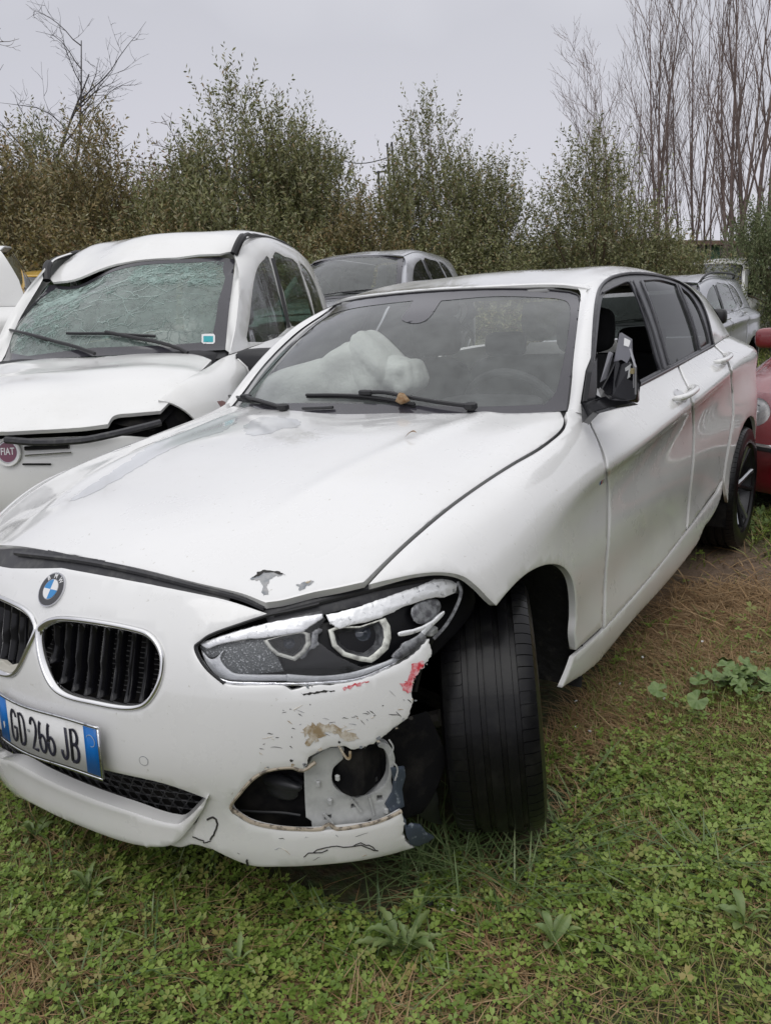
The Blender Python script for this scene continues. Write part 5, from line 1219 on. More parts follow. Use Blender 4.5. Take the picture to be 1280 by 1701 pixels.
        gb = MB()
        for k_ in range(4):
            zz = .618+k_*.028; gb.tube([Q['nose'].ev([t], [zz], -.02)[0] for t in np.linspace(-.28, .28, 9)], .006, 5)
        gb.obj('grille_bars', CHROME2, root)['kind'] = 'stuff'
    # wheels, floor, rear
    zc = .31
    for sx in (1, -1):
        for yy in (.79, 3.46):
            p = wpt(f, (sx*.775, yy, .3)); make_wheel(root, (p[0], p[1], .305), .312, .20, side=sx, rimmat=rimmat or mat_cache('alloy_grey', (.45, .46, .48), .3, .8), detail=1)
            lv = MB(); 
            V = []; F = []
            for i in range(15):
                t = math.radians(-10+200*i/14)
                for xx in (.85, .50): V.append((p[0]/.775*xx, p[1]+.365*math.cos(t), .315+.37*math.sin(t)))
            for i in range(14): F.append((i*2, i*2+1, i*2+3, i*2+2))
            mesh_obj('wheel_arch_liner', V, F, CAVITY, root)
    V = []; F = []
    rows_ = [(1.37 if estate else 1.30, 3.93, .50), (1.18, 4.04 if not estate else 4.05, .60), (1.05, 4.17, .65), (.90, 4.2, .74), (.70, 4.22, .76), (.50, 4.24, .75), (.22, 4.2, .70)]
    for z_, y_, x_ in rows_:
        for s_ in np.linspace(-1, 1, 9): V.append((x_*s_, y_+.05*(1-s_*s_)-.04, z_))
    V = f(np.array(V))
    for i in range(6):
        for j in range(8): F.append((i*9+j, i*9+j+1, i*9+10+j, i*9+9+j))
    tg = mesh_obj('tailgate', V, F, pm, root, mats=[pm, gm], fm=[1 if i in (0, 1) and 0 < j < 7 else 0 for i in range(6) for j in range(8)])
    p0 = wpt(f, (0, .3, .2)); p1 = wpt(f, (0, 4.1, .2)); MB().box((0, (p0[1]+p1[1])/2, .2), (1.5*wx, p1[1]-p0[1], .04)).obj('floor_pan', CAVITY, root, smooth=False)
    # cabin
    sc_z = zs[3]-.99
    for xx in (.36*wx, -.36*wx):
        yy = wpt(f, (0, 2.1, 1))[1]; seat(xx, yy, .38+sc_z*.5, FABRIC, root)
    yb = wpt(f, (0, 3.0, 1))[1]; rb = superbox('rear_bench', (0, yb, .48), (1.2*wx, .5, .18), FABRIC, root); superbox('bench_back', (0, yb+.3, .78+sc_z), (1.2*wx, .16, .5), FABRIC, rb, rot=(math.radians(-15), 0, 0))
    yd = wpt(f, (0, 1.5, 1))[1]; superbox('dashboard', (0, yd, zs[3]-.10), (1.36*wx, .42, .22), INTER, root, p=.3)
    cs = np.array([.36*wx, yd+.25, zs[3]-.07]); sw = MB(); sw.tube([cs+.185*(e1*math.cos(t)+e2*math.sin(t)) for t in np.linspace(0, 2*math.pi, 25)], .015, 6, cap=False); sw.obj('steering_wheel', INTER, root)
    if rails:
        for sx in (1, -1):
            pr = [Q['top'].ev([u], [.43 if sx > 0 else 1.57], h)[0] for u, h in ((2.05, .0), (2.12, .045), (2.4, .055), (3.0, .055), (3.6, .05), (3.72, .0))]
            tubes('roof_rail', [smooth3(pr)], .014, BLACK, root, n=8)
    return root, Q, f
def smooth3(P, n=5):
    P = [np.array(p) for p in P]; R = []
    for i in range(len(P)-1):
        p0 = P[max(i-1, 0)]; p1 = P[i]; p2 = P[i+1]; p3 = P[min(i+2, len(P)-1)]
        for k in range(n):
            t = k/n; R.append(.5*((2*p1)+(-p0+p2)*t+(2*p0-5*p1+4*p2-p3)*t*t+(-p0+3*p1-3*p2+p3)*t**3))
    return R+[P[-1]]
SIDE_TREES = True
def mirror_part(root, Q, sx, material, u=1.58, v=.03, size=1.0, z=0):
    p = Q['top'].ev([u], [v if sx > 0 else 2-v])[0]
    c = p+np.array([sx*.13, -.02, .03+z]); s = superbox('wing_mirror', c, (.20*size, .12*size, .14*size), material, root, p=.55)
    tubes('mirror_arm', [[p-np.array([sx*.02, 0, .02]), c-np.array([sx*.05, 0, .04])]], .018, BLACK, s)
    return s
SILVER = paint('silver_paint', (.42, .43, .46), dirt=(.25, .24, .22), rough=.3)
for n_ in SILVER.node_tree.nodes:
    if n_.type == 'BSDF_PRINCIPLED': n_.inputs['Metallic'].default_value = .55
RED = paint('red_paint', (.20, .012, .018), dirt=(.12, .03, .03), amount=.4, rough=.35)
GREYP = paint('grey_silver_paint', (.40, .41, .44), dirt=(.3, .3, .28), rough=.3)
YEL = paint('yellow_paint', (.70, .42, .03), dirt=(.35, .22, .05), rough=.3)
DKGLASS = glass('green_side_glass', (.38, .50, .44), film=.10, filmcol=(.16, .20, .17), rough=.04)
# ---- compact white car with smashed windscreen, beside the hatchback
def fdent(q):
    k = np.exp(-(((q[:, 0]+.42)/.28)**2+((q[:, 1]-1.45)/.35)**2))*np.clip((q[:, 2]-1.2)/.3, 0, 1)
    q = q.copy(); q[:, 2] -= .085*k; q[:, 0] *= 1+.20*np.clip(q[:, 2]-1.03, 0, .6)
    up = np.clip((q[:, 1]-1.30)/.35, 0, 1); up = up*up*(3-2*up); q[:, 2] += up*.105*np.clip((q[:, 2]-1.15)/.35, 0, 1.2)
    return q
FP = (-1.79, 1.06, math.radians(22), .13)
fiat, FQ, ff = generic_car('compact_car', 'white compact car with shattered windscreen, dented roof and buckled hood beside the hatchback', FP, .985, (0, .66, .86, 1.36, 2.98, 3.56), (.17, .72, .90, 1.02, 1.60), WHITE2, head='slant', dent=fdent, front=False, glassm=DKGLASS)
for nme in ('hood', 'windscreen', 'windscreen_band', 'wiper', 'front_door_window', 'hood_underside', 'cowl_panel', 'a_pillar', 'roof_side_frame', 'rear_door_window', 'quarter_window', 'b_pillar', 'roof'):
    for o in [c for c in list(fiat.children) if c.name.split('.')[0] == nme]:
        if nme in ('hood', 'windscreen', 'windscreen_band', 'wiper', 'hood_underside'):
            for ch in list(o.children): bpy.data.objects.remove(ch)
            bpy.data.objects.remove(o)
def fhood_field(u, v):
    return .012*np.sin(7*u+1.5)*np.sin(5*v)+.010*np.exp(-((v-.55-.2*u)/.10)**2)-.02*np.exp(-(((u-.5)/.2)**2+((v-.3)/.15)**2))
FQ['hood'].field = fhood_field
FH = FQ['hood']
fh = [(352, 598, 'c'), (324, 625), (289, 660), (267, 682, 'c'), (219, 686), (190, 690), (179, 704, 'c'), (131, 710), (44, 715), (0, 717), (-60, 716), (-140, 712, 'c')]
fu = FH.hit(smooth(fh, closed=False), ub=(-.8, .8), vb=(.05, 1.5))
bk = [(.70, 1.42), (.5, 1.33), (0, 1.24), (-.5, 1.33), (-.70, 1.42), (-.75, 1.1), (-.72, .6)]
fo_ = [list(p) for p in fu]+[[-.72, fu[-1, 1]+.05]]+[list(p) for p in bk[::-1][1:-1]]
panel('hood', FH, fo_, WHITE2, fiat, step=.03, rim=.02)
panel('hood_underside', FH.offset(-.05), [(-.7, .2), (0, .12), (.7, .2), (.775, .5), (.775, 1.45), (-.775, 1.45), (-.775, .5)], CAVITY, fiat, step=.1, rim=0)
tubes('torn_hood_seal', [pxcurve(FH, [(5, 722), (60, 726), (130, 722), (185, 712), (230, 702), (268, 694)], 4, d=-.03)], .016, RUBBERSEAL, fiat, n=7)
FN = FQ['nose']
for o in [c for c in list(fiat.children) if c.name.split('.')[0] == 'fender']: bpy.data.objects.remove(o)
sd_ = FQ['side']; raw_ = car_surfaces()['side']; vz_ = np.linspace(0, .84, 60)
sv_f = lambda u, zz: float(np.interp(-zz, -raw_.raw(np.full(60, u), vz_)[:, 2], vz_))
fe_ = [(.33, .05), (.45, .035), (.60, .028), (.75, .022), (.90, .018), (1.1, .012), (1.3, .002), (1.46, .002), (1.33, .06), (1.31, .3), (1.32, .62)]+[(.79+.36*math.cos(math.radians(t)), sv_f(.79+.36*math.cos(math.radians(t)), .315+.36*math.sin(math.radians(t)))) for t in np.linspace(-10, 190, 12)]+[(.42, .55), (.45, .3)]
fk_ = panel('fender', sd_, fe_, WHITE2, fiat, step=.04); mirrored(fk_)
panel('fender_inner', sd_.offset(-.06), [(.3, .0), (1.4, .0), (1.4, .3), (.3, .3)], CAVITY, fiat, step=.08, rim=0)
ft = FN.hit([(30, 726), (100, 723), (166, 724), (190, 735)], ub=(-.2, 1.1), vb=(.4, .9)); zt_ = float(ft[:3, 1].mean())
fb = [(-1.08, .14), (0, .13), (1.08, .14), (1.09, .50), (1.04, .56), (.8, zt_-.05), (.5, zt_-.01), (0, zt_), (-.5, zt_-.01), (-.8, zt_-.05), (-1.05, .56), (-1.09, .50)]
panel('front_bumper', FN, smooth(fb, 3), WHITE2, fiat, step=.04)
panel('bumper_core', FN.offset(-.06), [(-1.05, .14), (1.05, .14), (1.05, .76), (-1.05, .76)], CAVITY, fiat, step=.1, rim=0)
for (a, b) in (((44, 745), (116, 742)), ((46, 737), (116, 735)), ((44, 757), (120, 752)), ((40, 771), (86, 771))):
    c = pxcurve(FN, [a, ((a[0]+b[0])/2, (a[1]+b[1])/2), b], 4, d=.008, vb=(.5, .8))
    tubes('grille_bar', [c], .010 if a[1] == 745 else .0045, GLOSSBLACK if a[1] in (745, 771) else CHROME2, fiat, n=6)
q = FN.hit([(16, 751)], vb=(.5, .8))[0]; Mf = local_frame(FN, q, .01)
lg, dsc = roundel(fiat, Mf, .048, mat_cache('logo_maroon', (.16, .02, .06), .3, coat=1), None)
lg.scale = (1, 1, 1)
text_obj('logo_letters', 'FIAT', .044, Mf @ np.array(Matrix.Translation((0, .002, .0036))), BWH, lg, .78, .0006, .0006)
MB().lathe([(0, .050), (.006, .050), (.006, .062), (0, .064)], 32, Mf[:, [2, 0, 1, 3]], close=True).obj('badge_surround', WHITE2, lg)
# smashed windscreen
CRG = glass('cracked_glass', (.50, .62, .57), film=.34, filmcol=(.42, .54, .49), rough=.16)
t_ = CRG.node_tree
tcn = t_.nodes.new('ShaderNodeTexCoord'); vo_ = N(t_, 'ShaderNodeTexVoronoi', Scale=22.0); vo_.feature = 'DISTANCE_TO_EDGE'
nz = N(t_, 'ShaderNodeTexNoise', Scale=3.0, Detail=4.0); t_.links.new(tcn.outputs['Object'], nz.inputs['Vector'])
mxv = N(t_, 'ShaderNodeMixRGB'); mxv.inputs[0].default_value = .3; t_.links.new(tcn.outputs['Object'], mxv.inputs[1]); t_.links.new(nz.outputs['Color'], mxv.inputs[2]); t_.links.new(mxv.outputs[0], vo_.inputs['Vector'])
mr_ = N(t_, 'ShaderNodeMapRange'); mr_.inputs['From Max'].default_value = .035; t_.links.new(vo_.outputs['Distance'], mr_.inputs['Value'])
bp_ = N(t_, 'ShaderNodeBump', Strength=.9, Distance=.02); t_.links.new(nz.outputs['Fac'], bp_.inputs['Height'])
bp2 = N(t_, 'ShaderNodeBump', Strength=.5, Distance=.004); t_.links.new(mr_.outputs[0], bp2.inputs['Height']); t_.links.new(bp_.outputs[0], bp2.inputs['Normal'])
for n_ in t_.nodes:
    if n_.type in ('BSDF_GLOSSY', 'BSDF_DIFFUSE', 'FRESNEL'): t_.links.new(bp2.outputs[0], n_.inputs['Normal'])
FW_ = FQ['ws']
def fws(u, v): return -.035*np.exp(-(((u+.32)/.28)**2+((v-.9)/.3)**2))-.015*np.exp(-(((u-.1)/.3)**2+((v-.5)/.3)**2))
FW_.field = fws
fwo = [(-.70, .0), (0, 0), (.70, 0), (.70, .5), (.69, .97), (.60, 1.0), (0, 1.0), (-.60, 1.0), (-.69, .97), (-.70, .5)]
fwi = [(-.645, .10), (0, .09), (.60, .10), (.63, .2), (.635, .5), (.62, .92), (.4, .965), (0, .97), (-.4, .97), (-.64, .92), (-.66, .5)]
panel('windscreen', FW_, fwo, CRG, fiat, step=.05, rim=0, roll=0)
panel('windscreen_band', FW_, fwo, FRIT, fiat, [smooth(fwi, 3)], step=.04, rim=0, roll=0, d=.002)
CRL = mat_cache('crack_white', (.50, .62, .58), .3)
rg = np.random.default_rng(3)
def crackline(p0, p1, n=9, w=.02):
    a = np.array(p0, float); b = np.array(p1, float); L = []
    for i in range(n+1):
        t = i/n; q = a+(b-a)*t+rg.normal(0, w, 2)*(0 < i < n); L.append(q)
    L = np.clip(L, (-.63, .1), (.63, .96)); return FW_.ev(L[:, 0], L[:, 1], .003)
cl = [((-.1, .12), (.15, .62)), ((.15, .62), (.55, .90)), ((-.05, .12), (.45, .72)), ((.45, .72), (.62, .93)), ((-.6, .30), (.25, .93)), ((-.62, .55), (.6, .88)), ((-.6, .8), (.6, .95)), ((.1, .9), (.60, .45)), ((-.2, .94), (.2, .35)), ((-.5, .9), (-.3, .2)), ((-.62, .2), (-.1, .5)), ((.3, .95), (.62, .7)), ((0, .96), (.35, .6)), ((-.4, .95), (-.62, .5))]
for k in range(34):
    a = (rg.uniform(-.6, .5), rg.uniform(.15, .95)); th = rg.choice([.5, 2.2, .9, 0.1])+rg.normal(0, .25); L_ = rg.uniform(.1, .4); cl.append((a, (a[0]+L_*math.cos(th), a[1]+L_*math.sin(th))))
for k in range(420):
    a = (rg.uniform(-.62, -.2), rg.uniform(.12, .95)) if k % 2 else (rg.uniform(.1, .6), rg.uniform(.7, .95)); th = rg.uniform(0, 3.1); L_ = rg.exponential(.03)+.008; cl.append((a, (a[0]+L_*math.cos(th), a[1]+L_*math.sin(th))))
cb = MB()
for a, b in cl: cb.tube(crackline(a, b), rg.choice([.0005, .0008, .0013]), 3)
cb.obj('windscreen_cracks', CRL, fiat)['kind'] = 'stuff'
def fwc(pts, d): return pxcurve(FW_, pts, 4, d=d, ub=(-.74, .74), vb=(-.1, 1))
wp = tubes('wiper', [fwc([(313, 594), (284, 579), (230, 566), (180, 556)], .03)], .010, BLACK, fiat); tubes('wiper_blade', [fwc([(115, 557), (180, 557), (215, 559), (260, 562)], .02)], .008, BLACK, wp, n=6)
wp = tubes('wiper', [fwc([(162, 594), (140, 584), (100, 572), (50, 558)], .03)], .010, BLACK, fiat); tubes('wiper_blade', [fwc([(17, 550), (45, 556), (82, 568)], .02)], .008, BLACK, wp, n=6)
pxpanel('toll_sticker', FW_, [(335, 556), (341, 555), (355, 555), (357, 558), (357, 569), (354, 572), (338, 572), (335, 569)], BWH, fiat, sm=False, step=.01, rim=0, roll=0, d=.004, ub=(.2, .74), vb=(-.1, 1))
pxpanel('toll_sticker', FW_, [(338, 559), (354, 559), (354, 569), (338, 569)], mat_cache('sticker_teal', (.02, .38, .42), .4), fiat, sm=False, step=.01, rim=0, roll=0, d=.0055, ub=(.2, .74), vb=(-.1, 1))
for sx in (.43, 1.57):
    pr = [FQ['top'].ev([u], [sx], h)[0] for u, h in ((1.95, .0), (2.02, .05), (2.12, .050), (2.24, .022), (2.4, .002), (3.0, -.004), (3.62, -.01))]
    tubes('roof_rail', [smooth3(pr)], [.024]*8+[.012]*20+[.012]*3, BLACK, fiat, n=8)
mm_ = mirror_part(fiat, FQ, 1, BLACK, u=1.46, v=.0, size=1.35, z=-.11)
mirror_part(fiat, FQ, -1, WHITE2, u=1.62)
# ---- others
generic_car('grey_suv', 'silver grey car behind the two white ones, only windscreen, roof and side windows showing', (-3.45, 4.95, math.radians(13), .38), 1.0, (0, .85, 1.25, 1.85, 3.6, 4.45), (.2, .75, .95, 1.07, 1.60), GREYP, estate=True)
sv_, SQ, sf = generic_car('silver_minivan', 'silver estate car with black roof rails and broken black wing mirror', (-1.42, 7.35, math.radians(-3.5), -.05), 1.0, (0, .85, 1.15, 1.85, 3.5, 4.35), (.2, .68, .88, 1.02, 1.56), SILVER, estate=True, rails=True, glassm=DKGLASS)
mirror_part(sv_, SQ, 1, BLACK, u=1.60, v=.01, size=1.25, z=.02); mirror_part(sv_, SQ, -1, SILVER)
rd_, RQ, rf = generic_car('red_sedan', 'dark red saloon with round headlights at the right edge, cut off by the frame', (1.36, 3.90, math.radians(-4), -.02), 1.0, (0, .95, 1.5, 2.15, 3.8, 4.8), (.18, .58, .74, .92, 1.42), RED, head='round')
mirror_part(rd_, RQ, -1, RED, u=1.62, z=-.01, size=1.1); mirror_part(rd_, RQ, 1, RED, u=1.62)
for zz, dd, r in ((.46, .012, .010), (.44, .008, .014)):
    tubes('bumper_strip', [[RQ['nose'].ev([t], [zz], dd)[0] for t in np.linspace(-1.0, 1.0, 21)]], r, CHROME if r == .010 else BLACK, rd_, n=6)
def at0(px_, D):
    v = ray(px_, 500); h = math.hypot(v[0], v[1]); return CP[0]+v[0]/h*D, CP[1]+v[1]/h*D
wx_, wy_ = at0(118, 7.9); a_ = math.radians(-27); wx_ -= 4.2*(-math.sin(a_))+.85*math.cos(a_); wy_ -= 4.2*math.cos(a_)+.85*math.sin(a_)
generic_car('white_hatch', 'white car at the left edge, only its rounded rear roof corner showing', (wx_, wy_, a_, .36), 1.0, (0, .8, 1.2, 1.8, 3.4, 4.2), (.2, .7, .9, 1.05, 1.74), WHITE2, estate=True, quarter=False)
yx_, yy_ = at0(72, 11.5); a_ = math.radians(15)
generic_car('yellow_car', 'yellow car far behind, only a strip of its roof showing at the left', (yx_+2.2*math.sin(a_), yy_-2.2*math.cos(a_), a_, .38), .98, (0, .75, 1.1, 1.7, 3.2, 3.9), (.2, .7, .9, 1.0, 1.66), YEL)
generic_car('white_van', 'white van behind the silver estate car, only its roof and rear windows showing', (-2.0, 13.4, math.radians(-4), .02), 1.0, (0, .8, 1.1, 1.6, 3.6, 4.5), (.2, .75, .95, 1.1, 1.85), WHITE2, estate=True)
# ================================================================== ground
def ground_mat():
    M = bpy.data.materials.new('grassy_soil'); M.use_nodes = True; t = M.node_tree; b = t.nodes['Principled BSDF']; L = t.links.new
    tc = t.nodes.new('ShaderNodeTexCoord')
    n = N(t, 'ShaderNodeTexNoise', Scale=1.3, Detail=8.0, Roughness=.7); L(tc.outputs['Object'], n.inputs['Vector'])
    c = t.nodes.new('ShaderNodeValToRGB'); L(n.outputs['Fac'], c.inputs[0]); e = c.color_ramp.elements
    e[0].position = .3; e[0].color = (.07, .09, .03, 1); e[1].position = .7; e[1].color = (.15, .11, .055, 1)
    q = e.new(.5); q.color = (.10, .10, .04, 1)
    n2 = N(t, 'ShaderNodeTexNoise', Scale=40.0, Detail=6.0); L(tc.outputs['Object'], n2.inputs['Vector'])
    x = N(t, 'ShaderNodeMixRGB', blend_type='MULTIPLY'); x.inputs[0].default_value = .8; L(c.outputs[0], x.inputs[1]); L(n2.outputs['Color'], x.inputs[2])
    vd = t.nodes.new('ShaderNodeAttribute'); vd.attribute_name = 'mud'
    mud = N(t, 'ShaderNodeMixRGB'); mud.inputs[2].default_value = (.18, .125, .085, 1)
    n3 = N(t, 'ShaderNodeTexNoise', Scale=14.0, Detail=6.0); L(tc.outputs['Object'], n3.inputs['Vector'])
    mm = N(t, 'ShaderNodeMath', operation='MULTIPLY_ADD'); mm.inputs[1].default_value = 1.2; mm.inputs[2].default_value = -.55
    L(n3.outputs['Fac'], mm.inputs[0]); m2 = N(t, 'ShaderNodeMath', operation='ADD'); L(mm.outputs[0], m2.inputs[0]); L(vd.outputs['Fac'], m2.inputs[1]); m2.use_clamp = True
    m3 = N(t, 'ShaderNodeMath', operation='MULTIPLY'); L(m2.outputs[0], m3.inputs[0]); L(vd.outputs['Fac'], m3.inputs[1])
    L(m3.outputs[0], mud.inputs[0]); L(x.outputs[0], mud.inputs[1]); L(mud.outputs[0], b.inputs['Base Color'])
    b.inputs['Roughness'].default_value = .75
    bp = N(t, 'ShaderNodeBump', Strength=.8, Distance=.02); L(n2.outputs['Fac'], bp.inputs['Height']); L(bp.outputs[0], b.inputs['Normal'])
    return M
def gpos(px, py): return U(px, py, z=0)[:2]
def mask(x, y, cs):
    r = np.zeros_like(x)
    for cx, cy, rx_, ry_, w in cs: r = np.maximum(r, w*np.exp(-(((x-cx)/rx_)**2+((y-cy)/ry_)**2)))
    return r
def vnoise(x, y, s, seed=0):
    """cheap smooth noise 0..1"""
    r = 0; a = 1; tot = 0; g = np.random.default_rng(seed)
    for o in range(4):
        for k in range(3):
            th = g.uniform(0, 6.28); ph = g.uniform(0, 6.28); f = s*(1.9**o)*g.uniform(.7, 1.3)
            r = r+a*np.sin(x*f*math.cos(th)+y*f*math.sin(th)+ph); tot += a
        a *= .6
    return .5+.9*r/tot
MUD = [(*gpos(1205, 950), .32, .60, 1.0), (*gpos(1120, 980), .22, .45, .8)]
DRY = [(*gpos(1150, 1080), .45, .62, 1.0), (*gpos(1010, 1180), .26, .34, .95), (*gpos(1240, 1030), .35, .45, .9), (*gpos(1080, 1400), .10, .08, .8), (*gpos(20, 1640), .14, .16, .9), (*gpos(620, 1690), .10, .10, .8), (*gpos(1230, 1420), .05, .05, .5),
       (*gpos(330, 1560), .12, .08, .6), (*gpos(740, 1430), .18, .08, .7), (*gpos(120, 1440), .14, .08, .6), (*gpos(950, 1340), .09, .06, .6), (*gpos(860, 1600), .10, .05, .6)]
xs = np.unique(np.concatenate([np.linspace(-3.2, 3.2, 129), np.linspace(-12, 12, 97), np.linspace(-45, 45, 61), [-400, -200, -100, 100, 200, 400]]))
ys = np.unique(np.concatenate([np.linspace(-1.6, 5, 133), np.linspace(-8, 20, 85), np.linspace(-30, 70, 61), [-300, -100, 120, 250, 500]]))
gx, gy = np.meshgrid(xs, ys); gz = terrain(gx, gy)
near = np.exp(-((gx/5)**2+((gy-1)/6)**2)); gz = gz+near*(.022*(vnoise(gx, gy, 2.2, 3)-.5)*2)-.015
car_in = (abs(gx) < .95) & (gy > .1) & (gy < 4.2); gz = np.where(car_in, gz-.02, gz)
def gheight(x, y):
    i = np.clip(np.searchsorted(ys, y)-1, 0, len(ys)-2); j = np.clip(np.searchsorted(xs, x)-1, 0, len(xs)-2)
    a = (y-ys[i])/(ys[i+1]-ys[i]); b = (x-xs[j])/(xs[j+1]-xs[j])
    return gz[i, j]*(1-a)*(1-b)+gz[i+1, j]*a*(1-b)+gz[i, j+1]*(1-a)*b+gz[i+1, j+1]*a*b
nx, ny = len(xs), len(ys); V = np.stack([gx.ravel(), gy.ravel(), gz.ravel()], 1)
ii, jj = np.meshgrid(np.arange(ny-1), np.arange(nx-1), indexing='ij'); k = (ii*nx+jj).ravel()
G = fast_mesh('ground', V, np.stack([k, k+1, k+nx+1, k+nx], 1), ground_mat(), None, True); tag(G, kind='structure')
at = G.data.attributes.new('mud', 'FLOAT', 'POINT'); at.data.foreach_set('value', np.clip(mask(V[:, 0], V[:, 1], MUD)*1.3, 0, 1).astype(np.float32))
# ------------------------------------------------------------------ grass, clover, dry grass
def wedge(n, d0, d1, rng, p=1.0, spread=(-32, 46)):
    """points on the ground in front of the camera between two distances"""
    r = np.sqrt(rng.uniform(d0*d0, d1*d1, n)) if p == 1 else (d0+(d1-d0)*rng.uniform(0, 1, n)**p)
    a = math.radians(34.2)+np.radians(-rng.uniform(spread[0], spread[1], n))
    return CP[0]-np.sin(a)*r, CP[1]+np.cos(a)*r
def clear_of_cars(x, y, m_=.0):
    ok = ~((abs(x) < .72) & (y > .30) & (y < 4.2))
    for cx, cy in ((.79, .79), (.775, 3.46)):
        ok &= ~((abs(x-cx) < .13) & (abs(y-cy) < .20))
    for (px_, py_, a, _z) in (FP, (-3.45, 4.95, math.radians(13), 0), (1.47, 3.95, math.radians(-4), 0)):
        c, s_ = math.cos(a), math.sin(a); lx = (x-px_)*c+(y-py_)*s_; ly = -(x-px_)*s_+(y-py_)*c
        ok &= ~((abs(lx) < .75) & (ly > .2) & (ly < 4.2))
    return ok
def blades(name, x, y, h, w, lean, mat_, rng, curl=.6, label=None, th=None):
    n = len(x); z = gheight(x, y)-.004; th = rng.uniform(0, 2*math.pi, n) if th is None else th
    d = np.stack([np.cos(th), np.sin(th), np.zeros(n)], 1); s_ = np.stack([-np.sin(th+rng.normal(0, .6, n)), np.cos(th), np.zeros(n)], 1)
    base = np.stack([x, y, z], 1); V = np.zeros((n, 7, 3))
    for k, (t, ww) in enumerate(((0, 1.0), (.4, .95), (.75, .65), (1.0, 0))):
        off = (lean*t+curl*lean*t*t)[:, None]*h[:, None]*d; up = (h*(t-.28*t*t*np.minimum(lean, 1.6)))[:, None]*np.array([0, 0, 1.])
        c = base+off+up
        if k < 3: V[:, 2*k] = c-s_*(w*ww/2)[:, None]; V[:, 2*k+1] = c+s_*(w*ww/2)[:, None]
        else: V[:, 6] = c
    F = np.array([(0, 1, 3), (0, 3, 2), (2, 3, 5), (2, 5, 4), (4, 5, 6)])
    Fc = (np.arange(n)[:, None, None]*7+F[None]).reshape(-1, 3)
    o = fast_mesh(name, V.reshape(-1, 3), Fc, mat_, None, False); tag(o, label, name.replace('_', ' '), kind='stuff'); return o
GRASSM = island_mat('grass_blade', [(0, (.14, .195, .035)), (.35, (.22, .285, .055)), (.7, (.21, .25, .070)), (.90, (.27, .25, .10)), (1, (.34, .26, .13))], .45, .35, .25)
LONGM = island_mat('long_grass_blade', [(0, (.09, .15, .055)), (.5, (.15, .22, .08)), (1, (.24, .30, .14))], .4, .45, .25)
DRYM = island_mat('dry_grass', [(0, (.24, .145, .070)), (.4, (.36, .235, .12)), (.8, (.46, .33, .19)), (1, (.20, .13, .07))], .7, .2, .15)
CLOVM = island_mat('clover_leaf', [(0, (.13, .205, .038)), (.4, (.205, .305, .055)), (.75, (.28, .37, .085)), (.93, (.26, .29, .08)), (1, (.34, .28, .10))], .4, .4, .25)
r1 = np.random.default_rng(21)
def seg_grass(n, d0, d1, hmin, hmax, wd, r, p=1):
    x, y = wedge(n, d0, d1, r, p); ok = clear_of_cars(x, y)
    k = r.uniform(0, 1, n) > np.clip(mask(x, y, MUD)*1.05+.70*mask(x, y, DRY), 0, .97); ok &= k
    x, y = x[ok], y[ok]; nn = vnoise(x, y, 3.0, 8); m_ = len(x)
    return x, y, r.uniform(hmin, hmax, m_)*(.6+.8*nn), np.full(m_, wd)*r.uniform(.7, 1.3, m_), r.uniform(.2, 1.2, m_)
parts_ = [seg_grass(74000, .75, 3.2, .018, .055, .0030, r1), seg_grass(70000, 3.0, 7.5, .035, .09, .006, r1, 1.0), seg_grass(34000, 7.0, 18, .06, .14, .016, r1, .8)]
x, y, h, w, le = [np.concatenate([p[i] for p in parts_]) for i in range(5)]
blades('grass', x, y, h, w, le, GRASSM, r1, label='short green grass covering the car yard')
parts_ = []
for n, d0, d1, hh, ww in ((140000, .8, 3.8, .065, .0028), (40000, 3.2, 9, .10, .006)):
    x, y = wedge(n, d0, d1, r1); pr = .06+.95*mask(x, y, DRY)+.25*mask(x, y, MUD)+.35*np.clip(vnoise(x, y, 5, 4)-.62, 0, 1); ok = clear_of_cars(x, y) & (r1.uniform(0, 1, n) < pr)
    x, y = x[ok], y[ok]; m_ = len(x); parts_.append((x, y, r1.uniform(.3, 1, m_)*hh, np.full(m_, ww), r1.uniform(.6, 2.6, m_)))
x, y, h, w, le = [np.concatenate([p[i] for p in parts_]) for i in range(5)]
blades('dry_grass', x, y, h, w, le, DRYM, r1, label='straw coloured dry grass in patches beside the car')
# long wet tufts by the front tyre and bumper
X = []; Y = []; H = []; LN = []; TH_ = []
for (px_, py_, n, rad, hh) in ((745, 1400, 150, .07, .15), (820, 1420, 170, .08, .16), (880, 1370, 170, .06, .17), (910, 1330, 90, .05, .13), (700, 1440, 70, .05, .11), (460, 1440, 90, .08, .11), (560, 1450, 70, .08, .10), (300, 1420, 60, .08, .09), (1150, 1420, 40, .04, .12), (640, 1560, 50, .05, .08), (1000, 1440, 60, .06, .09),
                               (60, 1500, 150, .12, .07), (230, 1600, 90, .1, .08), (1240, 760, 200, .35, .12), (1255, 850, 200, .25, .12), (700, 1620, 60, .06, .07)):
    c = gpos(px_, py_); X.append(c[0]+r1.normal(0, rad, n)); Y.append(c[1]+r1.normal(0, rad, n)); H.append(r1.uniform(.45, 1.1, n)*hh); LN.append(r1.uniform(.2, 1.6, n))
X, Y, H, LN = map(np.concatenate, (X, Y, H, LN)); ok = ~((abs(X-.79) < .12) & (abs(Y-.79) < .15)) & ~((abs(X) < .62) & (Y > .25) & (Y < 4)); X, Y, H, LN = X[ok], Y[ok], H[ok], LN[ok]
blades('long_grass', X, Y, H, np.full(len(X), .0042), LN, LONGM, r1, .8, label='long wet grass tufts growing round the front tyre and bumper')
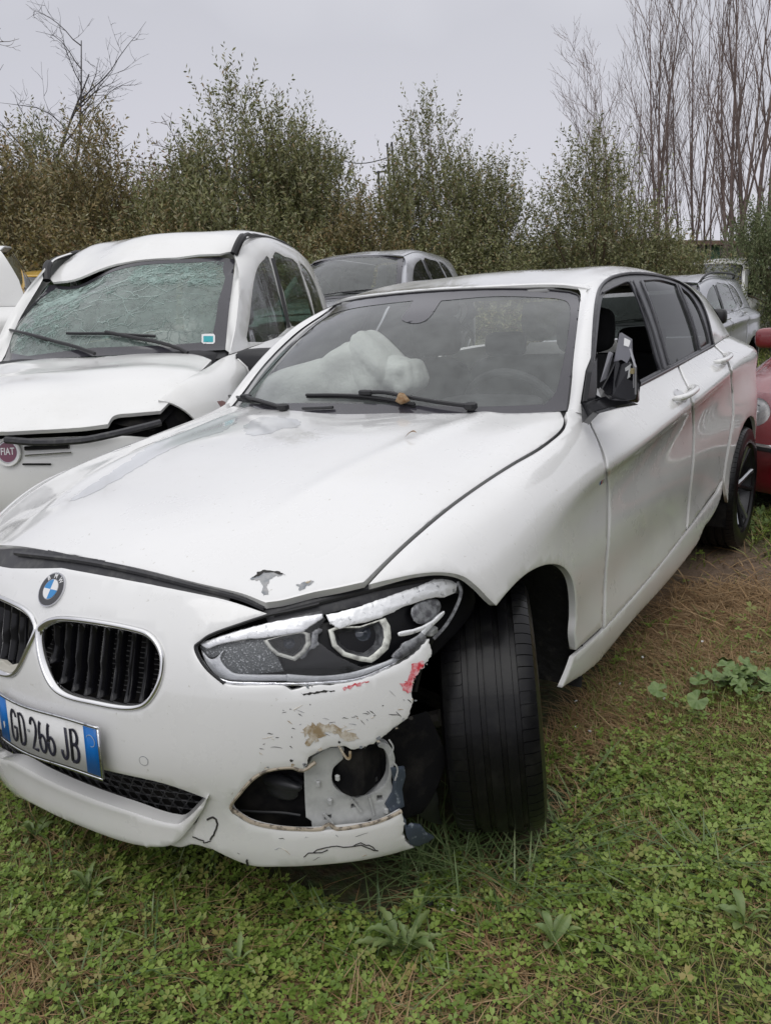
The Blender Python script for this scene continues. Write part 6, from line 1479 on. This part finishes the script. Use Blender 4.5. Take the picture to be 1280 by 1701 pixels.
# clover
def clover(name, n, d0, d1, size, seed):
    r = np.random.default_rng(seed); x, y = wedge(n, d0, d1, r); nn = vnoise(x, y, 4.0, 17)
    dens = np.clip(.25+1.5*(nn-.35), .05, 1)*(1-.85*mask(x, y, DRY))*(1-.97*np.clip(mask(x, y, MUD)*1.2, 0, 1)); ok = clear_of_cars(x, y) & (r.uniform(0, 1, n) < dens)
    x, y = x[ok], y[ok]; n = len(x); z = gheight(x, y)+r.uniform(.010, .042, n)
    s_ = size*r.uniform(.55, 1.35, n); th = r.uniform(0, 6.28, n); tx = r.normal(0, .32, n); ty = r.normal(0, .32, n)
    L = [(0, 0, 0), (.45, -.36, .10), (.95, -.30, .14), (.82, 0, .04), (.95, .30, .14), (.45, .36, .10)]
    T3 = [(0, 1, 2), (0, 2, 3), (0, 3, 4), (0, 4, 5)]
    V = np.zeros((n, 16, 3)); F = []
    V[:, 0] = 0
    for q in range(3):
        a = th+q*2.094
        for k in range(1, 6):
            lx, ly, lz = L[k]; V[:, q*5+k, 0] = (lx*np.cos(a)-ly*np.sin(a))*s_; V[:, q*5+k, 1] = (lx*np.sin(a)+ly*np.cos(a))*s_; V[:, q*5+k, 2] = lz*s_
        for t in T3: F.append([0 if i == 0 else q*5+i for i in t])
    V[:, :, 2] += V[:, :, 0]*tx[:, None]+V[:, :, 1]*ty[:, None]
    V += np.stack([x, y, z], 1)[:, None]
    Fc = (np.arange(n)[:, None, None]*16+np.array(F)[None]).reshape(-1, 3)
    return V.reshape(-1, 3), Fc
V1, F1 = clover('c', 55000, .75, 3.4, .0125, 4); V2, F2 = clover('c', 14000, 3.2, 7, .020, 5)
o = fast_mesh('clover', np.vstack([V1, V2]), np.vstack([F1, F2+len(V1)]), CLOVM); tag(o, 'dense green clover carpet in the foreground', 'clover', kind='stuff')
# ------------------------------------------------------------------ broad-leaved weeds (each leaf a part)
WEED = mat('weed_leaf', (.12, .18, .055), .5, noise=(25, (.18, .23, .08), .4, .65), bump=(40, .4, .004)); MALLOW = mat('mallow_leaf', (.11, .175, .05), .5, noise=(25, (.17, .24, .08), .4, .65), bump=(50, .5, .004))
def leaf_mesh(name, L_, W_, lobes, bend, m_, rng):
    n = 15; V = []; F = []
    for i in range(n+1):
        t = i/n; wd = W_*math.sin(math.pi*min(1, t*.95+.05))**.7*(.35+.65*t)*(1 if not lobes else (.55+.45*abs(math.sin(t*math.pi*lobes))))
        if i == n: wd = .0005
        zc = bend*math.sin(t*2.3)*L_*.5; 
        for s_ in (-1, -.5, 0, .5, 1): V.append((t*L_*(1-.1*t), s_*wd*.5, zc+abs(s_)*wd*.22-.0*t))
    for i in range(n):
        for j in range(4): F.append((i*5+j, i*5+j+1, i*5+6+j, i*5+5+j))
    me = bpy.data.meshes.new(name); me.from_pydata(V, [], F); me.materials.append(m_); me.polygons.foreach_set('use_smooth', [True]*len(F)); return me
def round_leaf(name, R_, m_):
    V = [(0, 0, 0)]; F = []; n = 30
    for k in range(n+1):
        a = -2.75+5.5*k/n; r = R_*(.86+.14*abs(math.cos(a*2.6)))*(1+.03*math.sin(a*19)); V.append((r*math.cos(a)*.5, r*math.sin(a)*.5, .06*R_*math.cos(a*5.2)+.05*R_)); V.append((r*math.cos(a), r*math.sin(a), .10*R_*math.cos(a*5.2)+.10*R_))
    for k in range(n): F.append((0, 1+2*k, 3+2*k)); F.append((1+2*k, 2+2*k, 4+2*k, 3+2*k))
    me = bpy.data.meshes.new(name); me.from_pydata(V, [], F); me.materials.append(m_); me.polygons.foreach_set('use_smooth', [True]*len(F)); return me
rw_ = np.random.default_rng(9)
def rosette(name, label, px_, py_, n, L_, W_, lobes, seed, mt=WEED):
    r = np.random.default_rng(seed); c = gpos(px_, py_); z = float(gheight(c[0], c[1])); t = thing(name, label, 'plant', (c[0], c[1], z+.005)); me = [leaf_mesh('leaf', L_*k, W_, lobes, b_, mt, r) for k, b_ in ((1, .5), (.8, .9), (.6, .3))]
    for k in range(n):
        o = bpy.data.objects.new('leaf', me[k % 3]); COL.objects.link(o); o.parent = t
        o.rotation_euler = (r.normal(0, .25), -r.uniform(.1, .65), k*2.4+r.normal(0, .3)); o.location = (0, 0, r.uniform(.0, .012)); s_ = r.uniform(.75, 1.15); o.scale = (s_, s_, s_)
    return t
rosette('dandelion_plant', 'large pale dandelion rosette with long jagged leaves below the torn bumper corner', 672, 1562, 16, .115, .030, 5, 1)
rosette('dandelion_plant', 'narrow leaved weed in the lower middle, left of the jagged dandelion', 395, 1610, 10, .075, .016, 0, 2)
rosette('dandelion_plant', 'low weed with long leaves in front of the grille lip at lower left', 150, 1500, 11, .09, .022, 4, 3)
rosette('dock_plant', 'weed with broad yellowish leaves near the bottom edge right of centre', 915, 1560, 7, .085, .026, 0, 4)
rosette('dock_plant', 'weed with drooping long leaves at the lower right corner', 1235, 1530, 8, .09, .026, 0, 5)
rosette('dock_plant', 'small weed under the front lip beside the left frame edge', 60, 1405, 8, .07, .024, 0, 6)
c = gpos(1238, 1155); t = thing('mallow_plant', 'clump of round lobed mallow leaves beside the muddy patch at the right edge', 'plant', (c[0], c[1], float(gheight(c[0], c[1]))))
me_ = [round_leaf('leaf', R_, MALLOW) for R_ in (.033, .027, .021)]
for k in range(46):
    o = bpy.data.objects.new('leaf', me_[k % 3]); COL.objects.link(o); o.parent = t; o.location = (rw_.normal(0, .085), rw_.normal(0, .08), rw_.uniform(.025, .085)); o.rotation_euler = (rw_.normal(0, .35), rw_.normal(0, .35), rw_.uniform(0, 6.28))
c = gpos(1262, 880); t = thing('mallow_plant', 'leafy weed clump beside the rear tyre', 'plant', (c[0]+.1, c[1], float(gheight(c[0], c[1]))))
for k in range(36):
    o = bpy.data.objects.new('leaf', me_[k % 3]); COL.objects.link(o); o.parent = t; o.location = (rw_.normal(0, .16), rw_.normal(0, .13), rw_.uniform(.02, .08)); o.rotation_euler = (rw_.normal(0, .4), rw_.normal(0, .4), rw_.uniform(0, 6.28))
# ------------------------------------------------------------------ fallen bits
PINK = mat('shard_pale', (.62, .55, .55), .4); WSH = mat('shard_white', (.72, .72, .72), .35)
def shard_thing(name, label, cat, px_, py_, s_, m_, seed, group=None):
    r = np.random.default_rng(seed); c = gpos(px_, py_); z = float(gheight(c[0], c[1]))+.03; k = 6; P = [(math.cos(a)*s_*r.uniform(.6, 1), math.sin(a)*s_*r.uniform(.5, 1), r.normal(0, s_*.12)) for a in np.linspace(0, 6.28, k, endpoint=False)]
    V = P+[(p[0], p[1], p[2]-.003) for p in P]; o = mesh_obj(name, V, [tuple(range(k)), tuple(range(2*k-1, k-1, -1))]+[(i, k+i, k+(i+1) % k, (i+1) % k) for i in range(k)], m_, None, False)
    o.location = (c[0], c[1], z); o.rotation_euler = (r.normal(0, .4), r.normal(0, .4), r.uniform(0, 6)); tag(o, label, cat, group); return o
shard_thing('plastic_shard', 'white broken plastic shard, the larger one below the torn bumper corner', 'debris', 731, 1490, .011, WSH, 1)
shard_thing('plastic_shard', 'black broken plastic shard touching a white one below the torn bumper corner', 'debris', 713, 1488, .012, BLACK, 2)
shard_thing('plastic_shard', 'translucent pale shard just right of the black and white shards', 'debris', 752, 1502, .010, PINK, 3)
shard_thing('petal', 'lone pinkish white petal in the clover at lower right', 'petal', 1025, 1546, .008, PINK, 4)
shard_thing('petal', 'lone white petal in the clover under the front spoiler', 'petal', 402, 1544, .007, WSH, 5)
for i, (a, b) in enumerate(((1067, 1086), (1028, 1128), (1102, 1163), (957, 1200), (979, 1206), (1165, 1070), (955, 1158))):
    shard_thing('petal', 'tiny white fallen petal in the dry grass beside the side skirt', 'petal', a, b, .007, WSH, 20+i, 'small white petals beside the side skirt')
BROWN = mat('dead_leaf', (.22, .12, .05), .7, noise=(60, (.34, .24, .14), .4, .6), bump=(60, .5, .003))
p = HOOD.ev(*HOOD.hit([(680, 729)]).T, .004)[0]
lf = bpy.data.objects.new('dead_leaf', leaf_mesh('dead_leaf', .038, .020, 0, .8, BROWN, rw_)); COL.objects.link(lf); lf.location = p-np.array([.015, 0, 0]); lf.rotation_euler = (0, 0, .3); tag(lf, 'small curled brown leaf lying alone on the white hood', 'leaf')
p = WS.ev(*WS.hit([(672, 674)], vb=(-.1, 1)).T, .03)[0]
lf = blob('dead_leaf', p, .022, BROWN, None, (1.1, .5, .75), 3, .35, 7); tag(lf, 'crumpled brown leaf caught under the wiper at the windscreen base', 'leaf')
# ================================================================== trees
def at(px_, py_, D):
    v = ray(px_, py_); h = math.hypot(v[0], v[1]); return CP+v*(D/h)
OLV = island_mat('olive_leaf', [(0, (.085, .100, .042)), (.35, (.185, .195, .075)), (.65, (.26, .26, .115)), (.85, (.30, .31, .20)), (1, (.28, .19, .09))], .5, .35, .15)
OLB = island_mat('olive_leaf_brown', [(0, (.095, .095, .042)), (.35, (.21, .185, .07)), (.65, (.27, .205, .09)), (.85, (.29, .28, .17)), (1, (.30, .18, .09))], .5, .35, .15)
LEAFG = island_mat('shrub_leaf_green', [(0, (.08, .11, .045)), (.5, (.14, .17, .075)), (1, (.24, .26, .14))], .5, .35, .15)
AUT = island_mat('autumn_leaf', [(0, (.10, .07, .045)), (.5, (.18, .10, .06)), (1, (.26, .16, .10))], .6, .2, .1)
BARK = mat('bark', (.10, .075, .06), .9, noise=(12, (.17, .15, .13), .4, .65), bump=(30, .8, .02)); TWIG = mat('reddish_twig', (.15, .105, .095), .85, noise=(3, (.22, .17, .15), .4, .6)); OBARK = mat('olive_bark', (.12, .085, .055), .9)
def leafy_crown(n_sh, seed, H=4.6, R_=1.7, leaf=.055, base=.35, spires=7, sparse=0.):
    """upright leafy shoots spread through the crown volume; returns leaf quads"""
    r = np.random.default_rng(seed); V = []; cen = []
    sp = []
    for q_ in range(spires):
        rr_ = r.uniform(.15, .95)*R_; sp.append((q_*2.4+r.normal(0, .4), rr_, (H-.45)*(1-.42*(rr_/R_)**1.5)*r.uniform(.84, 1.06)))
    sp[0] = (0, .05*R_, H-.45)
    starts = []; dirs = []; lens = []
    k = 0
    while k < n_sh:
        a, rr, hh = sp[r.integers(spires)]
        cx, cy = rr*math.cos(a), rr*math.sin(a)
        t = r.uniform(0, 1)**.85; z = base+(hh-base)*t
        wr = R_*.60*(1-t)**.42*(.55+.45*min(1, t*4+.3))+.05
        q = r.normal(0, .5, 2)*wr; x_, y_ = cx*(1-.25*t)+q[0], cy*(1-.25*t)+q[1]
        if sparse and math.sin(x_*5+seed)*math.sin(y_*5)*math.sin(z*4+seed) > .9-sparse: continue
        out_ = np.array([q[0], q[1], 0])*.6/(wr+.1)+np.array([cx, cy, 0])*.15/(R_); d = out_+np.array([0, 0, .40+.65*t])+r.normal(0, .30, 3); d /= np.linalg.norm(d)
        starts.append((x_, y_, z)); dirs.append(d); lens.append(r.uniform(.18, .46)*(1+.45*t)); k += 1
    S_ = np.array(starts); D = np.array(dirs); Ls = np.array(lens); m_ = 17
    t = np.linspace(.08, 1, m_); P = S_[:, None]+D[:, None]*(Ls[:, None]*t)[:, :, None]+np.array([0, 0, .12])*(t**2)[None, :, None]*Ls[:, None, None]
    P = P.reshape(-1, 3); DD = np.repeat(D, m_, 0); n = len(P)
    q = r.normal(0, 1, (n, 3)); q -= DD*(q*DD).sum(1)[:, None]; q /= np.linalg.norm(q, axis=1)[:, None]
    ld = DD*.55+q*.8+np.array([0, 0, -.05]); ld /= np.linalg.norm(ld, axis=1)[:, None]; sd = np.cross(ld, r.normal(0, 1, (n, 3))); sd /= np.linalg.norm(sd, axis=1)[:, None]
    L_ = leaf*r.uniform(.6, 1.2, n); W_ = L_*.17
    V = np.stack([P, P+ld*(L_*.5)[:, None]+sd*W_[:, None], P+ld*L_[:, None], P+ld*(L_*.5)[:, None]-sd*W_[:, None]], 1).reshape(-1, 3)
    F = np.arange(n*4).reshape(-1, 4)
    return V, F, S_, D, Ls
def limb_mesh(S_, r, H, n_l=16, rad=.06):
    b = MB()
    b.tube([(0, 0, -.1), (.03, .02, .4), (0, .03, .8)], [rad*1.5, rad*1.15, rad], 7)
    for k in range(n_l):
        e_ = S_[r.integers(len(S_))]; m_ = e_*.45+r.normal(0, .08, 3); m_[2] = .5+.35*e_[2]
        b.tube([(0, .03, .45+.3*r.uniform()), m_, e_*.8+m_*.2, e_], [rad*.55, rad*.33, rad*.2, rad*.07], 5)
    return b
variants = []
for k, (ns_, H_, R_, sd_, lf_, spz, spr) in enumerate(((2700, 4.4, 1.95, 5, .088, 12, 0), (2600, 4.0, 2.05, 8, .088, 13, 0), (1250, 3.9, 1.8, 12, .080, 9, .25), (1900, 3.2, 2.1, 15, .088, 12, 0))):
    V, F, S_, D, Ls = leafy_crown(ns_, sd_, H_, R_, lf_, .25, spz, spr)
    # twigs carrying the shoots
    tw = np.stack([S_-D*.15, S_+D*Ls[:, None]*.9], 1)
    side = np.cross(D, [0, 0, 1.]); side /= np.linalg.norm(side, axis=1)[:, None]+1e-9
    TV = np.stack([tw[:, 0]-side*.0028, tw[:, 0]+side*.0028, tw[:, 1]+side*.001, tw[:, 1]-side*.001], 1).reshape(-1, 3)
    variants.append((V, F, TV, limb_mesh(S_, np.random.default_rng(sd_), H_, 26), H_))
vmesh = {}
def olive(label, px_, top, D, var, mt, sx=1.0, rot=0., group='olive trees along the edge of the yard', name='olive_tree', cat='tree', base=None):
    D = D*1.36 if D < 20 else D
    if 1120 < px_ < 1260: D = 23
    p = at(px_, 500, D); z = float(terrain(p[0], p[1])); topz = at(px_, top, D)[2]; V, F, TV, lm, H_ = variants[var]
    s_ = (topz-z)/H_; t = thing(name, label, cat, (p[0], p[1], z), rot, group)
    key = (var, mt.name)
    if key not in vmesh:
        a = fast_mesh('crown', V, F, mt, t); b_ = lm.obj('trunk', OBARK, t); c_ = fast_mesh('twigs', TV, np.arange(len(TV)).reshape(-1, 4), OBARK, b_); c_['kind'] = 'stuff'; vmesh[key] = (a, b_, c_)
    else:
        a0, b0, c0 = vmesh[key]
        a = a0.copy(); COL.objects.link(a); a.parent = t; b_ = b0.copy(); COL.objects.link(b_); b_.parent = t; c_ = c0.copy(); COL.objects.link(c_); c_.parent = b_
    t.scale = (s_*sx, s_*sx, s_); return t
olive('broad brownish olive tree at the left edge of the photo', 40, 205, 11.5, 1, OLB, .95, .4)
olive('brownish olive tree with a pointed top, second from the left', 190, 160, 12.2, 0, OLB, .82, 1.4)
olive('olive tree between the two brownish ones at left', 110, 185, 13.4, 0, OLV, .85, 4.4)
olive('tallest olive tree, pointed green crown left of centre', 420, 98, 11.8, 0, OLV, .80, 2.6)
olive('olive tree beside the tallest one, with a shorter rounder crown', 510, 165, 12.4, 1, OLV, .74, 3.9)
olive('olive tree left of the tallest one and half its height', 350, 215, 11.4, 3, OLV, .72, 1.9)
olive('pointed olive tree just right of the twin poles', 722, 146, 11.6, 0, OLV, .72, 5.2)
olive('low olive tree filling the gap under the twin poles', 600, 310, 11.0, 3, OLB, .9, .9)
olive('broad loose olive tree right of the pointed one by the poles', 830, 240, 11.4, 2, OLV, 1.0, 2.0)
olive('thin olive tree with sky showing through, in front of the bare poplars', 985, 196, 11.0, 2, OLV, .86, 4.4)
olive('low olive tree before the green shed', 1075, 335, 11.6, 3, OLV, .85, 5.0)
olive('olive shrub cut by the right edge of the photo', 1300, 265, 12.5, 3, LEAFG, .62, 1.0)
olive('low olive shrub in the gap left of the tallest tree', 285, 330, 10.6, 3, OLB, .95, 3.0)
olive('low olive shrub behind the gap before the thin olive tree', 900, 385, 12.5, 3, LEAFG, 1.0, 2.3)
olive('dark low shrub behind the shattered compact car', 110, 330, 10.3, 3, OLB, 1.1, 4.1)
olive('dark low shrub at centre behind the hatchback roof', 760, 350, 10.6, 3, OLV, 1.05, 5.5)
olive('low shrub behind the grey car roof', 450, 325, 10.6, 3, OLV, 1.05, .2)
olive('low shrub behind the right half of the hatchback roof', 1010, 360, 12.6, 3, OLV, 1.1, 2.9)
olive('low shrub behind the silver estate car', 1190, 425, 13.5, 3, LEAFG, 1.2, .2)
olive('rust coloured tree seen far off through the gap in the olives', 285, 272, 30, 3, AUT, 1.3, .7, group=None, name='autumn_tree')
olive('far rust coloured tree low between the poles and the tallest olive', 560, 330, 30, 3, AUT, 1.6, 1.7, group=None, name='autumn_tree')
olive('far green tree low behind the thin olive', 930, 385, 32, 3, LEAFG, 2.0, 1.7, group=None, name='far_tree')
# trees on the open side of the yard, seen only as reflections in the doors and windows
for k, (tx, ty, va, hh) in enumerate(((9.5, 3.0, 0, 1.25), (10.5, 6.5, 1, 1.3), (10.0, 10.5, 3, 1.4), (8.5, -.5, 1, 1.2), (9.5, 14.5, 0, 1.3), (9.0, -4.0, 3, 1.3))):
    t = thing('olive_tree', 'olive tree on the open side of the yard outside the photo', 'tree', (tx, ty, 0), k*1.1, 'olive trees on the open side of the yard'); a0, b0, c0 = vmesh[(va, 'olive_leaf' if (va, 'olive_leaf') in vmesh else 'olive_leaf')]
    a = a0.copy(); COL.objects.link(a); a.parent = t; b_ = b0.copy(); COL.objects.link(b_); b_.parent = t; c_ = c0.copy(); COL.objects.link(c_); c_.parent = b_; t.scale = (hh, hh, hh)
# ---- bare trees
def bare(name, label, px_, top, D, seed, stems=4, spread=.25, upright=1.0, rad=.06, group=None, m_=TWIG, depth=3, nb=11, lean=0.0, twigr=.0045, curl=.028):
    r = np.random.default_rng(seed); D = D*1.4 if D < 30 else D; p = at(px_, 500, D); z = float(terrain(p[0], p[1])); H_ = at(px_, max(top, -700), D)[2]-z
    t = thing(name, label, 'tree', (p[0], p[1], z), 0, group); tr = MB(); tw = MB()
    def grow(o, d, L_, rd, lv, b):
        n = 7 if lv < 2 else 5; P = [np.array(o, float)]; d = np.array(d, float)
        for k in range(n):
            d = d+r.normal(0, curl*(1+.5*lv), 3)+np.array([0, 0, .05*upright]); d /= np.linalg.norm(d); P.append(P[-1]+d*L_/n)
        b.tube(P, [max(twigr*.5, rd*(1-.85*k/n)) for k in range(n+1)], 6 if lv == 0 else (4 if lv == 1 else 3), cap=False)
        if lv >= depth: return
        m2 = nb if lv == 0 else (5 if lv == 1 else 3)
        for k in range(m2):
            tt = (.22 if lv == 0 else .15)+.8*k/m2+r.uniform(-.03, .03); i = min(n-1, int(tt*n)); q = P[i]+(P[i+1]-P[i])*(tt*n-i)
            a = r.uniform(0, 6.28); dd = (P[i+1]-P[i])/np.linalg.norm(P[i+1]-P[i]); s_ = np.array([math.cos(a), math.sin(a), 0])
            nd = dd*upright+s_*(spread*(1.8 if lv == 0 else 1.8)); nd /= np.linalg.norm(nd)
            grow(q, nd, L_*(.36 if lv == 0 else .5)*(1.15-tt*.55)*r.uniform(.7, 1.2), max(twigr, rd*.42*(1-.5*tt)), lv+1, tw)
    for k in range(stems):
        a = r.uniform(0, 6.28); s_ = .0 if stems == 1 else spread*r.uniform(.15, .6)
        grow((r.normal(0, .15)*(stems > 1), r.normal(0, .15)*(stems > 1), -.1), (math.cos(a)*s_+lean, math.sin(a)*s_, 1), H_*r.uniform(.8, 1.0), rad*r.uniform(.7, 1.1), 0, tr)
    a = tr.obj('trunk', m_, t); b_ = tw.obj('branches', m_, t)
    return t
gp = 'bare poplars behind the olives at right'
bare('bare_poplar', 'leftmost bare poplar, slim stems fanning out left above the thin olive tree', 1060, 40, 15.5, 1, 5, .40, 1.0, .030, gp, lean=-.12, nb=9)
bare('bare_poplar', 'bare poplar with slim straight stems right above the thin olive tree', 1100, -60, 15, 2, 4, .24, 1.2, .045, gp, nb=9)
bare('bare_poplar', 'bare poplar standing just left of the green shed', 1140, -90, 16, 3, 4, .30, 1.2, .042, gp, nb=9)
bare('bare_poplar', 'crooked bare poplar rising in front of the green shed', 1200, -90, 14.5, 4, 3, .30, 1.3, .055, gp, lean=-.05, nb=9)
bare('bare_poplar', 'pale slim bare poplar crown between the two thick-stemmed ones', 1165, -40, 17, 12, 4, .22, 1.3, .036, gp, nb=9)
bare('bare_poplar', 'bare poplar with reddish twigs low behind the thin olive tree', 1020, 90, 17, 13, 4, .30, 1.2, .030, gp, lean=-.05, nb=8)
bare('bare_poplar', 'thickest bare poplar nearest the right edge of the photo', 1248, -150, 14.5, 6, 4, .26, 1.3, .065, gp, nb=9)
bare('bare_tree', 'spindly bare tree rising above the brownish olives at far left', 52, -60, 15, 8, 2, .55, .9, .085, None, m_=mat('dark_twig', (.06, .055, .055), .9), lean=.0, twigr=.006, nb=14, curl=.10)
bare('bare_tree', 'dense bare crown cut by the left edge of the photo', -12, 0, 16, 9, 3, .60, .8, .09, None, m_=BARK, twigr=.007, nb=14, curl=.10)
bare('bare_tree', 'far round bare tree in the gap left of the tallest olive', 318, 192, 40, 10, 2, .6, .7, .16, None, m_=mat('far_twig', (.19, .165, .155), .9), nb=13, twigr=.018, curl=.08)
# ------------------------------------------------------------------ green shed
p = at(1205, 500, 27); zt = at(1205, 398, 27)[2]; ang = math.radians(34+10)
sh = thing('green_shed', 'low green shed with a rusty brown roof edge behind the bare poplars', 'shed', (p[0], p[1], 0), ang)
GSH = mat('green_sheet', (.060, .15, .085), .6, noise=(2, (.10, .18, .12), .4, .65)); RST = mat('rusty_roof', (.16, .10, .075), .8, noise=(3, (.24, .15, .11), .4, .6))
b = MB(); Wd = 6.4
V = []; F = []; n = 104
for i in range(n+1):
    xx = -Wd/2+Wd*i/n; yy = .03*math.sin(i*math.pi/2) ; V += [(xx, yy, 0), (xx, yy, zt-.05-.10*(xx+Wd/2)/Wd*3)]
for i in range(n): F.append((2*i, 2*i+2, 2*i+3, 2*i+1))
mesh_obj('wall', V, F, GSH, sh); MB().box((-Wd/2, 2, (zt-.1)/2), (.06, 4, zt-.1)).obj('wall', GSH, sh, smooth=False); MB().box((Wd/2, 2, (zt-.5)/2), (.06, 4, zt-.5)).obj('wall', GSH, sh, smooth=False); MB().box((0, 4, (zt-.5)/2), (Wd, .06, zt-.5)).obj('wall', GSH, sh, smooth=False)
Rm = np.array(Matrix.Rotation(math.atan(.3/Wd), 3, 'Y')); MB().box((0, 1.9, zt-.12), (Wd+.4, 4.5, .12), R=Rm).obj('roof', RST, sh, smooth=False)
# ------------------------------------------------------------------ poles and wire
PM = mat('pole_dark', (.07, .07, .075), .7)
def pole(label, px_, top, D, r_=.09):
    a = at(px_, top, D); t = thing('utility_pole', label, 'pole', (a[0], a[1], 0), 0); tubes('mast', [[(0, 0, 0), (0, 0, a[2])]], r_, PM, t); return a, t
a1, t1 = pole('left one of the two tall thin poles standing close together above the olives', 643, 238, 38, .045); a2, t2 = pole('right one of the two tall thin poles standing close together above the olives', 650.5, 236, 38, .045)
MB().box((0, 0, a1[2]-.9), (.5, .06, .06)).obj('crossarm', PM, t1, smooth=False)
a3, t3 = pole('shorter pole left of the pair of tall poles', 628, 284, 36, .05); MB().box((.15, 0, a3[2]-.05), (.5, .06, .06)).obj('crossarm', PM, t3, smooth=False)
c1 = at(643, 262, 38); c2 = at(555, 262, 44); c0 = at(120, 250, 80)
w_ = tubes('power_line', [[c1+(c2-c1)*t+np.array([0, 0, -.25*math.sin(math.pi*t)]) for t in np.linspace(0, 1, 9)]+[c2+(c0-c2)*t+np.array([0, 0, -1.0*math.sin(math.pi*t)]) for t in np.linspace(0.1, 1, 12)]], .022, PM, None, n=4); tag(w_, 'thin power line running left from the pair of poles', 'cable')
